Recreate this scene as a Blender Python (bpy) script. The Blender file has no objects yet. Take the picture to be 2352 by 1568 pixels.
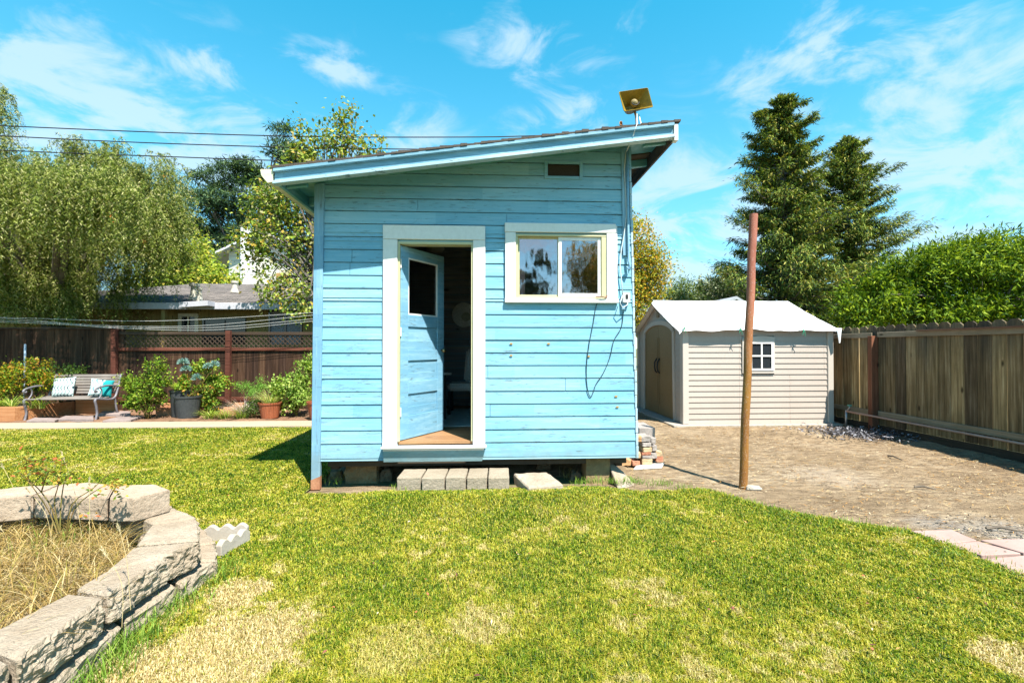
import bpy, bmesh, math, random
import numpy as np
from mathutils import Vector, Matrix, noise as mnoise
R = math.radians
rnd = random.Random(7)
rng = np.random.default_rng(11)
scene = bpy.context.scene
C = scene.collection

# ---------------------------------------------------------------- camera, sky, sun, exposure
CAMZ = 1.41
YAW = R(2.9)            # the camera is turned a little to the right of the shack's depth axis (+Y)
F = 1100.0              # focal length in units of a 2352 wide picture
PITCH = math.atan(13 / F)
cam_d = bpy.data.cameras.new('camera')
cam = bpy.data.objects.new('camera', cam_d)
C.objects.link(cam)
cam_d.sensor_width = 36
cam_d.lens = 36 * F / 2352
cam_d.clip_start = 0.05
cam_d.clip_end = 2000
cam.location = (0, 0, CAMZ)
cam.rotation_euler = (R(90) + PITCH, 0, -YAW)
scene.camera = cam
CM = cam.rotation_euler.to_matrix()


def ray(px, py):
    return (CM @ Vector(((px - 1176) / F, -(py - 784) / F, -1))).normalized()


def PY(px, py, Y):
    d = ray(px, py)
    return Vector((0, 0, CAMZ)) + d * (Y / d.y)


def G(px, py, z=0.0):
    d = ray(px, py)
    return Vector((0, 0, CAMZ)) + d * ((z - CAMZ) / d.z)


SUNV = Vector((0.90, -1.63, 2.98)).normalized()
sun_d = bpy.data.lights.new('sun', 'SUN')
sun_d.energy = 5.0
sun_d.angle = R(0.53)
sun_d.color = (1.0, 0.95, 0.86)
sun = bpy.data.objects.new('sun', sun_d)
C.objects.link(sun)
sun.rotation_euler = (-SUNV).to_track_quat('-Z', 'Y').to_euler()
sun.location = (5, -8, 15)

world = bpy.data.worlds.new('World')
scene.world = world
world.use_nodes = True
wn, wl = world.node_tree.nodes, world.node_tree.links
wn.clear()
sky = wn.new('ShaderNodeTexSky')
sky.sky_type = 'NISHITA'
sky.sun_disc = False
sky.sun_elevation = math.asin(SUNV.z)
sky.sun_rotation = math.atan2(SUNV.x, SUNV.y)
sky.air_density = 1.0
sky.dust_density = 0.0
sky.ozone_density = 1.0
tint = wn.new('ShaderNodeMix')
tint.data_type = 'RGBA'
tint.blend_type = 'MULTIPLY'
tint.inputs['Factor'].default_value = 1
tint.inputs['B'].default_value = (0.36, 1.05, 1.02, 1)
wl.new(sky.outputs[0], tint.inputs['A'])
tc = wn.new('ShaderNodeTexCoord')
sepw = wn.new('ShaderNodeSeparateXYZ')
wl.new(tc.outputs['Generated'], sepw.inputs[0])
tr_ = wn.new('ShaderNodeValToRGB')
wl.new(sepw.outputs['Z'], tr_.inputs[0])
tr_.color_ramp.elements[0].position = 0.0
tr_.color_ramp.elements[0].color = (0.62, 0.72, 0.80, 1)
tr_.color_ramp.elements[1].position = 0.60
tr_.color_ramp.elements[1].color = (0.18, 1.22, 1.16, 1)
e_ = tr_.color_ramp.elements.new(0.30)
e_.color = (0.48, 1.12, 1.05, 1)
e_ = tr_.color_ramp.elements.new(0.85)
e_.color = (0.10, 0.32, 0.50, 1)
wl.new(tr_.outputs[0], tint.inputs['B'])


def wmath(op, a, b=None, c=None):
    n = wn.new('ShaderNodeMath')
    n.operation = op
    for i, v in enumerate((a, b, c)):
        if v is None:
            continue
        if hasattr(v, 'is_output'):
            wl.new(v, n.inputs[i])
        else:
            n.inputs[i].default_value = v
    return n.outputs[0]


mp = wn.new('ShaderNodeMapping')
mp.inputs['Scale'].default_value = (1, 1, 2.2)
wl.new(tc.outputs['Generated'], mp.inputs[0])
nz = wn.new('ShaderNodeTexNoise')
nz.inputs['Scale'].default_value = 6.5
nz.inputs['Detail'].default_value = 8
nz.inputs['Roughness'].default_value = 0.6
nz.inputs['Distortion'].default_value = 0.6
wl.new(mp.outputs[0], nz.inputs['Vector'])
acc = None
for (px, py, rr, k) in [(60, 110, .22, .95), (490, 155, .085, 1.0), (750, 160, .10, .75), (1250, 75, .19, .75), (1560, 560, .30, 1.1),
                        (1960, 110, .22, .8), (2060, 190, .13, .5), (1300, 275, .14, .6), (400, 300, .24, .95), (2250, 400, .34, .6),
                        (2080, 500, .2, .6), (850, 300, .2, .4), (1700, 420, .2, .5), (-500, 300, .5, .8), (2900, 200, .5, .8), (1560, 720, .35, 1.0)]:
    d = ray(px, py)
    dn = wn.new('ShaderNodeVectorMath')
    dn.operation = 'DISTANCE'
    wl.new(mp.outputs[0], dn.inputs[0])
    dn.inputs[1].default_value = (d.x, d.y, d.z * 2.2)
    m = wmath('MULTIPLY', wmath('MAXIMUM', wmath('SUBTRACT', 1.0, wmath('DIVIDE', dn.outputs['Value'], rr)), 0.0), k)
    acc = m if acc is None else wmath('MAXIMUM', acc, m)
cl = wmath('ADD', wmath('MULTIPLY', wmath('POWER', acc, 0.7), wmath('ADD', 0.55, wmath('MULTIPLY', wmath('SUBTRACT', nz.outputs['Fac'], 0.5), 3.4))), wmath('MULTIPLY', wmath('SUBTRACT', nz.outputs['Fac'], 0.56), 0.9))
low_ = wmath('MULTIPLY', wmath('MAXIMUM', wmath('SUBTRACT', 1.0, wmath('MULTIPLY', sepw.outputs['Z'], 1.7)), 0.0), wmath('ADD', 0.14, wmath('MULTIPLY', wmath('MAXIMUM', wmath('SUBTRACT', nz.outputs['Fac'], 0.38), 0.0), 2.6)))
cl = wmath('ADD', cl, low_)
mr = wn.new('ShaderNodeMapRange')
mr.interpolation_type = 'SMOOTHSTEP'
mr.inputs['From Min'].default_value = 0.06
mr.inputs['From Max'].default_value = 0.85
mr.inputs['To Max'].default_value = 0.72
wl.new(cl, mr.inputs['Value'])
cm = wn.new('ShaderNodeMix')
cm.data_type = 'RGBA'
wl.new(mr.outputs[0], cm.inputs['Factor'])
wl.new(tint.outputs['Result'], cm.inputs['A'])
cm.inputs['B'].default_value = (2.9, 3.7, 4.3, 1)
bg = wn.new('ShaderNodeBackground')
bg.inputs['Strength'].default_value = 0.10
wl.new(cm.outputs['Result'], bg.inputs['Color'])
wo = wn.new('ShaderNodeOutputWorld')
wl.new(bg.outputs[0], wo.inputs[0])

scene.view_settings.view_transform = 'Standard'
scene.view_settings.look = 'None'
scene.view_settings.exposure = 1.4
scene.view_settings.gamma = 1
scene.render.engine = 'CYCLES'
scene.cycles.max_bounces = 7
scene.cycles.diffuse_bounces = 3
scene.cycles.transparent_max_bounces = 8
scene.cycles.use_denoising = True


# ---------------------------------------------------------------- helpers
def tag(o, label=None, cat=None, group=None, kind=None):
    if label: o['label'] = label
    if cat: o['category'] = cat
    if group: o['group'] = group
    if kind: o['kind'] = kind
    return o


def empty(name, loc, label=None, cat=None, group=None, rz=0.0):
    o = bpy.data.objects.new(name, None)
    C.objects.link(o)
    o.location = loc
    o.rotation_euler = (0, 0, rz)
    o.empty_display_size = 0.1
    return tag(o, label, cat, group)


def wmat(o):
    m = Matrix.Identity(4)
    while o is not None:
        m = (Matrix.Translation(o.location) @ o.rotation_euler.to_matrix().to_4x4()) @ m
        o = o.parent
    return m


def link_mesh(name, me, mat, parent=None, smooth=False, local=False, origin=None):
    """me holds world coordinates unless local; the object is placed so that its vertices end up there."""
    o = bpy.data.objects.new(name, me)
    C.objects.link(o)
    if mat:
        me.materials.append(mat)
    if parent is not None:
        o.parent = parent
        if not local:
            me.transform(wmat(parent).inverted())
    elif not local:
        n = len(me.vertices)
        co = np.empty(n * 3)
        me.vertices.foreach_get('co', co)
        co = co.reshape(-1, 3)
        c = origin if origin is not None else ((co[:, 0].min() + co[:, 0].max()) / 2, (co[:, 1].min() + co[:, 1].max()) / 2, co[:, 2].min())
        c = Vector((float(c[0]), float(c[1]), float(c[2])))
        me.transform(Matrix.Translation(-c))
        o.location = c
    if smooth:
        me.polygons.foreach_set('use_smooth', [True] * len(me.polygons))
    me.update()
    return o


class MB:
    def __init__(s):
        s.v, s.f = [], []

    def add(s, vs, fs, M=None):
        n = len(s.v)
        for p in vs:
            p = Vector(p)
            s.v.append(M @ p if M is not None else p)
        s.f += [tuple(i + n for i in f) for f in fs]
        return s

    def box(s, x0, x1, y0, y1, z0, z1, M=None):
        vs = [(x, y, z) for z in (z0, z1) for (x, y) in ((x0, y0), (x1, y0), (x1, y1), (x0, y1))]
        return s.add(vs, [(3, 2, 1, 0), (4, 5, 6, 7), (0, 1, 5, 4), (1, 2, 6, 5), (2, 3, 7, 6), (3, 0, 4, 7)], M)

    def hexa(s, lo, hi):
        """lo, hi: four corners each, in the same turning order"""
        return s.add(list(lo) + list(hi), [(3, 2, 1, 0), (4, 5, 6, 7), (0, 1, 5, 4), (1, 2, 6, 5), (2, 3, 7, 6), (3, 0, 4, 7)])

    def prism(s, poly, z0, z1):
        n = len(poly)
        vs = [(p[0], p[1], z0) for p in poly] + [(p[0], p[1], z1) for p in poly]
        fs = [tuple(range(n - 1, -1, -1)), tuple(range(n, 2 * n))] + [(i, (i + 1) % n, n + (i + 1) % n, n + i) for i in range(n)]
        return s.add(vs, fs)

    def extr(s, poly, vec, M=None):
        n = len(poly)
        vec = Vector(vec)
        vs = [Vector(p) for p in poly] + [Vector(p) + vec for p in poly]
        fs = [tuple(range(n - 1, -1, -1)), tuple(range(n, 2 * n))] + [(i, (i + 1) % n, n + (i + 1) % n, n + i) for i in range(n)]
        return s.add(vs, fs, M)

    def tube(s, pts, r, n=8, cap=True, flat=1.0):
        pts = [Vector(p) for p in pts]
        rs = r if isinstance(r, (list, tuple)) else [r] * len(pts)
        base = len(s.v)
        up = None
        for i, p in enumerate(pts):
            t = (pts[min(i + 1, len(pts) - 1)] - pts[max(i - 1, 0)])
            t = t.normalized() if t.length > 1e-9 else Vector((0, 0, 1))
            if up is None:
                up = Vector((0, 0, 1)) if abs(t.z) < .9 else Vector((1, 0, 0))
            a = t.cross(up)
            if a.length < 1e-6:
                a = t.cross(Vector((0, 1, 0)))
            a.normalize()
            b = a.cross(t).normalized()
            up = b
            for k in range(n):
                th = 2 * math.pi * k / n
                s.v.append(p + a * math.cos(th) * rs[i] + b * math.sin(th) * rs[i] * flat)
        for i in range(len(pts) - 1):
            for k in range(n):
                q = base + i * n
                s.f.append((q + k, q + (k + 1) % n, q + n + (k + 1) % n, q + n + k))
        if cap:
            s.f.append(tuple(base + k for k in range(n - 1, -1, -1)))
            s.f.append(tuple(base + (len(pts) - 1) * n + k for k in range(n)))
        return s

    def lathe(s, prof, c=(0, 0, 0), n=20, M=None):
        base = len(s.v)
        c = Vector(c)
        for (r, z) in prof:
            for k in range(n):
                th = 2 * math.pi * k / n
                p = Vector((r * math.cos(th), r * math.sin(th), z))
                s.v.append((M @ p if M is not None else p) + c)
        for i in range(len(prof) - 1):
            for k in range(n):
                q = base + i * n
                s.f.append((q + k, q + (k + 1) % n, q + n + (k + 1) % n, q + n + k))
        return s

    def build(s, name, mat, parent=None, smooth=False, bevel=0, local=False, origin=None, seg=1):
        me = bpy.data.meshes.new(name)
        me.from_pydata([tuple(v) for v in s.v], [], s.f)
        bm = bmesh.new()
        bm.from_mesh(me)
        bmesh.ops.recalc_face_normals(bm, faces=bm.faces)
        if bevel:
            es = [e for e in bm.edges if len(e.link_faces) == 2 and e.calc_face_angle(0) > R(35)]
            bmesh.ops.bevel(bm, geom=es, offset=bevel, segments=seg, affect='EDGES', clamp_overlap=True)
        bm.to_mesh(me)
        bm.free()
        return link_mesh(name, me, mat, parent, smooth, local, origin)


def np_mesh(name, V, Fc, mat, parent=None, smooth=False, local=False, origin=None):
    """V (n,3) array, Fc (m,k) array of equal sized faces"""
    me = bpy.data.meshes.new(name)
    V = np.ascontiguousarray(V, dtype=np.float32)
    Fc = np.ascontiguousarray(Fc, dtype=np.int32)
    m, k = Fc.shape
    me.vertices.add(len(V))
    me.vertices.foreach_set('co', V.ravel())
    me.loops.add(m * k)
    me.loops.foreach_set('vertex_index', Fc.ravel())
    me.polygons.add(m)
    me.polygons.foreach_set('loop_start', np.arange(0, m * k, k, dtype=np.int32))
    me.polygons.foreach_set('loop_total', np.full(m, k, dtype=np.int32))
    me.update(calc_edges=True)
    return link_mesh(name, me, mat, parent, smooth, local, origin)


def unit(n):
    v = rng.normal(size=(n, 3))
    return v / np.linalg.norm(v, axis=1, keepdims=True)


def nrm(v):
    return v / np.maximum(np.linalg.norm(v, axis=1, keepdims=True), 1e-9)


def leaves(name, P, D, N, L, W, mat, parent=None, origin=None, wide=0.45):
    """rhombic leaves: P base, D direction, N rough normal, L length, W width (arrays)"""
    n = len(P)
    D = nrm(D)
    S = nrm(np.cross(D, N))
    U = np.cross(S, D)
    L = np.broadcast_to(np.asarray(L, float).reshape(-1, 1), (n, 1))
    W = np.broadcast_to(np.asarray(W, float).reshape(-1, 1), (n, 1))
    V = np.empty((n, 4, 3))
    V[:, 0] = P
    V[:, 1] = P + D * L * wide + S * W * .5 + U * W * .12
    V[:, 2] = P + D * L - U * L * .08
    V[:, 3] = P + D * L * wide - S * W * .5 + U * W * .12
    return np_mesh(name, V.reshape(-1, 3), np.arange(n * 4).reshape(n, 4), mat, parent, origin=origin)


# ---------------------------------------------------------------- materials
def lin(r, g, b):
    f = lambda c: (c / 255) / 12.92 if c <= 10 else (((c / 255) + .055) / 1.055) ** 2.4
    return (f(r), f(g), f(b), 1)


class NT:
    def __init__(s, name):
        s.m = bpy.data.materials.new(name)
        s.m.use_nodes = True
        s.n, s.l = s.m.node_tree.nodes, s.m.node_tree.links
        s.b = s.n['Principled BSDF']
        s.out = s.n['Material Output']
        s.tc = s.n.new('ShaderNodeTexCoord')
        s.geo = s.n.new('ShaderNodeNewGeometry')

    def put(s, sock, v):
        if hasattr(v, 'is_output'):
            s.l.new(v, sock)
        elif v is not None:
            sock.default_value = v

    def vec(s, scale, src='Object', loc=(0, 0, 0), rot=(0, 0, 0)):
        m = s.n.new('ShaderNodeMapping')
        m.inputs['Scale'].default_value = scale if isinstance(scale, (tuple, list)) else (scale,) * 3
        m.inputs['Location'].default_value = loc
        m.inputs['Rotation'].default_value = rot
        s.l.new(s.geo.outputs['Position'] if src == 'World' else s.tc.outputs[src], m.inputs[0])
        return m.outputs[0]

    def noise(s, vec, scale=1.0, detail=4, rough=.55, dist=0.0):
        n = s.n.new('ShaderNodeTexNoise')
        n.inputs['Scale'].default_value = scale
        n.inputs['Detail'].default_value = detail
        n.inputs['Roughness'].default_value = rough
        n.inputs['Distortion'].default_value = dist
        s.l.new(vec, n.inputs['Vector'])
        return n.outputs['Fac']

    def ramp(s, fac, stops, interp='LINEAR'):
        r = s.n.new('ShaderNodeValToRGB')
        r.color_ramp.interpolation = interp
        e = r.color_ramp.elements
        while len(e) < len(stops):
            e.new(.5)
        for i, (p, c) in enumerate(stops):
            e[i].position = p
            e[i].color = c if isinstance(c, (tuple, list)) else (c, c, c, 1)
        s.put(r.inputs[0], fac)
        return r.outputs[0]

    def mix(s, f, a, b, mode='MIX'):
        m = s.n.new('ShaderNodeMix')
        m.data_type = 'RGBA'
        m.blend_type = mode
        s.put(m.inputs['Factor'], f)
        s.put(m.inputs['A'], a)
        s.put(m.inputs['B'], b)
        return m.outputs['Result']

    def math(s, op, a, b=None, clamp=False):
        m = s.n.new('ShaderNodeMath')
        m.operation = op
        m.use_clamp = clamp
        s.put(m.inputs[0], a)
        s.put(m.inputs[1], b)
        return m.outputs[0]

    def bump(s, h, strength=.3, dist=.01):
        b = s.n.new('ShaderNodeBump')
        b.inputs['Strength'].default_value = strength
        b.inputs['Distance'].default_value = dist
        s.l.new(h, b.inputs['Height'])
        s.l.new(b.outputs[0], s.b.inputs['Normal'])
        return s

    def fin(s, col, rough=.7, metal=0.0, spec=.3):
        s.put(s.b.inputs['Base Color'], col)
        s.put(s.b.inputs['Roughness'], rough)
        s.b.inputs['Metallic'].default_value = metal
        s.b.inputs['Specular IOR Level'].default_value = spec
        return s.m


def mottled(name, c1, c2, scale=3.0, fine=40.0, rough=.8, bump=.25, bd=.004, metal=0, spec=.25, stretch=(1, 1, 1), objrand=0.0, c3=None, src='Object'):
    t = NT(name)
    v = t.vec(tuple(scale * q for q in stretch), src)
    v2 = t.vec(tuple(fine * q for q in stretch), src)
    a = t.noise(v, 1, 6, .6)
    f = t.noise(v2, 1, 5, .65)
    col = t.ramp(a, [(.3, c1), (.5, tuple((c1[i] + c2[i]) / 2 for i in range(3)) + (1,)), (.7, c2)])
    col = t.mix(t.ramp(f, [(.35, 0), (.75, .55)]), col, c3 or tuple(.55 * q for q in c1[:3]) + (1,))
    if objrand:
        oi = t.n.new('ShaderNodeObjectInfo')
        k = t.ramp(oi.outputs['Random'], [(0, 1 - objrand), (1, 1 + objrand)])
        col = t.mix(1.0, col, k, 'MULTIPLY')
    t.bump(t.math('ADD', f, t.math('MULTIPLY', a, .6)), bump, bd)
    return t.fin(col, rough, metal, spec)


def leafmat(name, cols, rough=.5, trans=.35, noise_col=None, nscale=.8, spec=.1):
    """cols: colours spread over the leaves at random, one per leaf"""
    t = NT(name)
    r = t.geo.outputs['Random Per Island']
    n = len(cols)
    col = t.ramp(r, [(i / max(n, 1), c) for i, c in enumerate(cols)], 'CONSTANT')
    big = t.noise(t.vec(nscale, 'World'), 1, 3, .5)
    if noise_col:
        col = t.mix(t.ramp(big, [(.42, 0), (.62, .8)]), col, noise_col)
    t.fin(col, rough, 0, spec)
    tr = t.n.new('ShaderNodeBsdfTranslucent')
    t.put(tr.inputs['Color'], t.mix(1.0, col, (1.25, 1.3, .5, 1), 'MULTIPLY'))
    mx = t.n.new('ShaderNodeMixShader')
    mx.inputs[0].default_value = trans
    t.l.new(t.b.outputs[0], mx.inputs[1])
    t.l.new(tr.outputs[0], mx.inputs[2])
    t.l.new(mx.outputs[0], t.out.inputs['Surface'])
    return t.m


BLUE = (.14, .35, .47, 1)
BLUE2 = (.21, .425, .54, 1)


def paint_blue(name, base=BLUE, base2=BLUE2, peel=.5, stretch=(2.2, 2.2, 34)):
    t = NT(name)
    big = t.noise(t.vec((.6, .6, 1.3), 'World'), 1, 3)
    col = t.mix(t.ramp(big, [(.3, 0), (.7, 1)]), base, base2)
    st = t.noise(t.vec(stretch, 'World'), 1, 6, .7)
    col = t.mix(t.ramp(st, [(.48, 0), (.68, .55)]), col, (.31, .50, .59, 1))
    # hairline cracks and chips through to bare grey wood, gathered in patches
    ch = t.noise(t.vec((stretch[0] * 3.2, stretch[1] * 3.2, stretch[2] * 2.6), 'World'), 1, 5, .75, .3)
    patch = t.noise(t.vec((2.1, 2.1, 4.5), 'World', (3.3, 0, 1.7)), 1, 3, .6)
    fac = t.math('MULTIPLY', t.ramp(ch, [(.56, 0), (.62, 1)]), t.ramp(patch, [(.46, 0), (.60, 1)]))
    col = t.mix(t.math('MULTIPLY', fac, peel), col, (.10, .15, .17, 1))
    ch2 = t.noise(t.vec((7, 7, 50), 'World', (7, 1, 2)), 1, 4, .6)
    col = t.mix(t.math('MULTIPLY', t.ramp(ch2, [(.64, 0), (.68, 1)]), .8 * peel), col, (.07, .14, .17, 1))
    spz_ = t.n.new('ShaderNodeSeparateXYZ')
    t.l.new(t.geo.outputs['Position'], spz_.inputs[0])
    row = t.math('FLOOR', t.math('DIVIDE', t.math('SUBTRACT', spz_.outputs['Z'], .444), .1295))
    wn_ = t.n.new('ShaderNodeTexWhiteNoise')
    wn_.noise_dimensions = '2D'
    cb_ = t.n.new('ShaderNodeCombineXYZ')
    t.l.new(row, cb_.inputs[0])
    t.l.new(t.math('FLOOR', t.math('ADD', t.math('MULTIPLY', spz_.outputs['X'], .55), t.math('MULTIPLY', row, .37))), cb_.inputs[1])
    t.l.new(cb_.outputs[0], wn_.inputs['Vector'])
    col = t.mix(1.0, col, t.ramp(wn_.outputs['Value'], [(0, (.86, .90, .93, 1)), (1, (1.12, 1.06, 1.04, 1))]), 'MULTIPLY')
    # dirt splashed on the lowest boards
    dz_ = t.math('ADD', spz_.outputs['Z'], t.math('MULTIPLY', t.noise(t.vec((9, 9, 14), 'World', (1, 6, 3)), 1, 5, .7), .5))
    col = t.mix(t.ramp(dz_, [(.50, .45), (.72, 0)]), col, (.17, .20, .17, 1))
    h = t.math('SUBTRACT', t.math('MULTIPLY', st, .6), t.math('MULTIPLY', fac, .7))
    t.bump(h, .35, .004)
    return t.fin(col, .55, 0, .35)


def weathered(name, cols, axis='Z', rough=.85, objrand=.25, scale=1.0, top_dark=None, knots=True):
    """bare timber; the grain runs along axis"""
    t = NT(name)
    sc = {'Z': (26, 26, 1.1), 'X': (1.1, 26, 26), 'Y': (26, 1.1, 26)}[axis]
    v = t.vec(tuple(q * scale for q in sc), 'World')
    g = t.noise(v, 1, 7, .65, .35)
    n = len(cols)
    col = t.ramp(g, [(.28 + .46 * i / (n - 1), c) for i, c in enumerate(cols)])
    blot = t.noise(t.vec((2.2, 2.2, 1.2), 'World'), 1, 4, .6)
    col = t.mix(t.ramp(blot, [(.35, 0), (.75, .65)]), col, cols[0])
    if knots:
        vo = t.n.new('ShaderNodeTexVoronoi')
        vo.inputs['Scale'].default_value = 1
        t.l.new(t.vec({'Z': (5.5, 5.5, 2.2), 'X': (2.2, 5.5, 5.5), 'Y': (5.5, 2.2, 5.5)}[axis], 'World'), vo.inputs['Vector'])
        col = t.mix(t.ramp(vo.outputs['Distance'], [(.05, .85), (.13, 0)]), col, tuple(.2 * q for q in cols[0][:3]) + (1,))
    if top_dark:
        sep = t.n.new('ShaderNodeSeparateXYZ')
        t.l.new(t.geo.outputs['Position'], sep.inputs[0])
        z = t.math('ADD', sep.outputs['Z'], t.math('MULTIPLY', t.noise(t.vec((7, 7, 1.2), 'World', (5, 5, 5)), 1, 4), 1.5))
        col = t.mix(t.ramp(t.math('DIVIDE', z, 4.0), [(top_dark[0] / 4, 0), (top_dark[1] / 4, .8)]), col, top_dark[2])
    if objrand:
        oi = t.n.new('ShaderNodeObjectInfo')
        col = t.mix(1.0, col, t.ramp(oi.outputs['Random'], [(0, (1 - objrand, 1 - objrand, 1 - objrand * .9, 1)), (1, (1 + objrand, 1 + objrand, 1 + objrand * .7, 1))]), 'MULTIPLY')
    t.bump(g, .5, .004)
    return t.fin(col, rough, 0, .15)


m_blue = paint_blue('blue_siding_paint', peel=.9)
m_blue_v = paint_blue('blue_trim_paint', base=(.135, .29, .43, 1), base2=(.17, .34, .47, 1), peel=.8, stretch=(24, 24, 1.6))
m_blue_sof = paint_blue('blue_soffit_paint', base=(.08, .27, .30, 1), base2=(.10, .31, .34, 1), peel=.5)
m_blue_fas = paint_blue('blue_fascia_paint', base=(.12, .27, .36, 1), base2=(.16, .32, .40, 1), peel=.7)
m_blue_door = paint_blue('blue_door_paint', base=(.13, .31, .44, 1), base2=(.18, .37, .50, 1), peel=.8, stretch=(3, 3, 22))
m_white = mottled('white_trim_paint', (.68, .66, .64, 1), (.74, .72, .70, 1), 1.5, 25, .5, .15, .003, c3=(.58, .56, .53, 1))
m_cream = mottled('cream_sash_paint', (.42, .40, .24, 1), (.52, .49, .32, 1), 3, 40, .45, .1, .002, c3=(.5, .46, .25, 1))
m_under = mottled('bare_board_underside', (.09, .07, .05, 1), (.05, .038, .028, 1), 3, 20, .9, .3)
m_shingle_edge = mottled('asphalt_shingle', (.07, .06, .055, 1), (.11, .09, .075, 1), 9, 90, .95, .6, .01, c3=(.03, .025, .02, 1))
m_inside = weathered('inside_boards', [(.16, .18, .20, 1), (.28, .29, .30, 1), (.42, .38, .32, 1)], 'X', .8, 0, .6)
m_floor = weathered('floor_boards', [(.20, .10, .05, 1), (.30, .17, .08, 1), (.38, .23, .12, 1)], 'X', .6, 0, .8)
m_screen = mottled('vent_screen', (.03, .025, .02, 1), (.06, .05, .04, 1), 80, 300, .9, .5)
m_metal = mottled('galvanised_metal', (.35, .35, .36, 1), (.45, .45, .46, 1), 8, 80, .4, .1, .002, metal=.7)
m_black = mottled('black_plastic', (.02, .02, .022, 1), (.03, .03, .032, 1), 5, 60, .5, .1, .002)
m_cable = mottled('pale_cable', (.50, .55, .56, 1), (.62, .66, .66, 1), 6, 60, .5, .05)
m_cord_shadow = mottled('cord_shadow_green', (.02, .05, .06, 1), (.03, .07, .08, 1), 6, 60, .6, .05)  # shade colour for the looped shadow line on the siding


def glassmat(name, tintc=(.8, .85, .85, 1), refl=.45, wavy=.0):
    t = NT(name)
    t.n.remove(t.b)
    tr = t.n.new('ShaderNodeBsdfTransparent')
    tr.inputs[0].default_value = tintc
    gl = t.n.new('ShaderNodeBsdfGlossy')
    gl.inputs['Roughness'].default_value = .02
    gl.inputs['Color'].default_value = (.95, .78, .80, 1)
    if wavy:
        b = t.n.new('ShaderNodeBump')
        b.inputs['Strength'].default_value = wavy
        b.inputs['Distance'].default_value = .02
        t.l.new(t.noise(t.vec((6, 6, 3), 'World'), 1, 2), b.inputs['Height'])
        t.l.new(b.outputs[0], gl.inputs['Normal'])
    mx = t.n.new('ShaderNodeMixShader')
    mx.inputs[0].default_value = refl
    t.l.new(tr.outputs[0], mx.inputs[1])
    t.l.new(gl.outputs[0], mx.inputs[2])
    t.l.new(mx.outputs[0], t.out.inputs['Surface'])
    return t.m


m_glass = glassmat('window_glass', (.75, .75, .77, 1), .33, .12)
m_doorglass = glassmat('door_glass', (.65, .68, .66, 1), .10, 0)
m_darkglass = NT('dark_window_glass').fin((.02, .025, .03, 1), .08, 0, .8)

# ---------------------------------------------------------------- the ground
XL, XR = -1.727, 1.50
YF = 4.87
YB = 7.9


def fbm(x, y, s, o=0.0):
    return mnoise.fractal(Vector((x * s + o, y * s + 3.1 + o, 0.7)), .6, 2.1, 4)


def lawn_edge_right(y):
    """x of the lawn's edge on the bare earth side"""
    pts = LE
    if y <= pts[0][1]:
        return pts[0][0]
    for (a, b) in zip(pts, pts[1:]):
        if a[1] <= y <= b[1]:
            k = (y - a[1]) / (b[1] - a[1] + 1e-9)
            return a[0] + (b[0] - a[0]) * k
    return pts[-1][0]


LEp = [G(px, py) for (px, py) in [(2560, 1420), (2352, 1331), (2260, 1291), (2180, 1256), (2080, 1222), (1950, 1204), (1800, 1176), (1690, 1147), (1600, 1122), (1530, 1108), (1440, 1103)]]
LE = sorted([(p.x, p.y) for p in LEp], key=lambda q: q[1])


def lawn_h(x, y):
    h = .009 + .005 * math.sin(x * 3.1) * math.cos(y * 2.7)
    if -1.3 < x < 1.4 and y > 3.2:
        h += .085 * math.exp(-((y - 4.25) / .38) ** 2) * max(0, min(1, (x + 1.3) * 3)) * max(0, min(1, (1.45 - x) * 3))
    return h


def in_lawn(x, y):
    if y > 8.52 + .02 * math.sin(x * 3) or y < -1.5:
        return False
    if x > 1.0 and y > LE[-1][1]:
        return False
    if x > lawn_edge_right(y) + .025 * math.sin(y * 17 + x * 9):
        return False
    if x > XL - .03 and y > 4.62 - .02 * math.sin(x * 5):
        return False
    if (x + 3.1) ** 2 / 1.42 ** 2 + (y - 2.1) ** 2 / 1.42 ** 2 < 1:
        return False
    return True


def dryness_nodes(t):
    """0 lush .. 1 straw, by place: the worn patches of this lawn"""
    a = t.noise(t.vec(1.1, 'World', (2.2, 5.1, 0)), 1, 4, .6, .4)
    b = t.noise(t.vec(7.0, 'World', (1, 2, 0)), 1, 4, .65)
    d = t.ramp(t.math('ADD', t.math('MULTIPLY', a, .5), t.math('MULTIPLY', b, .5)), [(.45, .02), (.59, .80)])
    tot = d
    wob = t.math('MULTIPLY', t.math('SUBTRACT', t.noise(t.vec(5.5, 'World', (9, 2, 0)), 1, 6, .75, .5), .5), 1.9)
    for (px, py, r, k) in [(520, 1500, .62, 1.0), (540, 1370, .30, 1.0), (340, 1560, .45, 1.0), (1110, 1440, .32, .8), (900, 1510, .45, .75), (2352, 1530, .28, 1.0), (1480, 1440, .3, .3),
                           (620, 1240, .12, .8), (760, 1190, .35, .5), (1050, 1180, .45, .5), (1350, 1190, .5, .45), (1430, 1290, .35, .45), (1700, 1240, .45, .4), (700, 1440, .3, .55), (150, 1065, .9, .25)]:
        p = G(px, py)
        dn = t.n.new('ShaderNodeVectorMath')
        dn.operation = 'DISTANCE'
        flat = t.n.new('ShaderNodeVectorMath')
        flat.operation = 'MULTIPLY'
        flat.inputs[1].default_value = (1, 1, 0)
        t.l.new(t.geo.outputs['Position'], flat.inputs[0])
        t.l.new(flat.outputs[0], dn.inputs[0])
        dn.inputs[1].default_value = (p.x, p.y, 0)
        v = t.math('ADD', t.math('DIVIDE', dn.outputs['Value'], r), wob)
        tot = t.math('MAXIMUM', tot, t.math('MULTIPLY', t.ramp(v, [(.45, 1), (1.05, 0)]), k))
    return tot


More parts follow.
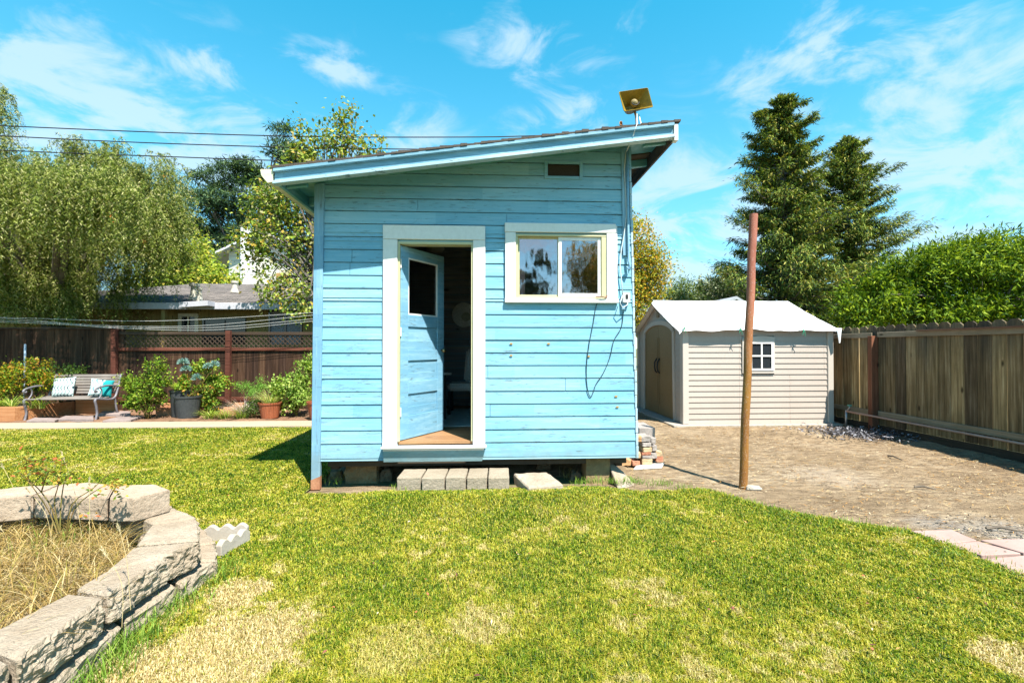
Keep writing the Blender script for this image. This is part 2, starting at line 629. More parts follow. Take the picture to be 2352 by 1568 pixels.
def mk_lawn_mats():
    t = NT('lawn_soil')
    d = dryness_nodes(t)
    n = t.noise(t.vec(60, 'World'), 1, 5, .7)
    green = t.ramp(n, [(.3, (.045, .075, .008, 1)), (.7, (.13, .19, .02, 1))])
    straw = t.ramp(n, [(.3, (.26, .18, .08, 1)), (.7, (.50, .41, .24, 1))])
    t.bump(n, .8, .02)
    soil = t.fin(t.mix(d, green, straw), .95, 0, .1)
    t = NT('grass_blades')
    d = dryness_nodes(t)
    r = t.geo.outputs['Random Per Island']
    green = t.ramp(r, [(0, (.02, .055, .003, 1)), (.18, (.07, .135, .005, 1)), (.38, (.14, .22, .007, 1)), (.58, (.24, .30, .010, 1)), (.78, (.40, .37, .04, 1)), (.94, (.42, .33, .06, 1))], 'CONSTANT')
    pale = t.ramp(r, [(0, (.34, .26, .08, 1)), (.3, (.50, .40, .17, 1)), (.6, (.64, .54, .31, 1)), (.93, (.26, .30, .02, 1))], 'CONSTANT')
    gold = t.ramp(r, [(0, (.30, .27, .015, 1)), (.3, (.42, .38, .03, 1)), (.6, (.52, .46, .08, 1)), (.88, (.26, .30, .015, 1))], 'CONSTANT')
    straw = t.mix(t.ramp(d, [(.66, 0), (.86, 1)]), gold, pale)
    r2 = t.math('FRACT', t.math('MULTIPLY', r, 37.7))
    col = t.mix(t.math('GREATER_THAN', d, t.math('ADD', t.math('MULTIPLY', r2, .8), .1)), green, straw)
    t.fin(col, .5, 0, .25)
    tr = t.n.new('ShaderNodeBsdfTranslucent')
    t.put(tr.inputs['Color'], t.mix(1.0, col, (1.2, 1.25, .5, 1), 'MULTIPLY'))
    mx = t.n.new('ShaderNodeMixShader')
    mx.inputs[0].default_value = .3
    t.l.new(t.b.outputs[0], mx.inputs[1])
    t.l.new(tr.outputs[0], mx.inputs[2])
    t.l.new(mx.outputs[0], t.out.inputs['Surface'])
    return soil, t.m


m_lawn, m_grass = mk_lawn_mats()


def mk_dirt():
    t = NT('bare_earth')
    a = t.noise(t.vec(1.1, 'World', (4, 4, 0)), 1, 5, .6, .3)
    b = t.noise(t.vec((5, 13, 9), 'World', (0, 0, 0), (0, 0, .25)), 1, 6, .7)
    f = t.noise(t.vec(70, 'World'), 1, 5, .7)
    col = t.ramp(a, [(.3, (.25, .18, .105, 1)), (.5, (.39, .29, .18, 1)), (.72, (.48, .38, .255, 1))])
    col = t.mix(t.ramp(b, [(.38, 0), (.62, .8)]), col, (.15, .105, .065, 1))
    col = t.mix(t.ramp(f, [(.45, 0), (.75, .5)]), col, (.11, .08, .055, 1))
    for (px, py, r, k, c) in [(1960, 1000, .55, .9, (.09, .09, .10, 1)), (2330, 1222, .42, .6, (.33, .31, .28, 1)), (2160, 1205, .3, .5, (.25, .24, .23, 1)), (1900, 1090, .6, .35, (.5, .42, .33, 1))]:
        p = G(px, py)
        dn = t.n.new('ShaderNodeVectorMath')
        dn.operation = 'DISTANCE'
        t.l.new(t.geo.outputs['Position'], dn.inputs[0])
        dn.inputs[1].default_value = (p.x, p.y, 0)
        v = t.math('ADD', t.math('DIVIDE', dn.outputs['Value'], r), t.math('MULTIPLY', t.math('SUBTRACT', b, .5), 1.8))
        col = t.mix(t.math('MULTIPLY', t.ramp(v, [(.3, 1), (1, 0)]), k), col, c)
    t.bump(t.math('ADD', f, t.math('MULTIPLY', b, 1.5)), .9, .03)
    return t.fin(col, .95, 0, .1)


m_dirt = mk_dirt()
m_far = mottled('far_ground', (.16, .14, .07, 1), (.10, .12, .05, 1), .3, 8, .95, .5, .02)

g = MB().add([(-400, -400, -.03), (400, -400, -.03), (400, 400, -.03), (-400, 400, -.03)], [(0, 1, 2, 3)]).build('ground', m_far)
tag(g, 'flat ground stretching beyond the garden fences', kind='structure')


def sheet(name, x0, x1, y0, y1, step, inside, hf, mat):
    nx, ny = int((x1 - x0) / step), int((y1 - y0) / step)
    idx, V, Fc = {}, [], []

    def vid(i, j):
        if (i, j) not in idx:
            x, y = x0 + i * step, y0 + j * step
            idx[(i, j)] = len(V)
            V.append((x, y, hf(x, y)))
        return idx[(i, j)]
    for i in range(nx):
        for j in range(ny):
            if inside(x0 + (i + .5) * step, y0 + (j + .5) * step):
                Fc.append((vid(i, j), vid(i + 1, j), vid(i + 1, j + 1), vid(i, j + 1)))
    return np_mesh(name, np.array(V), np.array(Fc), mat, smooth=True)


def dirt_h(x, y):
    h = .016 * fbm(x, y, 2.2, 4) + .004 * fbm(x, y, 9, 1) - .004
    if XL - .1 < x < XR + .1 and YF < y < YB:
        h -= .04 * min(1, (y - YF) * 4)
        h += .14 * min(1, max(0, (y - YF - .35) * 1.5))
    h += .05 * max(0, 1 - ((x - 5.2) ** 2 / .9 + (y - 7.4) ** 2 / .3)) * (1 + fbm(x, y, 7))
    return h


o = sheet('dirt_yard', -2.2, 6.75, 2.0, 12.0, .06, lambda x, y: True if y > 4.2 else (x > lawn_edge_right(y) - .35), dirt_h, m_dirt)
tag(o, 'bare brown earth yard between shack and right fence', kind='structure')
o = sheet('lawn', -12.0, 5.6, -1.4, 8.6, .05, in_lawn, lawn_h, m_lawn)
tag(o, 'patchy mown lawn in front of the blue shack', kind='structure')


def lawn_blades():
    P = []
    n = 0
    want = 760000
    xs_all, ys_all = [], []
    le_y = np.array([q[1] for q in LE])
    le_x = np.array([q[0] for q in LE])
    while n < want:
        m = 300000
        u = rng.random(m)
        a, b = 1.15 ** .5, 9.2 ** .5
        D = (a + (b - a) * u) ** 2
        # width at D grows with D: uniform across it
        xc = (rng.random(m) * 2 - 1) * (1.14 * D + 1.0)
        X = xc * math.cos(YAW) + D * math.sin(YAW)
        Y = D * math.cos(YAW) - xc * math.sin(YAW)
        ok = (Y < 8.53 + .02 * np.sin(X * 3) + .03 * (rng.random(m) - .5)) & (X > -12) & (X < 5.5)
        ok &= ~((X > XL - .03) & (Y > 4.62 - .02 * np.sin(X * 5)))
        ok &= ~((X > 1.0) & (Y > LE[-1][1]))
        ex = np.interp(Y, le_y, le_x)
        ok &= X < ex + .03 * (rng.random(m) - .3) + .02 * np.sin(Y * 17 + X * 9)
        ok &= ((X + 3.1) ** 2 / 1.43 ** 2 + (Y - 2.1) ** 2 / 1.43 ** 2) > 1
        X, Y = X[ok], Y[ok]
        xs_all.append(X)
        ys_all.append(Y)
        n += len(X)
    X = np.concatenate(xs_all)[:want]
    Y = np.concatenate(ys_all)[:want]
    D = np.hypot(X, Y)
    # tufting: drop blades in a fine clump pattern
    tuft = np.sin(X * 23 + 3 * np.sin(Y * 9)) * np.sin(Y * 21 + 3 * np.sin(X * 11)) + .6 * np.sin(X * 61 + Y * 47)
    H = (.015 + .012 * rng.random(len(X)) + .004 * tuft) * (1 + .35 * np.clip(3 - D, 0, 1)) * .95
    H = np.clip(H, .010, .06)
    Z = .015 + .005 * np.sin(X * 3.1) * np.cos(Y * 2.7)
    m = (X > -1.3) & (X < 1.4) & (Y > 3.2)
    Z[m] += (.085 * np.exp(-((Y - 4.25) / .38) ** 2) * np.clip((X + 1.3) * 3, 0, 1) * np.clip((1.45 - X) * 3, 0, 1))[m]
    for (px, py, r_) in [(520, 1500, .55), (540, 1370, .28), (340, 1560, .4), (2352, 1530, .22), (620, 1240, .1)]:
        p = G(px, py)
        dd_ = np.hypot(X - p.x, Y - p.y) / r_
        H *= np.clip(.5 + .5 * dd_, .5, 1)
    n = len(X)
    W = np.clip(.0014 * D, .0030, .009) * (.7 + .6 * rng.random(n))
    az = rng.random(n) * 2 * np.pi
    lean = .3 + 1.1 * rng.random(n)
    dx, dy = np.cos(az), np.sin(az)
    a2 = az + np.pi / 2 + .6 * (rng.random(n) - .5)
    sx, sy = np.cos(a2) * W / 2, np.sin(a2) * W / 2
    V = np.empty((n, 5, 3))
    V[:, 0] = np.stack([X - sx, Y - sy, Z - .006], 1)
    V[:, 1] = np.stack([X + sx, Y + sy, Z - .006], 1)
    mx, my, mz = X + dx * H * lean * .35, Y + dy * H * lean * .35, Z + H * .6
    V[:, 2] = np.stack([mx + sx * .8, my + sy * .8, mz], 1)
    V[:, 3] = np.stack([mx - sx * .8, my - sy * .8, mz], 1)
    V[:, 4] = np.stack([X + dx * H * lean, Y + dy * H * lean, Z + H * (1.05 - lean * .35)], 1)
    Fq = np.arange(n)[:, None] * 5 + np.array([0, 1, 2])
    Fq2 = np.arange(n)[:, None] * 5 + np.array([0, 2, 3])
    Fq3 = np.arange(n)[:, None] * 5 + np.array([3, 2, 4])
    o = np_mesh('lawn_grass', V.reshape(-1, 3), np.concatenate([Fq, Fq2, Fq3]), m_grass, origin=(0, 0, 0))
    tag(o, 'short yellow green grass blades covering the lawn', 'grass', kind='stuff')


lawn_blades()


def blades(name, pts, H, W, mat, lean=.5, parent=None, seg=3, origin=None, outward=None, curl=.5):
    """long bent blades: pts (n,3), H, W arrays; outward (n,2) gives the lean direction"""
    pts = np.asarray(pts, float)
    n = len(pts)
    H = np.broadcast_to(np.asarray(H, float), (n,))
    W = np.broadcast_to(np.asarray(W, float), (n,))
    lean = np.broadcast_to(np.asarray(lean, float), (n,))
    az = rng.random(n) * 2 * np.pi if outward is None else np.arctan2(outward[:, 1], outward[:, 0]) + rng.normal(size=n) * .35
    d = np.stack([np.cos(az), np.sin(az), np.zeros(n)], 1)
    sd = np.stack([-np.sin(az), np.cos(az), np.zeros(n)], 1)
    V = np.empty((n, 2 * seg + 1, 3))
    for k in range(seg + 1):
        f = k / seg
        out = lean * f ** 1.6
        up = f - curl * lean * f * f
        c = pts + d * (H * out)[:, None]
        c[:, 2] += H * up
        if k < seg:
            w = (W * .5 * (1 - .55 * f))[:, None]
            V[:, 2 * k] = c - sd * w
            V[:, 2 * k + 1] = c + sd * w
        else:
            V[:, 2 * seg] = c
    base = np.arange(n)[:, None] * (2 * seg + 1)
    Fs = []
    for k in range(seg - 1):
        Fs.append(base + np.array([2 * k, 2 * k + 1, 2 * k + 3]))
        Fs.append(base + np.array([2 * k, 2 * k + 3, 2 * k + 2]))
    Fs.append(base + np.array([2 * seg - 2, 2 * seg - 1, 2 * seg]))
    return np_mesh(name, V.reshape(-1, 3), np.concatenate(Fs), mat, parent, origin=origin)


# path
m_conc = mottled('path_concrete', (.30, .23, .155, 1), (.35, .275, .20, 1), 1.2, 35, .85, .25, .004, c3=(.42, .36, .28, 1))
pth = MB()
xs = [-12 + 1.9 * i for i in range(8)]
for a, b in zip(xs, xs[1:]):
    pth.box(a, b - .012, 8.55, 9.12, -.02, .045)
tag(pth.build('path', m_conc, bevel=.006), 'pale concrete path along the far edge of the lawn', kind='structure')
m_mulch = mottled('bed_mulch', (.17, .09, .05, 1), (.30, .17, .10, 1), 5, 45, .95, .9, .03, c3=(.07, .045, .03, 1), src='World')
bd = sheet('planting_bed', -12.0, -1.9, 9.12, 10.95, .07, lambda x, y: True, lambda x, y: .03 + .03 * fbm(x, y, 4), m_mulch)
m_stone = mottled('bed_stone', (.22, .17, .155, 1), (.32, .26, .24, 1), 6, 50, .9, .6, .01, src='World')
tag(bd, 'red brown mulched planting bed before the back fence', kind='structure')

# ---------------------------------------------------------------- the blue shack
shack = empty('garden_shack', (0, YF, .27), 'pale blue timber shack with lean-to roof and half open door', 'shack')
SL = .1369
RX0, RX1, RZ0 = -1.951, 1.811, 3.045       # roof's top edge, left end to right end
YR = YF - .40
YRB = YB + .35


def rz(x):
    return RZ0 + SL * (x - RX0)


def wall_right(z):
    return 1.535 - .065 * (z - .26) / 2.94


DOOR = (-.905, -.150, .30, 2.475)
WIN = (.285, 1.215, 1.905, 2.56)
VENT = (.545 + .0, .845, 2.945, 3.075)
p0 = PY(1258, 377, YF)
p1 = PY(1331, 406, YF)
VENT = (p0.x, p1.x, p1.z, p0.z)


def board_rows():
    rows = [(.275, .442)]
    z = .446
    while z < 3.5:
        rows.append((z + .004, z + .1295 - .004))
        z += .1295
    return rows


def soffit(x):
    return rz(x) - .0305


fw = MB()
for (z0, z1) in board_rows():
    zs = sorted({z0, z1} | {q for h in (DOOR, WIN, VENT) for q in (h[2], h[3]) if z0 < q < z1})
    for a, b in zip(zs, zs[1:]):
        mid = (a + b) / 2
        cuts = [(h[0], h[1]) for h in (DOOR, WIN, VENT) if h[2] <= mid <= h[3]]
        jr = random.Random(int(z0 * 1000))
        jx_ = jr.uniform(-1.5, 1.35)
        if jr.random() < .6 and not any(c[0] - .05 < jx_ < c[1] + .05 for c in cuts):
            cuts.append((jx_, jx_ + .004))
        cuts.sort()
        x = XL + .05
        segs = []
        for c in cuts:
            segs.append((x, c[0]))
            x = c[1]
        segs.append((x, None))
        for (u, v) in segs:
            va = v if v is not None else wall_right(a) - .0
            vb = v if v is not None else wall_right(b) - .0
            # trim the row under the sloping roof
            if soffit(va) < a:
                continue
            u0 = u
            if soffit(u) < b:
                xb = RX0 + ((b + .0305) - RZ0) / SL      # where the soffit reaches b
                xa = max(u, RX0 + ((a + .0305) - RZ0) / SL)
                j = .0
                poly = [(xa, 0, a), (va, 0, a), (vb, 0, min(b, soffit(vb))), (min(max(xb, u), vb), 0, min(b, soffit(min(max(xb, u), vb))))]
                if u >= xa:
                    poly.append((u, 0, soffit(u)))
            else:
                j = rnd.uniform(-.0015, .0015)
                poly = [(u, 0, a), (va, 0, a), (vb, 0, b), (u, 0, b)]
            n = len(poly)
            fr = [(p[0], YF + (-.004 if p[2] <= a + .001 else .004) + j, p[2]) for p in poly]
            bk = [(p[0], YF + .022, p[2]) for p in poly]
            fw.add(fr + bk, [tuple(range(n)), tuple(range(2 * n - 1, n - 1, -1))] + [(i, i + n, (i + 1) % n + n, (i + 1) % n) for i in range(n)])
# backing behind the grooves
bq = [(XL + .02, DOOR[0], .28, 3.6), (DOOR[1], WIN[0], .28, 3.6), (WIN[1], 1.49, .28, 3.6), (DOOR[0], DOOR[1], DOOR[3], 3.6), (WIN[0], WIN[1], .28, WIN[2])]
for (a, b, c, d) in bq:
    fw.hexa([(a, YF + .0225, c), (b, YF + .0225, c), (b, YF + .09, c), (a, YF + .09, c)],
            [(a, YF + .0225, min(d, soffit(a))), (b, YF + .0225, min(d, soffit(b))), (b, YF + .09, min(d, soffit(b))), (a, YF + .09, min(d, soffit(a)))])
a, b = WIN[0], WIN[1]
vx0, vx1 = VENT[0], VENT[1]
for (a, b, c, d) in [(WIN[0], vx0, WIN[3], 9), (vx0, vx1, WIN[3], VENT[2]), (vx0, vx1, VENT[3], 9), (vx1, WIN[1], WIN[3], 9)]:
    fw.hexa([(a, YF + .0225, c), (b, YF + .0225, c), (b, YF + .09, c), (a, YF + .09, c)],
            [(a, YF + .0225, min(d, soffit(a))), (b, YF + .0225, min(d, soffit(b))), (b, YF + .09, min(d, soffit(b))), (a, YF + .09, min(d, soffit(a)))])
fw.build('front_wall', m_blue, shack)

# side and back walls
sw = MB()
z = .28
while z < soffit(XL) - .02:
    z1 = min(z + .1225, soffit(XL) - .01)
    sw.box(XL + .004, XL + .03, YF + .03, YB, z, z1)
    z += .1295
sw.box(XL + .0305, XL + .09, YF + .095, YB - .03, .28, soffit(XL))
sw.build('side_wall', m_blue, shack)
sw = MB()
z = .28
while z < soffit(XR) - .02:
    z1 = min(z + .1225, soffit(XR) - .03)
    wr = wall_right(z) - .012
    sw.box(wr - .03, wr, YF + .03, YB, z, z1)
    z += .1295
sw.box(1.40, 1.44, YF + .095, YB - .03, .28, soffit(1.40) - .01)
sw.build('side_wall', m_blue, shack)
sw = MB()
sw.hexa([(XL + .092, YB - .028, .28), (1.398, YB - .028, .28), (1.398, YB, .28), (XL + .092, YB, .28)],
        [(XL + .092, YB - .028, soffit(XL)), (1.398, YB - .028, soffit(1.398)), (1.398, YB, soffit(1.398)), (XL + .092, YB, soffit(XL))])
sw.build('back_wall', m_blue, shack)
# dark board lining of the room
ln = MB()
for k in range(22):
    z = .47 + k * .12
    ln.box(XL + .20, 1.36, YB - .06, YB - .035, z, min(z + .112, 2.9))
    ln.box(XL + .095, XL + .12, YF + .1, YB - .065, z, min(z + .112, 2.85))
    ln.box(1.365, 1.39, YF + .1, YB - .065, z, min(z + .112, 3.0))
ln.hexa([(XL + .1, YF + .1, 2.88), (1.38, YF + .1, 3.30), (1.38, YB - .07, 3.30), (XL + .1, YB - .07, 2.88)],
        [(XL + .1, YF + .1, 2.90), (1.38, YF + .1, 3.32), (1.38, YB - .07, 3.32), (XL + .1, YB - .07, 2.90)])
for k in range(5):
    y = YF + .5 + k * .55
    ln.hexa([(XL + .125, y, 2.78), (1.36, y, 3.19), (1.36, y + .045, 3.19), (XL + .125, y + .045, 2.78)],
            [(XL + .125, y, 2.875), (1.36, y, 3.29), (1.36, y + .045, 3.29), (XL + .125, y + .045, 2.875)])
ln.box(DOOR[1] + .001, WIN[0] + .1, YF + .092, YF + .10, .47, 2.9)
ln.build('room_lining', m_inside, shack)
fl = MB()
for k in range(24):
    y = YF - .02 + k * .125
    fl.box(XL + .125, 1.36, y if k else YF + .01, y + .12, .435, .462)
fl.build('floor', m_floor, shack)
jo = MB()
jo.box(XL + .1, 1.46, YF + .12, YF + .20, .19, .31)
jo.box(XL + .1, 1.46, YB - .12, YB - .04, .12, .42)
jo.box(XL + .1, XL + .18, YF + .21, YB - .13, .14, .43)
jo.box(1.36, 1.44, YF + .21, YB - .13, .14, .43)
for k in range(4):
    x = -1.2 + k * .65
    jo.box(x, x + .05, YF + .21, YB - .13, .28, .43)
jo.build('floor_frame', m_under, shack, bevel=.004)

# corner post, corner trim
cp = MB()
cp.hexa([(XL - .02, YF - .022, .03), (XL + .065, YF - .022, .03), (XL + .065, YF + .03, .03), (XL - .02, YF + .03, .03)],
        [(XL, YF - .022, soffit(XL) - .01), (XL + .095, YF - .022, soffit(XL + .09) - .01), (XL + .095, YF + .03, soffit(XL + .09) - .01), (XL, YF + .03, soffit(XL) - .01)])
cp.build('corner_post', m_blue_v, shack, bevel=.004)
MB().hexa([(XL - .021, YF - .0225, .0), (XL + .066, YF - .0225, .0), (XL + .066, YF + .031, .0), (XL - .021, YF + .031, .0)],
          [(XL - .021, YF - .0225, .095), (XL + .066, YF - .0225, .13), (XL + .066, YF + .031, .13), (XL - .021, YF + .031, .10)]
          ).build('post_foot', mottled('rusty_post_foot', (.30, .12, .06, 1), (.45, .22, .12, 1), 12, 60), shack)
ct = MB()
for k in range(23):
    z = .27 + k * .1295
    x = wall_right(z)
    ct.box(x - .012 + rnd.uniform(-.003, .003), x + .013 + rnd.uniform(-.004, .004), YF - .012, YF + .03, z, z + .1235)
ct.build('corner_trim', paint_blue('peeling_corner_paint', base=(.34, .47, .53, 1), base2=(.42, .54, .59, 1), peel=1.0, stretch=(20, 20, 16)), shack, bevel=.004)
cb = MB()
cb.hexa([(wall_right(2.3) - .10, YF - .020, 2.35), (wall_right(2.3) - .035, YF - .020, 2.35), (wall_right(2.3) - .035, YF - .005, 2.35), (wall_right(2.3) - .10, YF - .005, 2.35)],
        [(1.375, YF - .020, soffit(1.375) - .005), (1.44, YF - .020, soffit(1.44) - .005), (1.44, YF - .005, soffit(1.44) - .005), (1.375, YF - .005, soffit(1.375) - .005)])
cb.build('corner_batten', m_blue_v, shack, bevel=.003)


def slope_box(mb, x0, x1, y0, y1, d0, d1):
    """a board following the roof slope between depths d0..d1 below its top"""
    mb.hexa([(x0, y0, rz(x0) - d1), (x1, y0, rz(x1) - d1), (x1, y1, rz(x1) - d1), (x0, y1, rz(x0) - d1)],
            [(x0, y0, rz(x0) - d0), (x1, y0, rz(x1) - d0), (x1, y1, rz(x1) - d0), (x0, y1, rz(x0) - d0)])


# roof: boarding, shingles, fascias, rafters, gutter
rb = MB()
slope_box(rb, RX0 + .002, RX1 - .02, YR + .025, YRB, .010, .030)
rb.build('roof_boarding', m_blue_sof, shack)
# bare stretch of boarding behind the right corner
rb2 = MB()
slope_box(rb2, 1.50, RX1 - .045, YR + .62, YRB - .01, .0305, .046)
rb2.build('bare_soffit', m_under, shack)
sh = MB()
N = 60
prev = None
for i in range(N):
    xa = RX0 - .01 + (RX1 - RX0 + .03) * i / N
    xb = RX0 - .01 + (RX1 - RX0 + .03) * (i + 1) / N
    th = .012 + .008 * abs(mnoise.noise(Vector((i * .7, 0, 0)))) + (.006 if i % 3 == 0 else 0)
    yo = YR - .034 + rnd.uniform(-.008, .008)
    sh.hexa([(xa, yo, rz(xa) - .008), (xb, yo, rz(xb) - .008), (xb, YRB + .02, rz(xb) - .008), (xa, YRB + .02, rz(xa) - .008)],
            [(xa, yo, rz(xa) + th), (xb, yo, rz(xb) + th * .7), (xb, YRB + .02, rz(xb) + th * .7), (xa, YRB + .02, rz(xa) + th)])
sh.build('shingles', m_shingle_edge, shack)
bb = MB()
slope_box(bb, RX0, RX1 - .04, YR, YR + .024, .016, .1275)
slope_box(bb, RX0, RX1 - .04, YR - .034, YR - .0005, .010, .040)
bb.build('bargeboard', m_blue_fas, shack, bevel=.003)
mo = MB()
slope_box(mo, RX0, RX1 - .04, YR - .048, YR + .03, .128, .158)
mo.build('bargeboard_moulding', paint_blue('sunlit_moulding_paint', base=(.30, .43, .48, 1), base2=(.38, .50, .54, 1), peel=1.0, stretch=(3, 3, 30)), shack, bevel=.004)  # blue lightened to stand for sun caught on the ledge
ec = MB()
ec.box(RX1 - .038, RX1, YR - .02, YR + .045, rz(RX1) - .185, rz(RX1) - .022)
ec.build('fascia_end', m_white, shack, bevel=.003)
ef = MB()
slope_box(ef, RX1 - .036, RX1 - .012, YR + .046, YRB, .012, .165)
ef.build('eave_board', weathered('weathered_eave_board', [(.05, .04, .035, 1), (.12, .09, .08, 1), (.20, .16, .14, 1)], 'Y', .9, 0), shack)
for k in range(7):
    y = YR + .18 + k * .58
    rf = MB()
    slope_box(rf, RX0 + .03, XL - .001, y, y + .045, .031, .125)
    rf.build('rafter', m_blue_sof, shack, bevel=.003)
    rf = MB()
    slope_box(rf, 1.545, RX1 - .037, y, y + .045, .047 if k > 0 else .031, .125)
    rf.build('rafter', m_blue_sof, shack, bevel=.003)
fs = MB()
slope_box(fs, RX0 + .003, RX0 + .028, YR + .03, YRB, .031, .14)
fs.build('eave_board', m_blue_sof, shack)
gu = MB()
gx = RX0 - .006
prof = [(gx, .0), (gx - .006, -.115), (gx - .05, -.125), (gx - .105, -.06), (gx - .118, -.004), (gx - .112, -.004), (gx - .100, -.058), (gx - .047, -.119), (gx - .012, -.108), (gx - .006, 0)]
zt = rz(RX0) - .012
gu.extr([(x, YR - .01, zt + z) for (x, z) in prof], (0, YRB - YR + .02, 0))
gu.add([(gx - .001, YR - .008, zt), (gx - .006, YR - .008, zt - .115), (gx - .05, YR - .008, zt - .125), (gx - .105, YR - .008, zt - .06), (gx - .116, YR - .008, zt - .004)], [(0, 1, 2, 3, 4)])
gu.build('gutter', mottled('cream_gutter', (.62, .60, .42, 1), (.72, .70, .55, 1), 2, 30, .5, .1), shack)
gr = MB()
for k in range(5):
    gr.box(gx - .11 + k * .022, gx - .11 + k * .022 + .012, YR - .006, YRB, zt - .004, zt + .004)
gr.build('gutter_guard', mottled('brown_gutter_guard', (.35, .26, .18, 1), (.25, .18, .12, 1), 20, 60), shack)

# door casing
dt = MB()
dx0, dx1 = -1.049, -.026
dt.hexa([(dx0, YF - .03, .425), (DOOR[0] - .001, YF - .03, .425), (DOOR[0] - .001, YF - .003, .425), (dx0, YF - .003, .425)],
        [(dx0, YF - .03, 2.49), (DOOR[0] - .001, YF - .03, 2.49), (DOOR[0] - .001, YF - .003, 2.49), (dx0, YF - .003, 2.49)])
dt.box(DOOR[1] + .001, dx1, YF - .03, YF - .003, .425, 2.49)
dt.box(dx0, dx1, YF - .032, YF - .003, 2.492, 2.635)
dt.build('door_casing', m_white, shack, bevel=.004)
dj = MB()
dj.box(DOOR[0], DOOR[0] + .022, YF - .012, YF + .115, .463, 2.475)
dj.box(DOOR[1] - .018, DOOR[1], YF - .012, YF + .115, .463, 2.475)
dj.box(DOOR[0] + .0225, DOOR[1] - .0185, YF - .010, YF + .115, 2.448, 2.474)
dj.build('door_frame', m_cream, shack, bevel=.002)
st = MB()
st.box(dx0 - .005, dx1 + .012, YF - .085, YF + .008, .405, .4235)
st.box(dx0 + .01, dx1 - .01, YF - .055, YF - .0055, .3805, .4045)
st.build('door_sill', m_white, shack, bevel=.004)
st = MB()
st.hexa([(dx0 + .01, YF - .018, .262), (dx1 - .03, YF - .018, .262), (dx1 - .03, YF - .0056, .262), (dx0 + .01, YF - .0056, .262)],
        [(dx0 + .01, YF - .045, .380), (dx1 + .0, YF - .045, .380), (dx1 + .0, YF - .0056, .380), (dx0 + .01, YF - .0056, .380)])
kp = PY(1041, 1050, YF - .02)
for k in range(14):
    th = 2 * math.pi * k / 14
    st.box(kp.x + .018 * math.cos(th) - .002, kp.x + .018 * math.cos(th) + .002, YF - .033, YF - .028, kp.z + .018 * math.sin(th) - .002, kp.z + .018 * math.sin(th) + .002)
st.build('apron_board', paint_blue('apron_paint', base=(.14, .29, .34, 1), base2=(.18, .34, .39, 1), peel=.7), shack, bevel=.003)

# the door, hinged on its left edge, swung in
HX, HY = DOOR[0] + .028, YF + .02
ang = R(58.5)
DM = Matrix.Translation((HX, HY, .470)) @ Matrix.Rotation(ang, 4, 'Z')
DW, DH, DT = .722, 1.972, .038
door = empty('door', (HX, HY, .470))
door.parent = shack
door.matrix_local = Matrix.Translation(Vector((HX, HY, .470)) - Vector(shack.location))
door.location = Vector((HX, HY, .470)) - Vector(shack.location)
dr = MB()
ST = .115
dr.box(0, ST, 0, DT, 0, DH, DM)
dr.box(DW - ST, DW, 0, DT, 0, DH, DM)
rails = [(0, .235), (.455, .585), (.80, .915), (1.15, 1.275), (1.865, DH)]
for (a, b) in rails:
    dr.box(ST + .0005, DW - ST - .0005, .0005, DT - .0005, a, b, DM)
dr.build('door_leaf', m_blue_door, door, bevel=.003)
for (a, b) in [(.236, .454), (.586, .799), (.916, 1.149)]:
    pn = MB()
    pn.box(ST + .001, DW - ST - .001, .014, DT - .012, a, b, DM)
    h = (b - a)
    pn.box(ST + .001, DW - ST - .001, .010, .0138, a, a + h * .40, DM)
    pn.build('door_panel', m_blue_door, door, bevel=.002)
gp = MB()
gp.box(ST + .002, DW - ST - .002, .018, .022, 1.277, 1.863, DM)
gp.build('glass_pane', m_doorglass, door)
bd_ = MB()
for (x0, x1, z0, z1) in [(ST, ST + .014, 1.276, 1.864), (DW - ST - .014, DW - ST, 1.276, 1.864), (ST + .0145, DW - ST - .0145, 1.276, 1.29), (ST + .0145, DW - ST - .0145, 1.85, 1.864)]:
    bd_.box(x0 + .0003, x1 - .0003, .004, .017, z0, z1, DM)
bd_.build('glazing_bead', m_white, door)
kn = MB()
Rx = Matrix.Rotation(R(90), 4, 'X')
kc = DM @ Vector((DW - .055, 0, .905))
KM = Matrix.Rotation(ang, 4, 'Z') @ Rx
kn.lathe([(0.0, .062), (.014, .060), (.024, .050), (.026, .040), (.018, .028), (.009, .022), (.009, 0)], kc, 16, KM)
kn.build('door_knob', NT('brass_knob').fin((.35, .24, .12, 1), .3, .9, .5), door, smooth=True)
es = MB()
es.box(DW - .082, DW - .028, -.003, -.0002, .82, .97, DM)
es.build('lock_plate', m_blue_door, door, bevel=.001)
for zz in (.24, 1.05, 1.74):
    hg = MB()
    hg.tube([DM @ Vector((-.006, -.004, zz)), DM @ Vector((-.006, -.004, zz + .09))], .007, 8)
    hg.build('hinge', m_white, door)

# the window: casing, sill, sliding sashes
wx0, wx1 = .176, 1.333
wc = MB()
wc.box(wx0, WIN[0] - .001, YF - .035, YF - .003, 1.905, 2.575)
wc.box(WIN[1] + .001, wx1 - .02, YF - .035, YF - .003, 1.905, 2.575)
wc.box(wx0 - .004, wx1 - .02, YF - .037, YF - .003, 2.577, 2.672)
wc.box(wx0 - .004, wx1 + .004, YF - .045, YF - .003, 1.860, 1.903)
wc.box(wx1 - .0195, wx1 + .0, YF - .012, YF - .003, 1.905, 2.66)
wc.build('window_casing', m_white, shack, bevel=.004)
wf = MB()
T = .02
wf.box(WIN[0], WIN[0] + T, YF - .022, YF + .07, WIN[2] + T, WIN[3] - T)
wf.box(WIN[1] - T - .03, WIN[1], YF - .022, YF + .07, WIN[2] + T, WIN[3] - T)
wf.box(WIN[0], WIN[1], YF - .024, YF + .07, WIN[3] - T, WIN[3])
wf.box(WIN[0], WIN[1], YF - .024, YF + .07, WIN[2], WIN[2] + T - .001)
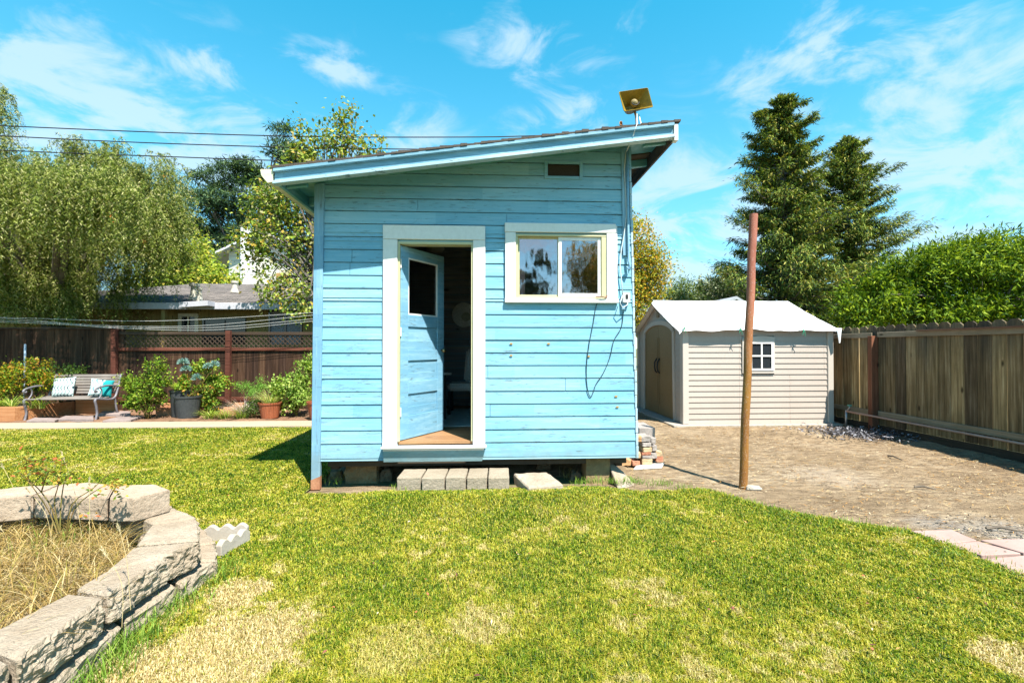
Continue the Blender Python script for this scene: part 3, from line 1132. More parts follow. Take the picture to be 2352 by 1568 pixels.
window = wf.build('window', m_cream, shack, bevel=.002)
for (x0, x1, yy, w) in [(WIN[0] + T + .002, .735, YF + .018, .018), (.722, WIN[1] - T - .032, YF - .006, .034)]:
    sf = MB()
    z0, z1 = WIN[2] + T + .002, WIN[3] - T - .002
    sf.box(x0, x0 + w, yy, yy + .02, z0, z1)
    sf.box(x1 - w, x1, yy, yy + .02, z0, z1)
    sf.box(x0 + w + .0005, x1 - w - .0005, yy + .001, yy + .019, z1 - w, z1)
    sf.box(x0 + w + .0005, x1 - w - .0005, yy + .001, yy + .019, z0, z0 + w)
    sash = sf.build('sash', m_cream if w < .02 else m_white, window, bevel=.002)
    MB().box(x0 + w + .0006, x1 - w - .0006, yy + .008, yy + .012, z0 + w + .0005, z1 - w - .0005).build('pane', m_glass, window)
la = MB()
lp = PY(1382, 683, YF - .05)
la.tube([lp + Vector((-.06, 0, .005)), lp + Vector((0, -.01, .008)), lp + Vector((.05, 0, -.004))], .007, 6)
la.tube([lp + Vector((.045, 0, 0)), lp + Vector((.055, 0, .02))], .010, 6)
la.build('window_latch', mottled('rusty_latch', (.25, .13, .08, 1), (.4, .25, .18, 1), 20, 90), window)

# gable vent
vf = MB()
for (x0, x1, z0, z1) in [(VENT[0] - .035, VENT[0] - .0, VENT[2] - .03, VENT[3] + .03), (VENT[1], VENT[1] + .035, VENT[2] - .03, VENT[3] + .03),
                         (VENT[0] + .0005, VENT[1] - .0005, VENT[3], VENT[3] + .03), (VENT[0] + .0005, VENT[1] - .0005, VENT[2] - .03, VENT[2])]:
    vf.box(x0, x1, YF - .014, YF + .02, z0, z1)
vent = vf.build('gable_vent', m_blue, shack, bevel=.003)
MB().box(VENT[0], VENT[1], YF + .012, YF + .016, VENT[2], VENT[3]).build('vent_screen', m_screen, vent)

# rust spots: nail heads bleeding on the siding
m_rustspot = mottled('rust_bleed', (.38, .20, .03, 1), (.45, .32, .13, 1), 60, 160)
for (px, py) in [(1174, 789), (1260, 789), (1174, 816), (1352, 818), (1415, 910), (1418, 934)]:
    p = PY(px, py, YF - .006)
    q = MB()
    q.lathe([(0, .0035), (.011, .003), (.011, 0)], p, 12, Matrix.Diagonal((1.5, 1, .8, 1)) @ Matrix.Rotation(R(90), 4, 'X'))
    q.build('rusty_nail', m_rustspot, shack)

# conduit, wires, outlet
cdt = MB()
c0, c1 = PY(1441, 345, YF - .045), PY(1444, 600, YF - .04)
cdt.tube([c0, PY(1442, 470, YF - .04), c1, c1 + Vector((.012, -.012, -.05)), c1 + Vector((.0, -.015, -.09)), c1 + Vector((-.02, -.01, -.06))], .013, 10)
cdt.build('conduit', m_blue_v, shack, smooth=True)
wr = MB()
cabp = [(1463, 262), (1463, 285), (1456, 308), (1447, 330), (1438, 350), (1434, 390), (1437, 440), (1439, 495), (1433, 540), (1427, 575), (1424, 610), (1428, 650), (1430, 678)]
pts = []
for i, (px, py) in enumerate(cabp):
    yy = YR - .035 if py < 325 else YF - .03
    if i == 0:
        yy = YF - .05
    if py == 330: yy = YF - .22
    pts.append(PY(px, py, yy))
wr.tube(pts, .0055, 6)
wr.build('cable', m_cable, shack, smooth=True)
wr = MB()
wr.tube([PY(px, py, YF - .016) for (px, py) in [(1440, 440), (1441, 500), (1440, 560), (1446, 588), (1447, 620)]], .004, 6)
wr.build('cable', m_black, shack, smooth=True)
bx = PY(1438, 684, YF - .03)
ob = MB().box(bx.x - .035, bx.x + .035, YF - .055, YF - .004, bx.z - .05, bx.z + .05).build('outlet_box', m_white, shack, bevel=.004)
MB().box(bx.x - .012, bx.x + .014, YF - .060, YF - .0553, bx.z - .012, bx.z + .032).build('socket', m_black, ob)
ob2 = MB().box(bx.x - .045, bx.x - .004, YF - .035, YF - .004, bx.z - .12, bx.z - .052).build('junction_box', m_blue_v, shack, bevel=.003)
wr = MB()
wr.tube([PY(1430, 678, YF - .06), PY(1424, 696, YF - .08), PY(1430, 707, YF - .08), PY(1441, 700, YF - .07), PY(1442, 692, YF - .058)], .005, 6)
wr.build('cable', m_cable, shack, smooth=True)


def smooth_path(pts, k=4):
    out = []
    P_ = [Vector(p) for p in pts]
    for i in range(len(P_) - 1):
        a, b, c, d = P_[max(i - 1, 0)], P_[i], P_[i + 1], P_[min(i + 2, len(P_) - 1)]
        for j in range(k):
            t = j / k
            out.append(.5 * ((2 * b) + (-a + c) * t + (2 * a - 5 * b + 4 * c - d) * t * t + (-a + 3 * b - 3 * c + d) * t ** 3))
    out.append(P_[-1])
    return out


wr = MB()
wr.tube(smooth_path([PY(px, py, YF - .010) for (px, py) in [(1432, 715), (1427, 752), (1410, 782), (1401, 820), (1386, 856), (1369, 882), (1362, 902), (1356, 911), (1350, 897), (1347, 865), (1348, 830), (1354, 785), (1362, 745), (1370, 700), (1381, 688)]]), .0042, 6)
wr.build('cord_shadow', m_cord_shadow, shack, smooth=True)  # thin dark tube standing for a cast shadow; the cord itself is unseen

# ---------------------------------------------------------------- things in the shack
m_chair = mottled('grey_upholstery', (.62, .60, .56, 1), (.70, .68, .62, 1), 6, 60, .9, .3)
ch = empty('chair', (.02, 6.95, .462), 'pale grey upholstered chair inside the shack beyond the doorway', 'chair')
c = MB().box(-.56, -.02, 6.7, 7.2, .80, .90)
c.build('seat', m_chair, ch, bevel=.03, seg=3)
c = MB().hexa([(-.36, 7.12, .9), (.02, 7.12, .9), (.02, 7.22, .9), (-.36, 7.22, .9)], [(-.32, 7.2, 1.38), (0, 7.2, 1.38), (0, 7.28, 1.38), (-.32, 7.28, 1.38)])
c.build('backrest', m_chair, ch, bevel=.03, seg=3)
for (x, y) in [(-.53, 6.73), (-.05, 6.73), (-.53, 7.17), (-.05, 7.17)]:
    MB().tube([(x, y, .47), (x, y, .80)], .02, 8).build('leg', m_black, ch)
mi = empty('round_mirror', (-.08, YB - .075, 1.62), 'round pale disc hanging on the back wall inside shack', 'wall decoration')
mc = PY(1066, 723, YB - .08)
mi.location = mc
MB().lathe([(0, .012), (.19, .012), (.20, .006), (.20, 0)], mc, 32, Matrix.Rotation(R(90), 4, 'X')).build('disc', mottled('disc_face', (.62, .62, .55, 1), (.75, .75, .66, 1), 8, 40, .5), mi)
MB().lathe([(0, .02), (.07, .018), (.075, .012)], mc + Vector((.03, 0, -.03)), 20, Matrix.Rotation(R(90), 4, 'X')).build('centre', mottled('disc_centre', (.55, .55, .45, 1), (.3, .33, .2, 1), 30, 90), mi)
tb = empty('side_table', (-.22, 6.3, .462), 'small dark side table standing inside the doorway', 'table')
tp = PY(1030, 858, 6.3)
MB().lathe([(0, -.01), (.09, -.01), (.09, .012), (0, .012)], (tp.x - .05, 6.3, tp.z), 20).build('tabletop', m_cable, tb)
MB().tube([(tp.x - .05, 6.3, .47), (tp.x - .05, 6.3, tp.z - .012)], .02, 8).build('leg', m_black, tb)
tag(MB().box(-1.1, 1.1, 5.75, 7.4, .4635, .472).build('rug', mottled('grey_rug', (.40, .39, .36, 1), (.62, .60, .55, 1), 9, 60, .95, .6)), 'mottled grey rug on the shack floor', 'rug')
lt = empty('ceiling_lamp', (-.12, 6.5, 2.75), 'small unlit ceiling lamp under the shack rafters', 'lamp')
lpz = PY(1000, 568, 6.2)
lt.location = lpz
MB().lathe([(.02, .10), (.03, .06), (.10, .02), (.12, -.02), (.10, -.05), (.0, -.07)], lpz, 16).build('lamp_shade', mottled('dull_glass_shade', (.35, .32, .25, 1), (.25, .22, .17, 1), 8, 30, .5), lt, smooth=True)
MB().tube([lpz + Vector((0, 0, .1)), lpz + Vector((0, 0, .3))], .012, 8).build('stem', m_black, lt)

# ---------------------------------------------------------------- horn on the roof
hc = PY(1460, 230, YF + .05)
horn = empty('horn_speaker', hc, 'yellowed rectangular flared horn tilted on a short post on the roof', 'loudspeaker')
HMt = Matrix.Translation(hc) @ Matrix.Rotation(R(6), 4, 'Z') @ Matrix.Rotation(R(-12.5), 4, 'Y') @ Matrix.Rotation(R(-6), 4, 'X')
hw, hh = .163, .108
fl_ = MB()


def rect(w, h, y, r=.25):
    a = []
    for (sx, sy) in ((1, 1), (-1, 1), (-1, -1), (1, -1)):
        for k in range(4):
            th = math.atan2(sy, sx) - R(45) + R(90) * k / 3
            a.append(Vector((sx * w * (1 - r * h / w) + r * h * math.cos(th), y, sy * h * (1 - r) + r * h * math.sin(th))))
    return a


secs = [(hw + .004, hh + .004, -.008, .14), (hw, hh, -.012, .14), (hw - .006, hh - .006, -.006, .14), (hw * .62, hh * .62, .075, .3), (hw * .36, hh * .42, .13, .6), (hw * .30, hh * .38, .17, .9)]
outer = [(hw * .34, hh * .42, .185, .9), (hw * .42, hh * .48, .14, .6), (hw * .66, hh * .66, .085, .3), (hw + .004, hh + .004, -.008, .14)]


def loft(mb, secs):
    base = len(mb.v)
    n = 16
    for sc_ in secs:
        for p in rect(*sc_):
            mb.v.append(HMt @ p)
    for i in range(len(secs) - 1):
        for k in range(n):
            q = base + i * n
            mb.f.append((q + k, q + (k + 1) % n, q + n + (k + 1) % n, q + n + k))


loft(fl_, secs)
fl_.f.append(tuple(len(fl_.v) - 16 + k for k in range(16)))
fl_.build('flare', mottled('yellowed_horn_paint', (.24, .16, .02, 1), (.32, .22, .035, 1), 8, 60, .45, .1, c3=(.17, .10, .015, 1)), horn)
ob_ = MB()
loft(ob_, outer)
ob_.build('housing', mottled('grey_horn_back', (.22, .25, .22, 1), (.3, .33, .3, 1), 8, 60), horn)
MB().lathe([(0, -.01), (.022, -.004), (.036, .012), (.040, .03), (.036, .05), (.02, .06)], hc + (HMt.to_3x3() @ Vector((.008, .03, .004))), 20,
           HMt.to_3x3().to_4x4() @ Matrix.Rotation(R(-90), 4, 'X')).build('horn_dome', mottled('dome_paint', (.30, .24, .12, 1), (.24, .17, .06, 1), 8, 60, .35), horn, smooth=True)
dm = MB()
ring = [HMt @ Vector((.008 + .043 * math.cos(R(a_)), .03, .004 + .043 * math.sin(R(a_)))) for a_ in range(200, 341, 14)]
dm.tube(ring, .006, 6)
dm.build('dome_slot', m_black, horn, smooth=True)
MB().tube([hc + Vector((.016, .10, -.06)), hc + Vector((.018, .04, -.15)), Vector((hc.x + .016, YF + .02, rz(hc.x) + .012))], .013, 10).build('post', mottled('rusty_bracket', (.30, .16, .12, 1), (.45, .33, .28, 1), 14, 70), horn)
MB().tube([hc + Vector((.05, .05, -.13)), Vector((hc.x + .04, YF - .1, rz(hc.x) + .02))], .006, 6).build('bracket', m_white, horn)

cs = PY(1424, 287, YR + .15)
cu = MB()
prof = []
for k in range(16):
    th = k / 15 * 4.4 + .4
    r_ = .010 + .016 * k / 15
    prof.append((r_ * math.cos(th), r_ * math.sin(th)))
poly = [(cs.x + a, cs.z + b) for (a, b) in prof] + [(cs.x + a * .8, cs.z + b * .8) for (a, b) in reversed(prof)]
cu.extr([(a, cs.y - .05, b) for (a, b) in poly], (.04, .12, 0))
tag(cu.build('curled_scrap', mottled('orange_scrap', (.45, .24, .12, 1), (.6, .36, .2, 1), 20, 80)), 'curled orange brown scrap lying on the roof edge left of the horn', 'debris')

# ---------------------------------------------------------------- under and around the shack
m_step = mottled('step_concrete', (.26, .215, .155, 1), (.34, .285, .22, 1), 3, 45, .9, .8, .012, c3=(.17, .14, .10, 1), src='World')
m_stepd = mottled('rough_concrete', (.28, .22, .16, 1), (.42, .36, .28, 1), 4, 40, .95, .9, .012, c3=(.16, .12, .09, 1), src='World')


def rocky(name, lo, hi, mat, cuts=5, amp=.006, freq=14, parent=None, bevel=.008, rough_faces=None, ramp_amp=.02):
    """a block whose faces are subdivided and knocked about; rough_faces: indexes of side edges (0..3) split rough"""
    bm = bmesh.new()
    vs = [bm.verts.new(Vector(p)) for p in list(lo) + list(hi)]
    for f in [(3, 2, 1, 0), (4, 5, 6, 7), (0, 1, 5, 4), (1, 2, 6, 5), (2, 3, 7, 6), (3, 0, 4, 7)]:
        bm.faces.new([vs[i] for i in f])
    bmesh.ops.recalc_face_normals(bm, faces=bm.faces)
    if bevel:
        bmesh.ops.bevel(bm, geom=list(bm.edges), offset=bevel, segments=1, affect='EDGES', clamp_overlap=True)
    bmesh.ops.subdivide_edges(bm, edges=[e for e in bm.edges if e.calc_length() > bevel * 2.5], cuts=cuts, use_grid_fill=True)
    bm.normal_update()
    lo = [Vector(p) for p in lo]
    for v in bm.verts:
        d = amp * mnoise.fractal(v.co * freq, .7, 2.2, 4)
        if rough_faces:
            for e in rough_faces:
                a, b = lo[e], lo[(e + 1) % 4]
                t_ = (b - a).normalized()
                nn = Vector((t_.y, -t_.x, 0))
                dist = abs((v.co - a).dot(nn))
                dist2 = abs((Vector((v.co.x, v.co.y, 0)) - Vector((a.x, a.y, 0))).dot(nn))
                if dist2 < .02:
                    w = 1 - dist2 / .02
                    d += w * ramp_amp * (.9 * mnoise.fractal(v.co * 24, .8, 2.3, 5) + .35 * mnoise.noise(v.co * 7) - .25)
        v.co += v.normal * d
    me = bpy.data.meshes.new(name)
    bm.to_mesh(me)
    bm.free()
    return link_mesh(name, me, mat, parent)


stx = [910, 967, 1022, 1071, 1120, 1171]
stl = ['leftmost of the five pale concrete step blocks below the door', 'second step block from the left below the shack door', 'middle one of the five concrete step blocks below the door',
       'fourth step block from the left below the shack door', 'rightmost of the five concrete step blocks beside the rough slab']
for i in range(5):
    a = G(stx[i] + 1, 1097, .19)
    b = G(stx[i + 1] - 1, 1097, .19)
    yb = 4.86
    xa = a.x + .002
    xb = b.x - .002
    dz = rnd.uniform(-.004, .004)
    tw = rnd.uniform(-.006, .006)
    back_shift = .02
    o = rocky('step_block', [(xa, a.y, .02), (xb, a.y + tw, .02), (xb + .01, yb, .02), (xa + .01, yb, .02)],
              [(xa, a.y, .19 + dz), (xb, a.y + tw, .19 + dz), (xb + .01, yb, .19), (xa + .01, yb, .19)], m_step, 5, .003, 20, bevel=.006)
    tag(o, stl[i], 'paving block', 'concrete step blocks below the door')
q = [G(1180, 1087, .16), G(1256, 1083, .16), G(1295, 1112, .13), G(1213, 1119, .13)]
q = [q[3], q[2], q[1], q[0]]
o = rocky('concrete_slab', [(p.x, p.y, .05) for p in q], [(p.x, p.y, p.z) for p in q], m_stepd, 7, .008, 12, bevel=.01)
tag(o, 'rough broken concrete slab lying right of the step blocks', 'slab')


def block_at(name, x0, x1, y0, y1, z0, z1, mat, label, cat, group=None, rot=0, amp=.005):
    cx, cy = (x0 + x1) / 2, (y0 + y1) / 2
    Rm = Matrix.Rotation(rot, 2)
    cr = [Rm @ Vector((x - cx, y - cy)) + Vector((cx, cy)) for (x, y) in ((x0, y0), (x1, y0), (x1, y1), (x0, y1))]
    o = rocky(name, [(p.x, p.y, z0) for p in cr], [(p.x, p.y, z1) for p in cr], mat, 4, amp, 18, bevel=.005)
    return tag(o, label, cat, group)


m_pier = mottled('mossy_pier', (.22, .15, .07, 1), (.34, .25, .13, 1), 5, 40, .95, .9, .015, c3=(.09, .065, .035, 1))
pa, pb = PY(1345, 1060, 5.0), PY(1400, 1060, 5.0)
block_at('foundation_pier', pa.x, pb.x, 4.98, 5.25, -.06, .27, m_pier, 'mossy foundation block under the right end of the shack', 'foundation block', 'foundation blocks under the shack')
pa, pb = PY(792, 1060, 5.15), PY(866, 1060, 5.15)
block_at('foundation_pier', pa.x, pb.x, 5.15, 5.4, -.06, .19, m_pier, 'shaded foundation block under the left end of the shack', 'foundation block', 'foundation blocks under the shack', amp=.02)
m_rub = mottled('earthy_rubble', (.16, .11, .065, 1), (.28, .21, .13, 1), 6, 45, .95, .9, .012, c3=(.07, .05, .03, 1), src='World')
for (px, py, w_, h_, lab) in [(770, 1098, .16, .07, 'small earthy stone by the corner post under the shack'), (885, 1100, .14, .10, 'earthy stone under the shack left of the step blocks'), (1250, 1080, .2, .13, 'dark earthy lump under the shack behind the rough slab'),
                              (1325, 1098, .15, .06, 'low stone under the shack left of the mossy block'), (1405, 1094, .12, .07, 'stone between mossy block and tilted broken piece')]:
    c_ = G(px, py)
    o = rocky('rubble_stone', [(c_.x - w_ / 2, c_.y, -.06), (c_.x + w_ / 2, c_.y + .02, -.06), (c_.x + w_ * .45, c_.y + .14, -.06), (c_.x - w_ * .4, c_.y + .15, -.06)],
              [(c_.x - w_ * .36, c_.y + .02, h_ * .8), (c_.x + w_ * .3, c_.y + .03, h_), (c_.x + w_ * .28, c_.y + .12, h_ * .9), (c_.x - w_ * .28, c_.y + .12, h_)], m_rub, 5, .014, 16)
    tag(o, lab, 'stone')
pa, pb = PY(1393, 1075, 5.05), PY(1455, 1085, 5.05)
o = rocky('broken_slab', [(pa.x + .03, 4.72, .0), (pa.x + .24, 4.8, .0), (pa.x + .26, 5.15, .0), (pa.x + .05, 5.1, .0)],
          [(pa.x + .04, 4.80, .04), (pa.x + .22, 4.86, .03), (pa.x + .10, 5.15, .16), (pa.x + .02, 5.1, .2)], m_stepd, 5, .008, 12)
tag(o, 'tilted broken concrete piece under the right corner of the shack', 'rubble')
o = rocky('flat_stone', [(p.x, p.y, .0) for p in (G(1455, 1080), G(1520, 1076), G(1525, 1066), G(1462, 1071))],
          [(p.x, p.y, .025) for p in (G(1455, 1080), G(1520, 1076), G(1525, 1066), G(1462, 1071))], mottled('pale_stone', (.62, .60, .55, 1), (.7, .68, .63, 1), 5, 40), 4, .004, 14)
tag(o, 'thin pale flat stone in front of the brick pile', 'stone')

m_brick = [mottled('brick_' + n_, c1_, c2_, 9, 60, .9, .7, .006, src='World') for n_, c1_, c2_ in
           [('red', (.36, .14, .08, 1), (.46, .22, .14, 1)), ('tan', (.42, .30, .17, 1), (.55, .42, .26, 1)), ('grey', (.24, .21, .19, 1), (.38, .34, .31, 1)), ('orange', (.46, .24, .10, 1), (.55, .34, .18, 1))]]
# px, py of the face centre, width, height in picture units, material, description
bricks = [(1438, 1062, 24, 15, 3, 'orange brick lying leftmost under the shack corner'), (1462, 1064, 18, 11, 0, 'small red brick between the orange and the tan brick on the ground'),
          (1488, 1062, 24, 15, 1, 'tan brick at the foot of the pile by the flat stone'), (1517, 1054, 16, 13, 0, 'reddish brick lying apart right of the pile'),
          (1487, 1049, 22, 7, 2, 'grey brick lying directly on the tan brick at the foot'), (1486, 1042, 22, 7, 0, 'dark red brick second from the foot of the pile'),
          (1487, 1033, 21, 10, 1, 'tan brick in the middle of the pile'), (1485, 1021, 21, 9, 2, 'mottled grey brick above the middle tan brick'),
          (1484, 1008, 22, 13, 2, 'topmost large grey brick of the pile'), (1468, 1008, 11, 14, 3, 'orange brick on end at top of pile against the shack'),
          (1500, 1012, 12, 13, 2, 'pale grey brick with holes beside the topmost brick'), (1503, 1029, 12, 13, 2, 'broken grey brick right of the pile middle'),
          (1503, 1046, 14, 13, 2, 'dark broken brick right of the pile foot'), (1514, 1042, 15, 12, 1, 'tan brick resting on the outermost reddish brick'),
          (1470, 990, 22, 6, 0, 'pink brick lying flat behind the top of the pile'), (1467, 1045, 12, 14, 1, 'tan brick fragment wedged against the shack corner')]
for i, (px, py, w, h, mi_, lab) in enumerate(bricks):
    yy = 5.55 if py > 1000 else 6.4
    if px > 1495:
        yy = 5.62
    p = PY(px, py, yy)
    s_ = yy * 1.01 / F
    zc = p.z
    block_at('brick', p.x - w * s_ / 2, p.x + w * s_ / 2, yy, yy + .20, zc - h * s_ / 2, zc + h * s_ / 2, m_brick[mi_], lab, 'brick', 'bricks piled at the shack corner', rot=rnd.uniform(-.08, .08), amp=.006)
# the buried core that carries the upper bricks
pa = PY(1475, 1060, 5.78)
block_at('brick_stack', pa.x - .03, pa.x + .17, 5.80, 6.25, -.02, .42, m_brick[2], 'grey stack of old bricks behind the front bricks of the pile', 'brick stack')

# ---------------------------------------------------------------- rusty pole
m_rust = mottled('rusty_steel', (.30, .13, .035, 1), (.38, .20, .05, 1), 5, 70, .75, .5, .004, c3=(.20, .06, .035, 1), stretch=(1, 1, .35), src='World')
t = NT('rusty_steel_pole')
sp = t.n.new('ShaderNodeSeparateXYZ')
t.l.new(t.geo.outputs['Position'], sp.inputs[0])
a = t.noise(t.vec((14, 14, 3), 'World'), 1, 5, .65)
f = t.noise(t.vec((90, 90, 60), 'World'), 1, 4, .7)
low = t.ramp(a, [(.3, (.15, .055, .015, 1)), (.5, (.24, .105, .02, 1)), (.7, (.30, .145, .024, 1))])
up_ = t.ramp(a, [(.3, (.26, .085, .055, 1)), (.7, (.36, .13, .085, 1))])
zz = t.math('ADD', sp.outputs['Z'], t.math('MULTIPLY', t.math('SUBTRACT', a, .5), 1.2))
col = t.mix(t.ramp(t.math('DIVIDE', zz, 3.0), [(.38, 0), (.72, 1)]), low, up_)
col = t.mix(t.ramp(f, [(.55, 0), (.75, .6)]), col, (.50, .40, .36, 1))
t.bump(f, .4, .004)
m_pole = t.fin(col, .7, 0, .3)
pb_, pt_ = G(1706, 1118), PY(1731, 492, G(1706, 1118).y - .02)
pole = empty('rusty_pole', pb_, 'tall leaning rusty steel pole standing in the bare earth', 'pole')
q = MB()
q.tube([pb_ - Vector((0, 0, .1))] + [pb_ + (pt_ - pb_) * (k / 12) + Vector((.004 * math.sin(k * 1.7), 0, 0)) for k in range(1, 12)] + [pt_], [.0395 + .0008 * math.sin(k * 2.3) for k in range(13)], 20)
q.build('pipe', m_pole, pole, smooth=False)
bt = pb_ + (pt_ - pb_) * .945
q = MB().tube([bt + Vector((.03, 0, 0)), bt + Vector((.055, 0, 0))], .012, 8)
q.build('bolt', m_rust, pole)

c_ = G(1722, 1121)
o = rocky('flat_stone', [(c_.x - .05, c_.y - .03, -.01), (c_.x + .11, c_.y - .05, -.01), (c_.x + .13, c_.y + .04, -.01), (c_.x - .02, c_.y + .05, -.01)],
          [(c_.x - .04, c_.y - .02, .02), (c_.x + .10, c_.y - .04, .015), (c_.x + .12, c_.y + .03, .02), (c_.x - .02, c_.y + .04, .03)], mottled('grey_stone', (.28, .26, .22, 1), (.4, .37, .32, 1), 8, 50, .95, .7, .01), 4, .006, 14)
tag(o, 'small grey stone at the foot of the rusty pole', 'stone')

# ---------------------------------------------------------------- resin shed
SX0, SX1, SY0, SY1 = 3.50, 6.28, 8.43, 11.03
SB = .03
SWZ = 1.73
SRZ = 2.34
shed = empty('resin_shed', ((SX0 + SX1) / 2, (SY0 + SY1) / 2, SB), 'beige resin storage shed with arched double doors', 'storage shed')
m_resin = mottled('beige_resin', (.37, .315, .27, 1), (.41, .355, .31, 1), 1.2, 30, .6, .08, .002, c3=(.31, .265, .23, 1))
m_resin_trim = mottled('pale_resin_trim', (.42, .37, .32, 1), (.46, .41, .36, 1), 1.2, 30, .6, .08, .002, c3=(.44, .40, .35, 1))
m_resin_door = mottled('brown_resin_door', (.20, .14, .065, 1), (.24, .17, .085, 1), 1.5, 30, .6, .08, .002, c3=(.16, .11, .05, 1))
slab = MB().box(SX0 - .22, SX1 + .1, SY0 - .12, SY1 + .2, -.02, .028)
tag(slab.build('shed_slab', mottled('slab_concrete', (.34, .30, .25, 1), (.42, .37, .31, 1), 2, 30, .9, .4, .006), bevel=.01), 'thin pale concrete slab under the beige shed', 'slab')
SWIN = (PY(1722, 790, SY0).x, PY(1773, 848, SY0).x, PY(1773, 848, SY0).z, PY(1740, 786, SY0).z)
wcx = (SWIN[0] + SWIN[1]) / 2
wall = MB()
pitch = 1.70 / 17
z = SB + .09
rows = []
while z < SWZ - .03:
    rows.append((z, min(z + pitch, SWZ)))
    z += pitch
PXa, PXb = PY(1704, 800, SY0).x, PY(1778, 800, SY0).x
PZa = PY(1740, 857, SY0).z
for (a, b) in [(SB, SB + .088)] + rows:
    segs = [(SX0 + .1, SX1 - .1)]
    if b > PZa and a < PY(1740, 775, SY0).z - .01:
        segs = [(SX0 + .1, PXa), (PXb, SX1 - .1)]
    for (u, v) in segs:
        u2 = u
        while u2 < v - .01:
            v2 = min(v, u2 + .94)
            wall.add([(u2, SY0 + .0, a), (v2 - .003, SY0 + .0, a), (v2 - .003, SY0 + .014, b), (u2, SY0 + .014, b), (u2, SY0 + .03, a), (v2 - .003, SY0 + .03, a), (v2 - .003, SY0 + .03, b), (u2, SY0 + .03, b)],
                     [(0, 1, 2, 3), (4, 7, 6, 5), (0, 4, 5, 1), (1, 5, 6, 2), (3, 2, 6, 7), (0, 3, 7, 4)])
            u2 = v2
wall.box(SX0 + .03, SX1 - .03, SY0 + .031, SY0 + .06, SB, SWZ - .01)
wall.build('side_wall', m_resin, shed)
# gable end on the left with the doors, and the far sides
yc = (SY0 + SY1) / 2


def gz(y):
    return SWZ + (SRZ - SWZ) * (1 - abs(y - yc) / ((SY1 - SY0) / 2))


gw = MB()
DY0, DY1 = yc - .83, yc + .83
n_ = 14


def arch(y, base=1.62, h=.26):
    k = (y - yc) / .83
    return base + h * math.sqrt(max(0, 1 - k * k * .92))


poly = [(SY0 + .01, SB), (SY0 + .01, gz(SY0 + .01)), (yc, SRZ - .01), (SY1 - .01, gz(SY1 - .01)), (SY1 - .01, SB), (DY1, SB)]
ar = [(DY1 - (DY1 - DY0) * k / n_, arch(DY1 - (DY1 - DY0) * k / n_)) for k in range(n_ + 1)]
poly += ar + [(DY0, SB)]
# build as strips for clean faces
ys = sorted({SY0 + .01, SY1 - .01, yc} | {p_[0] for p_ in ar})
for a, b in zip(ys, ys[1:]):
    za = arch(a) if DY0 - 1e-6 <= a and b <= DY1 + 1e-6 else SB
    zb = arch(b) if DY0 - 1e-6 <= a and b <= DY1 + 1e-6 else SB
    gw.hexa([(SX0 + .02, a, za), (SX0 + .02, b, zb), (SX0 + .06, b, zb), (SX0 + .06, a, za)], [(SX0 + .02, a, gz(a)), (SX0 + .02, b, gz(b)), (SX0 + .06, b, gz(b)), (SX0 + .06, a, gz(a))])
for (ya, yb2) in [(SY0 + .13, DY0 - .10), (DY1 + .10, SY1 - .1)]:
    z = SB + .03
    while z < 1.62:
        gw.add([(SX0 + .004, ya, z), (SX0 + .004, yb2, z), (SX0 + .018, yb2, z + pitch - .004), (SX0 + .018, ya, z + pitch - .004), (SX0 + .0195, ya, z), (SX0 + .0195, yb2, z)],
               [(0, 3, 2, 1), (0, 4, 3), (1, 2, 5), (0, 1, 5, 4)])
        z += pitch
gw.build('gable_wall', m_resin, shed)
gw = MB()
for a, b in zip([SY0, yc], [yc, SY1]):
    gw.hexa([(SX1 - .06, a, SB), (SX1 - .06, b, SB), (SX1 - .02, b, SB), (SX1 - .02, a, SB)], [(SX1 - .06, a, gz(a) - .01), (SX1 - .06, b, gz(b) - .01), (SX1 - .02, b, gz(b) - .01), (SX1 - .02, a, gz(a) - .01)])
gw.build('gable_wall', m_resin, shed)
MB().box(SX0 + .06, SX1 - .06, SY1 - .05, SY1, SB, SWZ - .01).build('back_wall', m_resin, shed)
for (x0, x1, y0, y1) in [(SX0 - .012, SX0 + .098, SY0 - .016, SY0 + .12), (SX1 - .098, SX1 + .012, SY0 - .016, SY0 + .12), (SX0 - .012, SX0 + .098, SY1 - .09, SY1 + .016)]:
    MB().box(x0, x1, y0, y1, SB - .001, SWZ - .02).build('corner_trim', m_resin_trim, shed, bevel=.008)
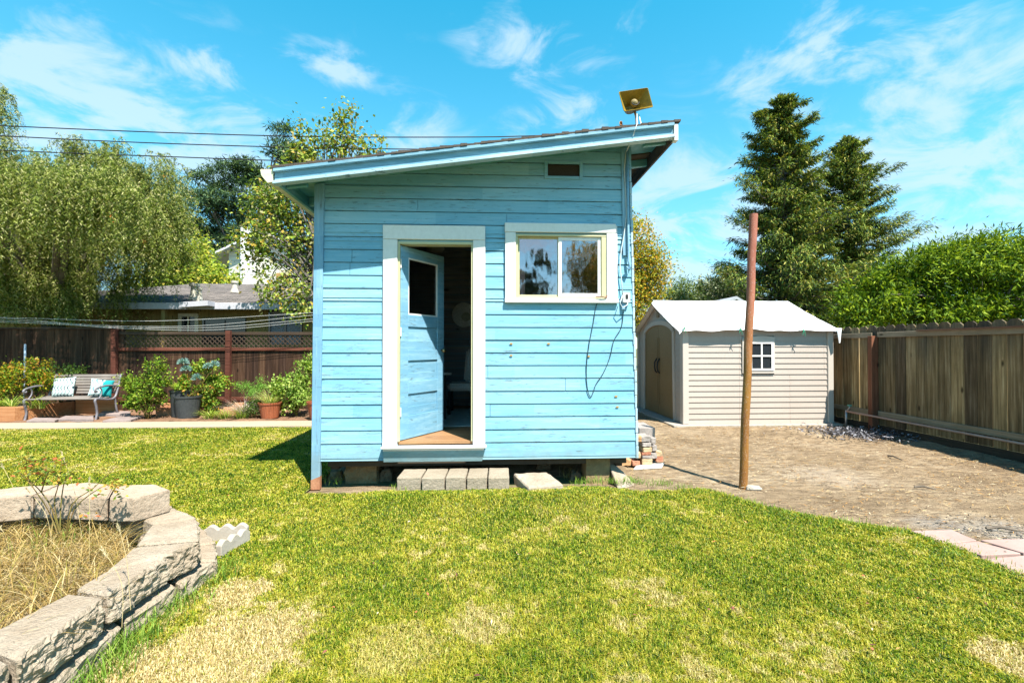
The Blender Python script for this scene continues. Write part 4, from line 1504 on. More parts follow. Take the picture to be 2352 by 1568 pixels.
# arch trim
at = MB()
pts_o = [(SX0 - .006, DY0 - .05, SB)] + [(SX0 - .006, y_, z_ + .03) for (y_, z_) in reversed(ar)] + [(SX0 - .006, DY1 + .05, SB)]
for (p, q_) in zip(pts_o, pts_o[1:]):
    p, q_ = Vector(p), Vector(q_)
    d_ = (q_ - p).normalized()
    nn = Vector((0, -d_.z, d_.y)) * .045
    at.hexa([p - nn, q_ - nn, q_ - nn + Vector((.025, 0, 0)), p - nn + Vector((.025, 0, 0))], [p + nn, q_ + nn, q_ + nn + Vector((.025, 0, 0)), p + nn + Vector((.025, 0, 0))])
at.build('door_arch', m_resin_trim, shed)
for (a0, b0) in [(DY0, yc - .006), (yc + .006, DY1)]:
    dd = MB()
    k_ = 8
    for k in range(k_):
        a = a0 + (b0 - a0) * k / k_
        b = a0 + (b0 - a0) * (k + 1) / k_
        dd.hexa([(SX0 + .022, a, SB + .01), (SX0 + .022, b, SB + .01), (SX0 + .05, b, SB + .01), (SX0 + .05, a, SB + .01)],
                [(SX0 + .022, a, arch(a) + .01), (SX0 + .022, b, arch(b) + .01), (SX0 + .05, b, arch(b) + .01), (SX0 + .05, a, arch(a) + .01)])
    mid_ = (a0 + b0) / 2
    dd.box(SX0 + .012, SX0 + .021, a0 + .04, a0 + .05, .25, 1.6)
    dd.box(SX0 + .012, SX0 + .021, b0 - .05, b0 - .04, .25, 1.6)
    dr_ = dd.build('shed_door', m_resin_door, shed)
    hy = yc + (-.07 if a0 < yc - .1 else .07)
    hb = MB()
    hb.tube([(SX0 + .018, hy, 1.18), (SX0 - .03, hy + .01 * (1 if hy > yc else -1), 1.10), (SX0 - .035, hy, 1.0), (SX0 - .02, hy, .92), (SX0 + .018, hy, .88)], .016, 8)
    hb.build('handle', m_black, dr_, smooth=True)
# small louvred vent at the peak
vv = MB()
vv.box(SX0 + .008, SX0 + .0195, yc - .07, yc + .07, 2.02, 2.24)
for k in range(7):
    vv.box(SX0 - .004, SX0 + .0079, yc - .065, yc + .065, 2.03 + k * .03, 2.042 + k * .03)
vv.build('vent', mottled('tan_vent', (.30, .24, .17, 1), (.36, .29, .21, 1), 9, 40), shed)
# window surround, frame, panes
zt_, zb_ = PY(1740, 771, SY0).z, PZa
sw_ = MB()
K = 12
for k in range(K):
    xa = PXa + (PXb - PXa) * k / K
    xb = PXa + (PXb - PXa) * (k + 1) / K
    e = lambda x: zt_ - .06 + .06 * math.cos((x - wcx) / (PXb - PXa) * 2.6)
    iw = lambda x: SWIN[3] - .02 + .02 * math.cos((x - wcx) / (SWIN[1] - SWIN[0]) * 2.6)
    if xb <= SWIN[0] + .01 or xa >= SWIN[1] - .01:
        sw_.hexa([(xa, SY0 - .022, zb_), (xb, SY0 - .022, zb_), (xb, SY0 + .029, zb_), (xa, SY0 + .029, zb_)], [(xa, SY0 - .022, e(xa)), (xb, SY0 - .022, e(xb)), (xb, SY0 + .029, e(xb)), (xa, SY0 + .029, e(xa))])
    else:
        sw_.hexa([(xa, SY0 - .022, zb_), (xb, SY0 - .022, zb_), (xb, SY0 + .029, zb_), (xa, SY0 + .029, zb_)], [(xa, SY0 - .022, SWIN[2]), (xb, SY0 - .022, SWIN[2]), (xb, SY0 + .029, SWIN[2]), (xa, SY0 + .029, SWIN[2])])
        sw_.hexa([(xa, SY0 - .022, iw(xa)), (xb, SY0 - .022, iw(xb)), (xb, SY0 + .029, iw(xb)), (xa, SY0 + .029, iw(xa))], [(xa, SY0 - .022, e(xa)), (xb, SY0 - .022, e(xb)), (xb, SY0 + .029, e(xb)), (xa, SY0 + .029, e(xa))])
swin = sw_.build('shed_window', m_resin_trim, shed)
fr = MB()
w_ = .026
fr.box(SWIN[0] - .02, SWIN[0] + w_, SY0 - .034, SY0 - .0225, SWIN[2] - .02, SWIN[3])
fr.box(SWIN[1] - w_, SWIN[1] + .02, SY0 - .034, SY0 - .0225, SWIN[2] - .02, SWIN[3])
fr.box(SWIN[0] + w_, SWIN[1] - w_, SY0 - .034, SY0 - .0225, SWIN[2] - .02, SWIN[2] + w_ - .01)
fr.box(SWIN[0] + w_, SWIN[1] - w_, SY0 - .034, SY0 - .0225, SWIN[3] - w_, SWIN[3])
fr.box(wcx - .014, wcx + .014, SY0 - .032, SY0 - .0222, SWIN[2] + .0165, SWIN[3] - w_ - .001)
mz = (SWIN[2] + SWIN[3]) / 2
fr.box(SWIN[0] + w_, wcx - .0145, SY0 - .032, SY0 - .0222, mz - .014, mz + .014)
fr.box(wcx + .0145, SWIN[1] - w_, SY0 - .032, SY0 - .0222, mz - .014, mz + .014)
fr.build('window_frame', m_white, swin)
MB().box(SWIN[0] - .01, SWIN[1] + .01, SY0 - .012, SY0 - .008, SWIN[2], SWIN[3] + .01).build('pane', m_darkglass, swin)

# tarp roof
m_tarp = mottled('white_tarp', (.80, .80, .80, 1), (.84, .84, .84, 1), 2, 12, .55, .25, .01, c3=(.74, .75, .78, 1))
V, Fc = [], []
nu, nv = 60, 30
x0_, x1_ = SX0 - .12, SX1 + .06
hem = lambda x: .05 + .010 * math.sin(x * 5.1) + .007 * math.sin(x * 13.0) + .018 * max(0, math.sin(x * 2.3))
for i in range(nu + 1):
    x = x0_ + (x1_ - x0_) * i / nu
    for j in range(nv + 1):
        # j runs from the front hem over the ridge to the back hem
        s_ = -1 + 2 * j / nv
        hwid = (SY1 - SY0) / 2 + .13
        if abs(s_) > .94:
            k = (abs(s_) - .94) / .06
            y = yc + math.copysign(hwid + .01 * k, s_)
            z = SWZ + .03 - k * hem(x)
        else:
            k = abs(s_) / .94
            y = yc + math.copysign(hwid * k, s_)
            z = SRZ + .03 - (SRZ - SWZ + .02) * k
            z -= .035 * math.sin(k * math.pi) * (.5 + .5 * math.cos((x - SX0) * 2 * math.pi / .95)) * .6
        z += .007 * mnoise.noise(Vector((x * 4, y * 4, 0))) + .010 * mnoise.noise(Vector((x * 1.7, y * 9, 3)))
        # the ends are drawn down a little
        if i == 0 or i == nu:
            z -= .06
        V.append((x, y, z))
for i in range(nu):
    for j in range(nv):
        q_ = i * (nv + 1) + j
        Fc.append((q_, q_ + nv + 1, q_ + nv + 2, q_ + 1))
tarp = empty('tarp', ((SX0 + SX1) / 2, yc, SWZ), 'white tarpaulin stretched over the roof of the beige shed', 'tarpaulin')
np_mesh('sheet', np.array(V), np.array(Fc), m_tarp, tarp, smooth=True)
cn = MB()
cx_ = SX1 + .03
cn.add([(cx_ - .06, SY0 - .15, SWZ + .02), (cx_ + .04, SY0 - .14, SWZ + .02), (cx_ + .03, SY0 - .12, SWZ - .24), (cx_ - .01, SY0 - .14, SWZ - .25), (cx_ - .0, SY0 - .165, SWZ - .1)], [(0, 4, 3), (0, 1, 4), (1, 2, 4), (4, 2, 3)])
cn.build('loose_corner', m_tarp, tarp)
m_rope = mottled('green_rope', (.05, .28, .16, 1), (.1, .4, .25, 1), 20, 60)
for (px, py) in [(1571, 749), (1700, 752), (1845, 756), (1528, 722)]:
    p = PY(px, py, SY0 - .15) if px > 1550 else PY(px, py, SY0 + .7)
    rp = MB()
    for (dx, dz) in [(-.06, .02), (.055, .01), (-.02, -.10), (.03, -.12), (.0, -.07)]:
        rp.tube([p, p + Vector((dx * .5, -.02, dz * .4 + .01)), p + Vector((dx, -.01, dz))], .006, 5)
    rp.build('rope_tie', m_rope, tarp)

# ---------------------------------------------------------------- right fence
FX = 6.62
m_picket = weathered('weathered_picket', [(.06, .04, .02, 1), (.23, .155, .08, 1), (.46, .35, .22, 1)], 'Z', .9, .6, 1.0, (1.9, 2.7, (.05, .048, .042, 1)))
m_rail = weathered('weathered_rail', [(.16, .12, .075, 1), (.28, .22, .15, 1), (.38, .31, .23, 1)], 'Y', .9, .1)
m_postr = weathered('red_brown_post', [(.10, .035, .02, 1), (.20, .08, .045, 1), (.26, .13, .08, 1)], 'Z', .9, .1)
fence = empty('picket_fence', (FX, 7.0, 0), 'weathered dog-eared board fence along the right side', 'fence')
y = 3.0
while y < 12.3:
    w = .172 + rnd.uniform(-.006, .006)
    zt2 = 1.77 + rnd.uniform(-.012, .012)
    pk = MB()
    x = FX + rnd.uniform(-.004, .004)
    c_ = .038
    pk.extr([(x, y, .10), (x, y + w, .10), (x, y + w, zt2 - c_), (x, y + w - c_, zt2 - .008), (x, y + w - c_ - .01, zt2), (x, y + c_ + .01, zt2), (x, y + c_, zt2 - .008), (x, y, zt2 - c_)], (.02, 0, 0))
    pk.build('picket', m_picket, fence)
    y += w + (.013 if rnd.random() < .85 else .024)
for (z0, z1, xx) in [(1.575, 1.66, .042), (.25, .335, .042)]:
    q = MB()
    yy = 3.0
    q.box(FX - xx, FX - .005, 3.0, 7.78, z0, z1)
    q.box(FX - xx, FX - .005, 7.90, 12.2, z0 - .005, z1 - .005)
    q.build('rail', m_rail, fence, bevel=.004)
q = MB().box(FX - .085, FX - .0425, 3.0, 7.0, 1.655, 1.675)
q.build('cap_rail', weathered('red_cap', [(.12, .06, .04, 1), (.22, .11, .07, 1), (.3, .18, .12, 1)], 'Y', .9, 0), fence)
MB().box(FX - .03, FX - .0045, 3.0, 12.2, -.02, .10).build('kickboard', weathered('dark_kickboard', [(.03, .025, .02, 1), (.06, .045, .03, 1), (.1, .07, .05, 1)], 'Y', .9, 0), fence)
for yy in (5.40, 7.84, 10.3):
    MB().box(FX - .125, FX - .045 if abs(yy - 7.84) > .1 else FX - .006, yy - .045, yy + .045, -.05, 1.60).build('post', m_postr, fence, bevel=.004)
# pipe with tap
pp = empty('water_pipe', (FX - .2, 8.0, .2), 'thin copper coloured water pipe running along the fence foot', 'pipe')
m_pipe = mottled('dull_copper', (.34, .20, .15, 1), (.42, .30, .24, 1), 6, 60, .5, .2, c3=(.25, .22, .2, 1), src='World')
e0 = PY(1944, 944, 8.15)
xp = e0.x
q = MB().tube([(xp, 8.15, e0.z), (xp + .12, 7.0, e0.z - .03), (xp + .2, 5.6, e0.z - .05), (xp + .22, 3.2, e0.z - .05)], .017, 8)
q.build('pipe_run', m_pipe, pp, smooth=True)
MB().tube([(xp, 8.15, e0.z + .02), (xp - .01, 8.15, 0)], .018, 8).build('riser', m_metal, pp, smooth=True)
MB().tube([(xp, 8.15, e0.z), (xp + .02, 8.10, e0.z + .06), (xp + .02, 8.10, e0.z + .1)], .013, 8).build('tap', m_metal, pp, smooth=True)
MB().lathe([(0, .0), (.035, .0), (.038, .012), (.03, .02), (0, .02)], (xp + .02, 8.10, e0.z + .10), 10).build('tap_handle', mottled('green_tap', (.12, .32, .22, 1), (.2, .42, .3, 1), 20, 60), pp)

# pinkish flagstones
m_flag = mottled('pink_flagstone', (.33, .205, .175, 1), (.39, .27, .24, 1), 3, 40, .9, .4, .005, c3=(.25, .2, .17, 1), src='World')
flags = [([(2089, 1219), (2186, 1217), (2243, 1241), (2168, 1249)], 'small pinkish flagstone nearest the rusty pole'), ([(2171, 1250), (2246, 1243), (2345, 1271), (2255, 1275)], 'pink flagstone between the small stone and the lawn corner'),
         ([(2252, 1240), (2400, 1236), (2480, 1262), (2352, 1270)], 'pale flagstone bordering the ash covered earth'), ([(2262, 1284), (2360, 1275), (2520, 1330), (2400, 1352)], 'rose pink flagstone nearest the lawn edge')]
for (pts_, lab) in flags:
    q = [G(a, b, .02) for (a, b) in pts_]
    q = [q[3], q[2], q[1], q[0]]
    o = rocky('flagstone', [(p.x, p.y, -.01) for p in q], [(p.x, p.y, .024) for p in q], m_flag, 5, .002, 14, bevel=.004)
    tag(o, lab, 'flagstone', 'pinkish flagstones at the lawn corner')

# litter on the bare earth: straw, chips, leaves
m_straw = leafmat('straw_litter', [(.36, .24, .10, 1), (.44, .33, .17, 1), (.24, .14, .06, 1), (.38, .20, .06, 1), (.12, .08, .05, 1), (.50, .42, .28, 1)], .8, .0)


def scatter_area(n, x0, x1, y0, y1, ok):
    X = rng.uniform(x0, x1, n * 3)
    Y = rng.uniform(y0, y1, n * 3)
    k = ok(X, Y)
    return X[k][:n], Y[k][:n]


ley = np.array([q[1] for q in LE])
lex = np.array([q[0] for q in LE])
okd = lambda X, Y: ((X > np.interp(Y, ley, lex) + .03) & (X > 1.3) & (X < 6.5) & ~((X > SX0 - .2) & (Y > SY0 - .1)) & (~((X < 1.56) & (Y > 4.8))))
X, Y = scatter_area(13000, 1.3, 6.5, 2.6, 9.5, okd)
keep = (np.sin(X * 3 + 2 * np.sin(Y * 2.2)) * np.sin(Y * 3.3 + X) + rng.normal(size=len(X)) * .7) > -.3
X, Y = X[keep], Y[keep]
n = len(X)
az = rng.normal(size=n) * .8 + np.where(rng.random(n) < .5, 0, np.pi)
D_ = np.stack([np.cos(az), np.sin(az), rng.normal(size=n) * .12], 1)
N_ = np.stack([rng.normal(size=n) * .3, rng.normal(size=n) * .3, np.ones(n)], 1)
L_ = rng.uniform(.02, .075, n)
o = leaves('straw_litter', np.stack([X, Y, .010 + rng.random(n) * .012], 1), D_, N_, L_, rng.uniform(.003, .008, n), m_straw, origin=(0, 0, 0))
tag(o, 'dry straw and bark chips strewn over the bare earth', 'litter', kind='stuff')
m_char = leafmat('charcoal_bits', [(.05, .05, .06, 1), (.12, .12, .14, 1), (.28, .28, .30, 1), (.02, .02, .02, 1)], .8, 0)
c0_ = G(1960, 1000)
n = 1500
X = c0_.x + rng.normal(size=n) * .42
Y = c0_.y + rng.normal(size=n) * .28
o = leaves('ash_heap_litter', np.stack([X, Y, .03 + rng.random(n) * .05], 1), unit(n) * [1, 1, .4], unit(n) * .4 + [0, 0, 1], rng.uniform(.03, .09, n), rng.uniform(.01, .03, n), m_char, origin=tuple(c0_))
tag(o, 'low heap of blackened ashy bits near the tap', 'ash heap', kind='stuff')
c0_ = G(2310, 1218)
n = 200
X = c0_.x + rng.normal(size=n) * .28
Y = c0_.y + rng.normal(size=n) * .16
o = leaves('bark_chips', np.stack([X, Y, .014 + rng.random(n) * .012], 1), unit(n) * [1, 1, .2], unit(n) * .3 + [0, 0, 1], rng.uniform(.02, .05, n), rng.uniform(.008, .02, n),
           leafmat('pale_chips', [(.28, .25, .21, 1), (.20, .17, .14, 1), (.10, .09, .08, 1), (.32, .26, .18, 1)], .8, 0), origin=tuple(c0_))
tag(o, 'pale ash and chips beside the pink flagstones', 'litter', kind='stuff')
# branches lying on the earth
for i, (a, b, lab) in enumerate([((2265, 1213), (2342, 1219), 'dark twig lying beside the pink flagstones'), ((2040, 1046), (2072, 1056), 'thin stick lying between ash heap and fence'), ((2100, 1118), (2150, 1124), 'bare stick lying on the earth in front of the fence')]):
    p, q_ = G(*a, .02), G(*b, .02)
    o = MB().tube([p, (p + q_) / 2 + Vector((0, .02, .015)), q_], [.012, .010, .006], 6).build('twig', mottled('twig_bark_%d' % i, (.10, .08, .06, 1), (.2, .16, .12, 1), 12, 60))
    tag(o, lab, 'twig', 'twigs on the bare earth')
# fallen leaves on the lawn
m_fall = leafmat('fallen_leaf', [(.40, .13, .07, 1), (.50, .28, .10, 1), (.22, .08, .06, 1), (.62, .50, .30, 1), (.12, .05, .04, 1)], .6, .1)
fp = [(1212, 1270), (1282, 1370), (1628, 1358), (1565, 1362), (1673, 1395), (2078, 1248), (2107, 1160), (2042, 1428), (2260, 1380), (2340, 1385), (1972, 1450), (2068, 1486), (1130, 1420), (980, 1330), (620, 1200), (1400, 1500), (1850, 1540), (2150, 1330),
      (1745, 1300), (860, 1290), (1500, 1390), (1000, 1210), (2310, 1500), (1220, 1180), (740, 1500), (1480, 1240)]
fp += [(rnd.uniform(500, 2300), 1130 + 430 * rnd.random() ** 1.5) for _ in range(60)]
fp = [(a, b) for (a, b) in fp if b > 1125 + max(0, a - 1500) * .26]
n = len(fp)
P_ = np.array([tuple(G(a, b, .055)) for a, b in fp])
o = leaves('fallen_leaves', P_, unit(n) * [1, 1, .2], unit(n) * .3 + [0, 0, 1], rng.uniform(.012, .038, n), rng.uniform(.007, .016, n), m_fall)
tag(o, 'scattered fallen brown and red leaves on the lawn', 'leaf litter', kind='stuff')

# ---------------------------------------------------------------- curved retaining wall on the left
m_blk = mottled('tan_wall_block', (.34, .26, .185, 1), (.45, .365, .28, 1), 4, 50, .95, .9, .012, c3=(.19, .14, .10, 1), src='World')
m_blk2 = mottled('grey_split_block', (.32, .25, .175, 1), (.46, .39, .30, 1), 4, 55, .95, 1.0, .02, c3=(.20, .155, .115, 1), src='World')
GW = 'blocks of the curved retaining wall'


def quad_block(px4, z0, z1, mat, label, rough=(0,), amp=.004, ramp_amp=.018, tilt=0, cuts=16):
    q = [G(a, b, z1) for (a, b) in px4]
    area = sum(q[i].x * q[(i + 1) % 4].y - q[(i + 1) % 4].x * q[i].y for i in range(4))
    if area < 0:
        q = q[::-1]
        rough = tuple((2 - e) % 4 for e in rough)
    m__ = sum(q, Vector()) / 4
    q = [p + (m__ - p).normalized() * .009 for p in q]
    o = rocky('retaining_block', [(p.x, p.y, z0) for p in q], [(p.x, p.y, z1 - tilt * (i == 1)) for i, p in enumerate(q)], mat, cuts, amp, 10, bevel=.012, rough_faces=rough, ramp_amp=ramp_amp)
    return tag(o, label, 'wall block', GW)


# middle course, top 0.30: outer edge first (edge 0 = outer rough face)
quad_block([(400, 1163), (455, 1186), (352, 1203), (322, 1190)], .15, .30, m_blk2, 'thin grey wall block just under the corner block of the top row', ramp_amp=.015, cuts=6)
quad_block([(456, 1188), (463, 1238), (310, 1250), (345, 1205)], .15, .302, m_blk2, 'grey split-face block on the bend nearest the scalloped edging')
quad_block([(463, 1240), (396, 1270), (240, 1310), (303, 1256)], .15, .30, m_blk2, 'middle block of the curve between bend and pale broken block')
quad_block([(394, 1272), (252, 1365), (168, 1354), (236, 1312)], .15, .298, m_blk2, 'long pale split-face block before the largest near block', ramp_amp=.02, cuts=22)
quad_block([(250, 1369), (40, 1515), (-70, 1475), (160, 1358)], .15, .305, m_blk2, 'largest near split-face block with a broad pale top', ramp_amp=.022, cuts=26)
quad_block([(36, 1519), (-120, 1650), (-260, 1590), (-75, 1478)], .15, .30, m_blk2, 'block cut by the bottom left corner of the picture', ramp_amp=.022)
# lowest course, mostly sunk in the grass, stepping out
lows = [([(462, 1205), (498, 1243), (440, 1255), (420, 1215)], 'low buried block beside the scalloped edging, end of lowest course'), ([(498, 1245), (502, 1285), (430, 1290), (440, 1258)], 'low buried block at the outermost bulge of the wall'),
        ([(500, 1287), (415, 1342), (370, 1320), (430, 1292)], 'low buried block below the middle block of the curve'), ([(413, 1344), (285, 1430), (240, 1400), (368, 1322)], 'low buried block hidden behind green grass tufts'),
        ([(283, 1432), (110, 1580), (50, 1540), (238, 1402)], 'low buried block under the largest near block')]
for (q4, lab) in lows:
    quad_block(q4, -.03, .12, m_blk2, lab, ramp_amp=.02, cuts=6)
# top row, z .30 to .45
tops = [([(250, 1143), (307, 1145), (391, 1125), (345, 1110)], None)]


def poly_block(name, pxs, z0, z1, mat, label):
    q = [G(a, b, z1) for (a, b) in pxs]
    bm = bmesh.new()
    lo_ = [bm.verts.new((p.x, p.y, z0)) for p in q]
    hi_ = [bm.verts.new((p.x, p.y, z1)) for p in q]
    n = len(q)
    bm.faces.new(lo_[::-1])
    bm.faces.new(hi_)
    for i in range(n):
        bm.faces.new((lo_[i], lo_[(i + 1) % n], hi_[(i + 1) % n], hi_[i]))
    bmesh.ops.recalc_face_normals(bm, faces=bm.faces)
    bmesh.ops.bevel(bm, geom=list(bm.edges), offset=.007, segments=2, affect='EDGES', clamp_overlap=True)
    bmesh.ops.triangulate(bm, faces=[f for f in bm.faces if len(f.verts) > 4])
    for _ in range(3):
        bmesh.ops.subdivide_edges(bm, edges=[e for e in bm.edges if e.calc_length() > .035], cuts=1, use_grid_fill=True)
    bmesh.ops.triangulate(bm, faces=bm.faces)
    bm.normal_update()
    for v in bm.verts:
        v.co += v.normal * (.004 * mnoise.fractal(v.co * 16, .7, 2.2, 4))
    me = bpy.data.meshes.new(name)
    bm.to_mesh(me)
    bm.free()
    return tag(link_mesh(name, me, mat), label, 'wall block', GW)


poly_block('retaining_block', [(252, 1144), (307, 1145), (391, 1125), (361, 1112), (268, 1114)], .302, .45, m_blk, 'tan corner block ending the top row, nearest the scalloped edging')
poly_block('retaining_block', [(79, 1137), (248, 1143), (264, 1114), (205, 1107), (142, 1112)], .302, .45, m_blk, 'wide tan block left of the corner block behind the rose stems')
poly_block('retaining_block', [(-70, 1152), (74, 1138), (138, 1112), (62, 1116), (-20, 1124)], .302, .452, m_blk, 'tan block of the top row cut by the left picture edge')
poly_block('retaining_block', [(-260, 1200), (-74, 1154), (-24, 1126), (-140, 1140), (-300, 1172)], .302, .45, m_blk, 'leftmost tan block of the top row outside the frame')
# supporting course under the top row
for (q4, lab) in [([(398, 1160), (300, 1150), (262, 1176), (325, 1188)], 'shaded block carrying the tan corner block'), ([(298, 1150), (120, 1146), (90, 1180), (260, 1178)], 'shaded block carrying the wide tan block'),
                  ([(118, 1147), (-90, 1165), (-110, 1200), (88, 1182)], 'shaded block under the left end of the top row')]:
    q = [G(a, b, .30) for a, b in q4]
    o = rocky('retaining_block', [(p.x, p.y, .12) for p in q], [(p.x, p.y, .298) for p in q], m_blk, 4, .005, 10, bevel=.008)
    tag(o, lab, 'wall block', GW)

# soil and dry grass in the raised bed
bc = (-3.12, 2.12)
m_bedsoil = mottled('dry_bed_soil', (.26, .19, .10, 1), (.36, .28, .16, 1), 5, 50, .95, .9, .02, c3=(.12, .09, .05, 1))
o = sheet('bed_soil', -4.7, -1.6, .6, 3.5, .05, lambda x, y: (x - bc[0]) ** 2 + (y - bc[1]) ** 2 < 1.34 ** 2, lambda x, y: .20 + .03 * fbm(x, y, 3), m_bedsoil)
tag(o, 'dry soil filling the raised bed', kind='structure')
m_dry = leafmat('dry_grass', [(.34, .23, .08, 1), (.44, .32, .13, 1), (.26, .17, .05, 1), (.52, .42, .22, 1), (.22, .19, .04, 1), (.16, .10, .03, 1)], .7, .2)
n = 18000
rr_ = 1.31 * np.sqrt(rng.random(n))
aa_ = rng.random(n) * 2 * np.pi
pts_ = np.stack([bc[0] + rr_ * np.cos(aa_), bc[1] + rr_ * np.sin(aa_), .19 + .02 * rng.random(n)], 1)
pts_ = pts_[(pts_[:, 1] > .5) & (pts_[:, 0] > -4.6)]
n = len(pts_)
o = blades('dry_grass', pts_, rng.uniform(.08, .24, n), rng.uniform(.002, .005, n), m_dry, lean=rng.uniform(.5, 1.5, n), seg=4, origin=(bc[0], bc[1], .2), curl=.55)
tag(o, 'tangled dry straw coloured grass filling the raised bed', 'dry grass', kind='stuff')
m_gg = leafmat('green_weed_blades', [(.08, .17, .02, 1), (.13, .24, .03, 1), (.20, .32, .05, 1), (.30, .40, .08, 1)], .5, .35)


def tufts(name, spots, H, W, mat, label, per=26, spread=.05, lean=(.15, .8), cat='grass', kind='stuff'):
    P_ = []
    for (px, py, z) in spots:
        p = G(px, py, z)
        for _ in range(per):
            P_.append((p.x + rnd.gauss(0, spread), p.y + rnd.gauss(0, spread), z - .01))
    P_ = np.array(P_)
    n = len(P_)
    o = blades(name, P_, rng.uniform(H[0], H[1], n), rng.uniform(W[0], W[1], n), mat, lean=rng.uniform(lean[0], lean[1], n), seg=4, origin=tuple(P_[0]))
    return tag(o, label, cat, kind=kind)


sp_ = []
for k in range(44):
    t_ = k / 43
    a, b = (515, 1290), (150, 1600)
    sp_.append((a[0] + (b[0] - a[0]) * t_ + rnd.gauss(0, 14), a[1] + (b[1] - a[1]) * t_ ** .95 + rnd.gauss(0, 8) + 12, .01))
tufts('wall_foot_grass', sp_, (.06, .17), (.003, .006), m_gg, 'longer green grass tufts along the foot of the curved wall', per=24, spread=.045)
sp_ = [(60 + k * 12 + rnd.gauss(0, 20), 1230 + rnd.gauss(0, 28), .2) for k in range(12)]
tufts('bed_weeds', sp_, (.06, .16), (.003, .006), m_gg, 'sparse green weeds among the dry grass of the raised bed', per=22, spread=.07)
sp_ = [(730 + k * 19 + rnd.gauss(0, 5), 1103 + rnd.gauss(0, 4), .02) for k in range(3)] + [(1320 + k * 9, 1106 + rnd.gauss(0, 2), .05) for k in range(16)] + [(900 + k * 17, 1121, .08) for k in range(16)]
tufts('shack_foot_grass', sp_, (.035, .09), (.003, .006), m_gg, 'ragged green grass along the shack and step blocks', per=16, spread=.03)
tufts('border_grass', [(LEp[k].x, LEp[k].y) and (a_, b_, .01) for k in range(1) for (a_, b_) in [(x_ + rnd.gauss(0, 6), float(np.interp(x_, [1440, 1530, 1600, 1690, 1800, 1950, 2080, 2180, 2260, 2352], [1103, 1108, 1122, 1147, 1176, 1204, 1222, 1256, 1291, 1331])) + rnd.gauss(2, 3)) for x_ in range(1450, 2350, 14)]], (.03, .075), (.003, .006), m_gg, 'ragged longer grass where the lawn meets the bare earth', per=22, spread=.05)
tufts('underfloor_straw', [(750 + k * 12, 1100 + rnd.gauss(0, 4), .0) for k in range(7)] + [(1300 + 5 * k, 1092, .0) for k in range(5)], (.05, .2), (.002, .005), m_dry, 'dry straw stems under the shack floor edge', per=14, spread=.04, lean=(.3, 1.3))

# rose bush with bare green stems in the raised bed
m_stem = mottled('green_brown_stem', (.12, .12, .02, 1), (.18, .09, .04, 1), 12, 60, .6)
rose = empty('rose_bush', G(135, 1215, .2), 'sparse rose bush with bare stems and few leaves in the raised bed', 'rose bush')
base_ = G(145, 1250, .22)
yb0 = base_.y
stems = [[(135, 1218), (120, 1170), (95, 1130), (75, 1110), (52, 1090)], [(132, 1218), (125, 1160), (135, 1110), (143, 1050)], [(138, 1218), (140, 1160), (150, 1100), (172, 1075)],
         [(140, 1218), (165, 1160), (215, 1120), (270, 1068)], [(130, 1216), (115, 1180), (75, 1118), (45, 1085)], [(142, 1216), (170, 1170), (230, 1120), (262, 1112)],
         [(75, 1118), (60, 1085), (62, 1050)], [(75, 1112), (95, 1090), (98, 1072)], [(95, 1130), (110, 1085), (130, 1075)]]
sm = MB()
tips = []
for i, s_ in enumerate(stems):
    pts2 = [PY(px, py, yb0 + rnd.uniform(-.05, .05) + .02 * j) for j, (px, py) in enumerate(s_)]
    if i < 6:
        pts2[0] = base_ + Vector((rnd.uniform(-.03, .03), rnd.uniform(-.03, .03), -.02))
    sm.tube(smooth_path(pts2, 3), [.0042 * (1 - .6 * k / (3 * (len(pts2) - 1))) for k in range(3 * (len(pts2) - 1) + 1)], 6)
    tips += pts2[-2:]
sm.build('stems', m_stem, rose, smooth=True)
LP = []
for (px, py, k) in [(60, 1062, 12), (85, 1075, 16), (70, 1050, 10), (100, 1082, 16), (120, 1095, 12), (55, 1090, 8), (140, 1100, 6), (262, 1110, 14), (270, 1122, 10), (215, 1125, 8), (165, 1090, 6), (130, 1060, 8), (205, 1180, 6), (110, 1060, 6)]:
    for _ in range(int(k * 2.2)):
        p = PY(px + rnd.gauss(0, 11), py + rnd.gauss(0, 8), yb0 + rnd.gauss(0, .04))
        LP.append(tuple(p))
n = len(LP)
leaves('leaves', np.array(LP), unit(n) * [1, 1, .5], unit(n) + [0, 0, 1], rng.uniform(.02, .038, n), rng.uniform(.012, .020, n),
       leafmat('rose_leaf', [(.10, .17, .03, 1), (.20, .26, .05, 1), (.35, .33, .06, 1), (.50, .28, .06, 1), (.40, .12, .05, 1), (.14, .14, .05, 1)], .5, .3), rose)
# tall dry seed stalks
sk = empty('seed_stalks', G(160, 1300, .2), 'tall pale dry grass stalks with seed heads in the raised bed', 'grass stalks')
m_stalk = mottled('stalk_straw', (.42, .33, .15, 1), (.5, .4, .22, 1), 9, 30)
hd = []
for (a, b) in [((190, 1250), (142, 1040)), ((205, 1300), (206, 1100)), ((60, 1200), (4, 1066)), ((300, 1400), (270, 1200)), ((280, 1440), (235, 1260)), ((120, 1260), (60, 1120)), ((20, 1260), (0, 1210))]:
    p0_, p1_ = G(a[0], a[1], .22), None
    p1_ = PY(b[0], b[1], p0_.y + .05)
    mid_ = (p0_ + p1_) / 2 + Vector((rnd.uniform(-.02, .04), 0, .02))
    MB().tube(smooth_path([p0_, mid_, p1_], 4), .0011, 5).build('stalk', m_stalk, sk)
    hd.append((p1_, (p1_ - mid_).normalized()))
m_head = leafmat('seed_head', [(.46, .38, .24, 1), (.55, .47, .32, 1)], .6, .3)
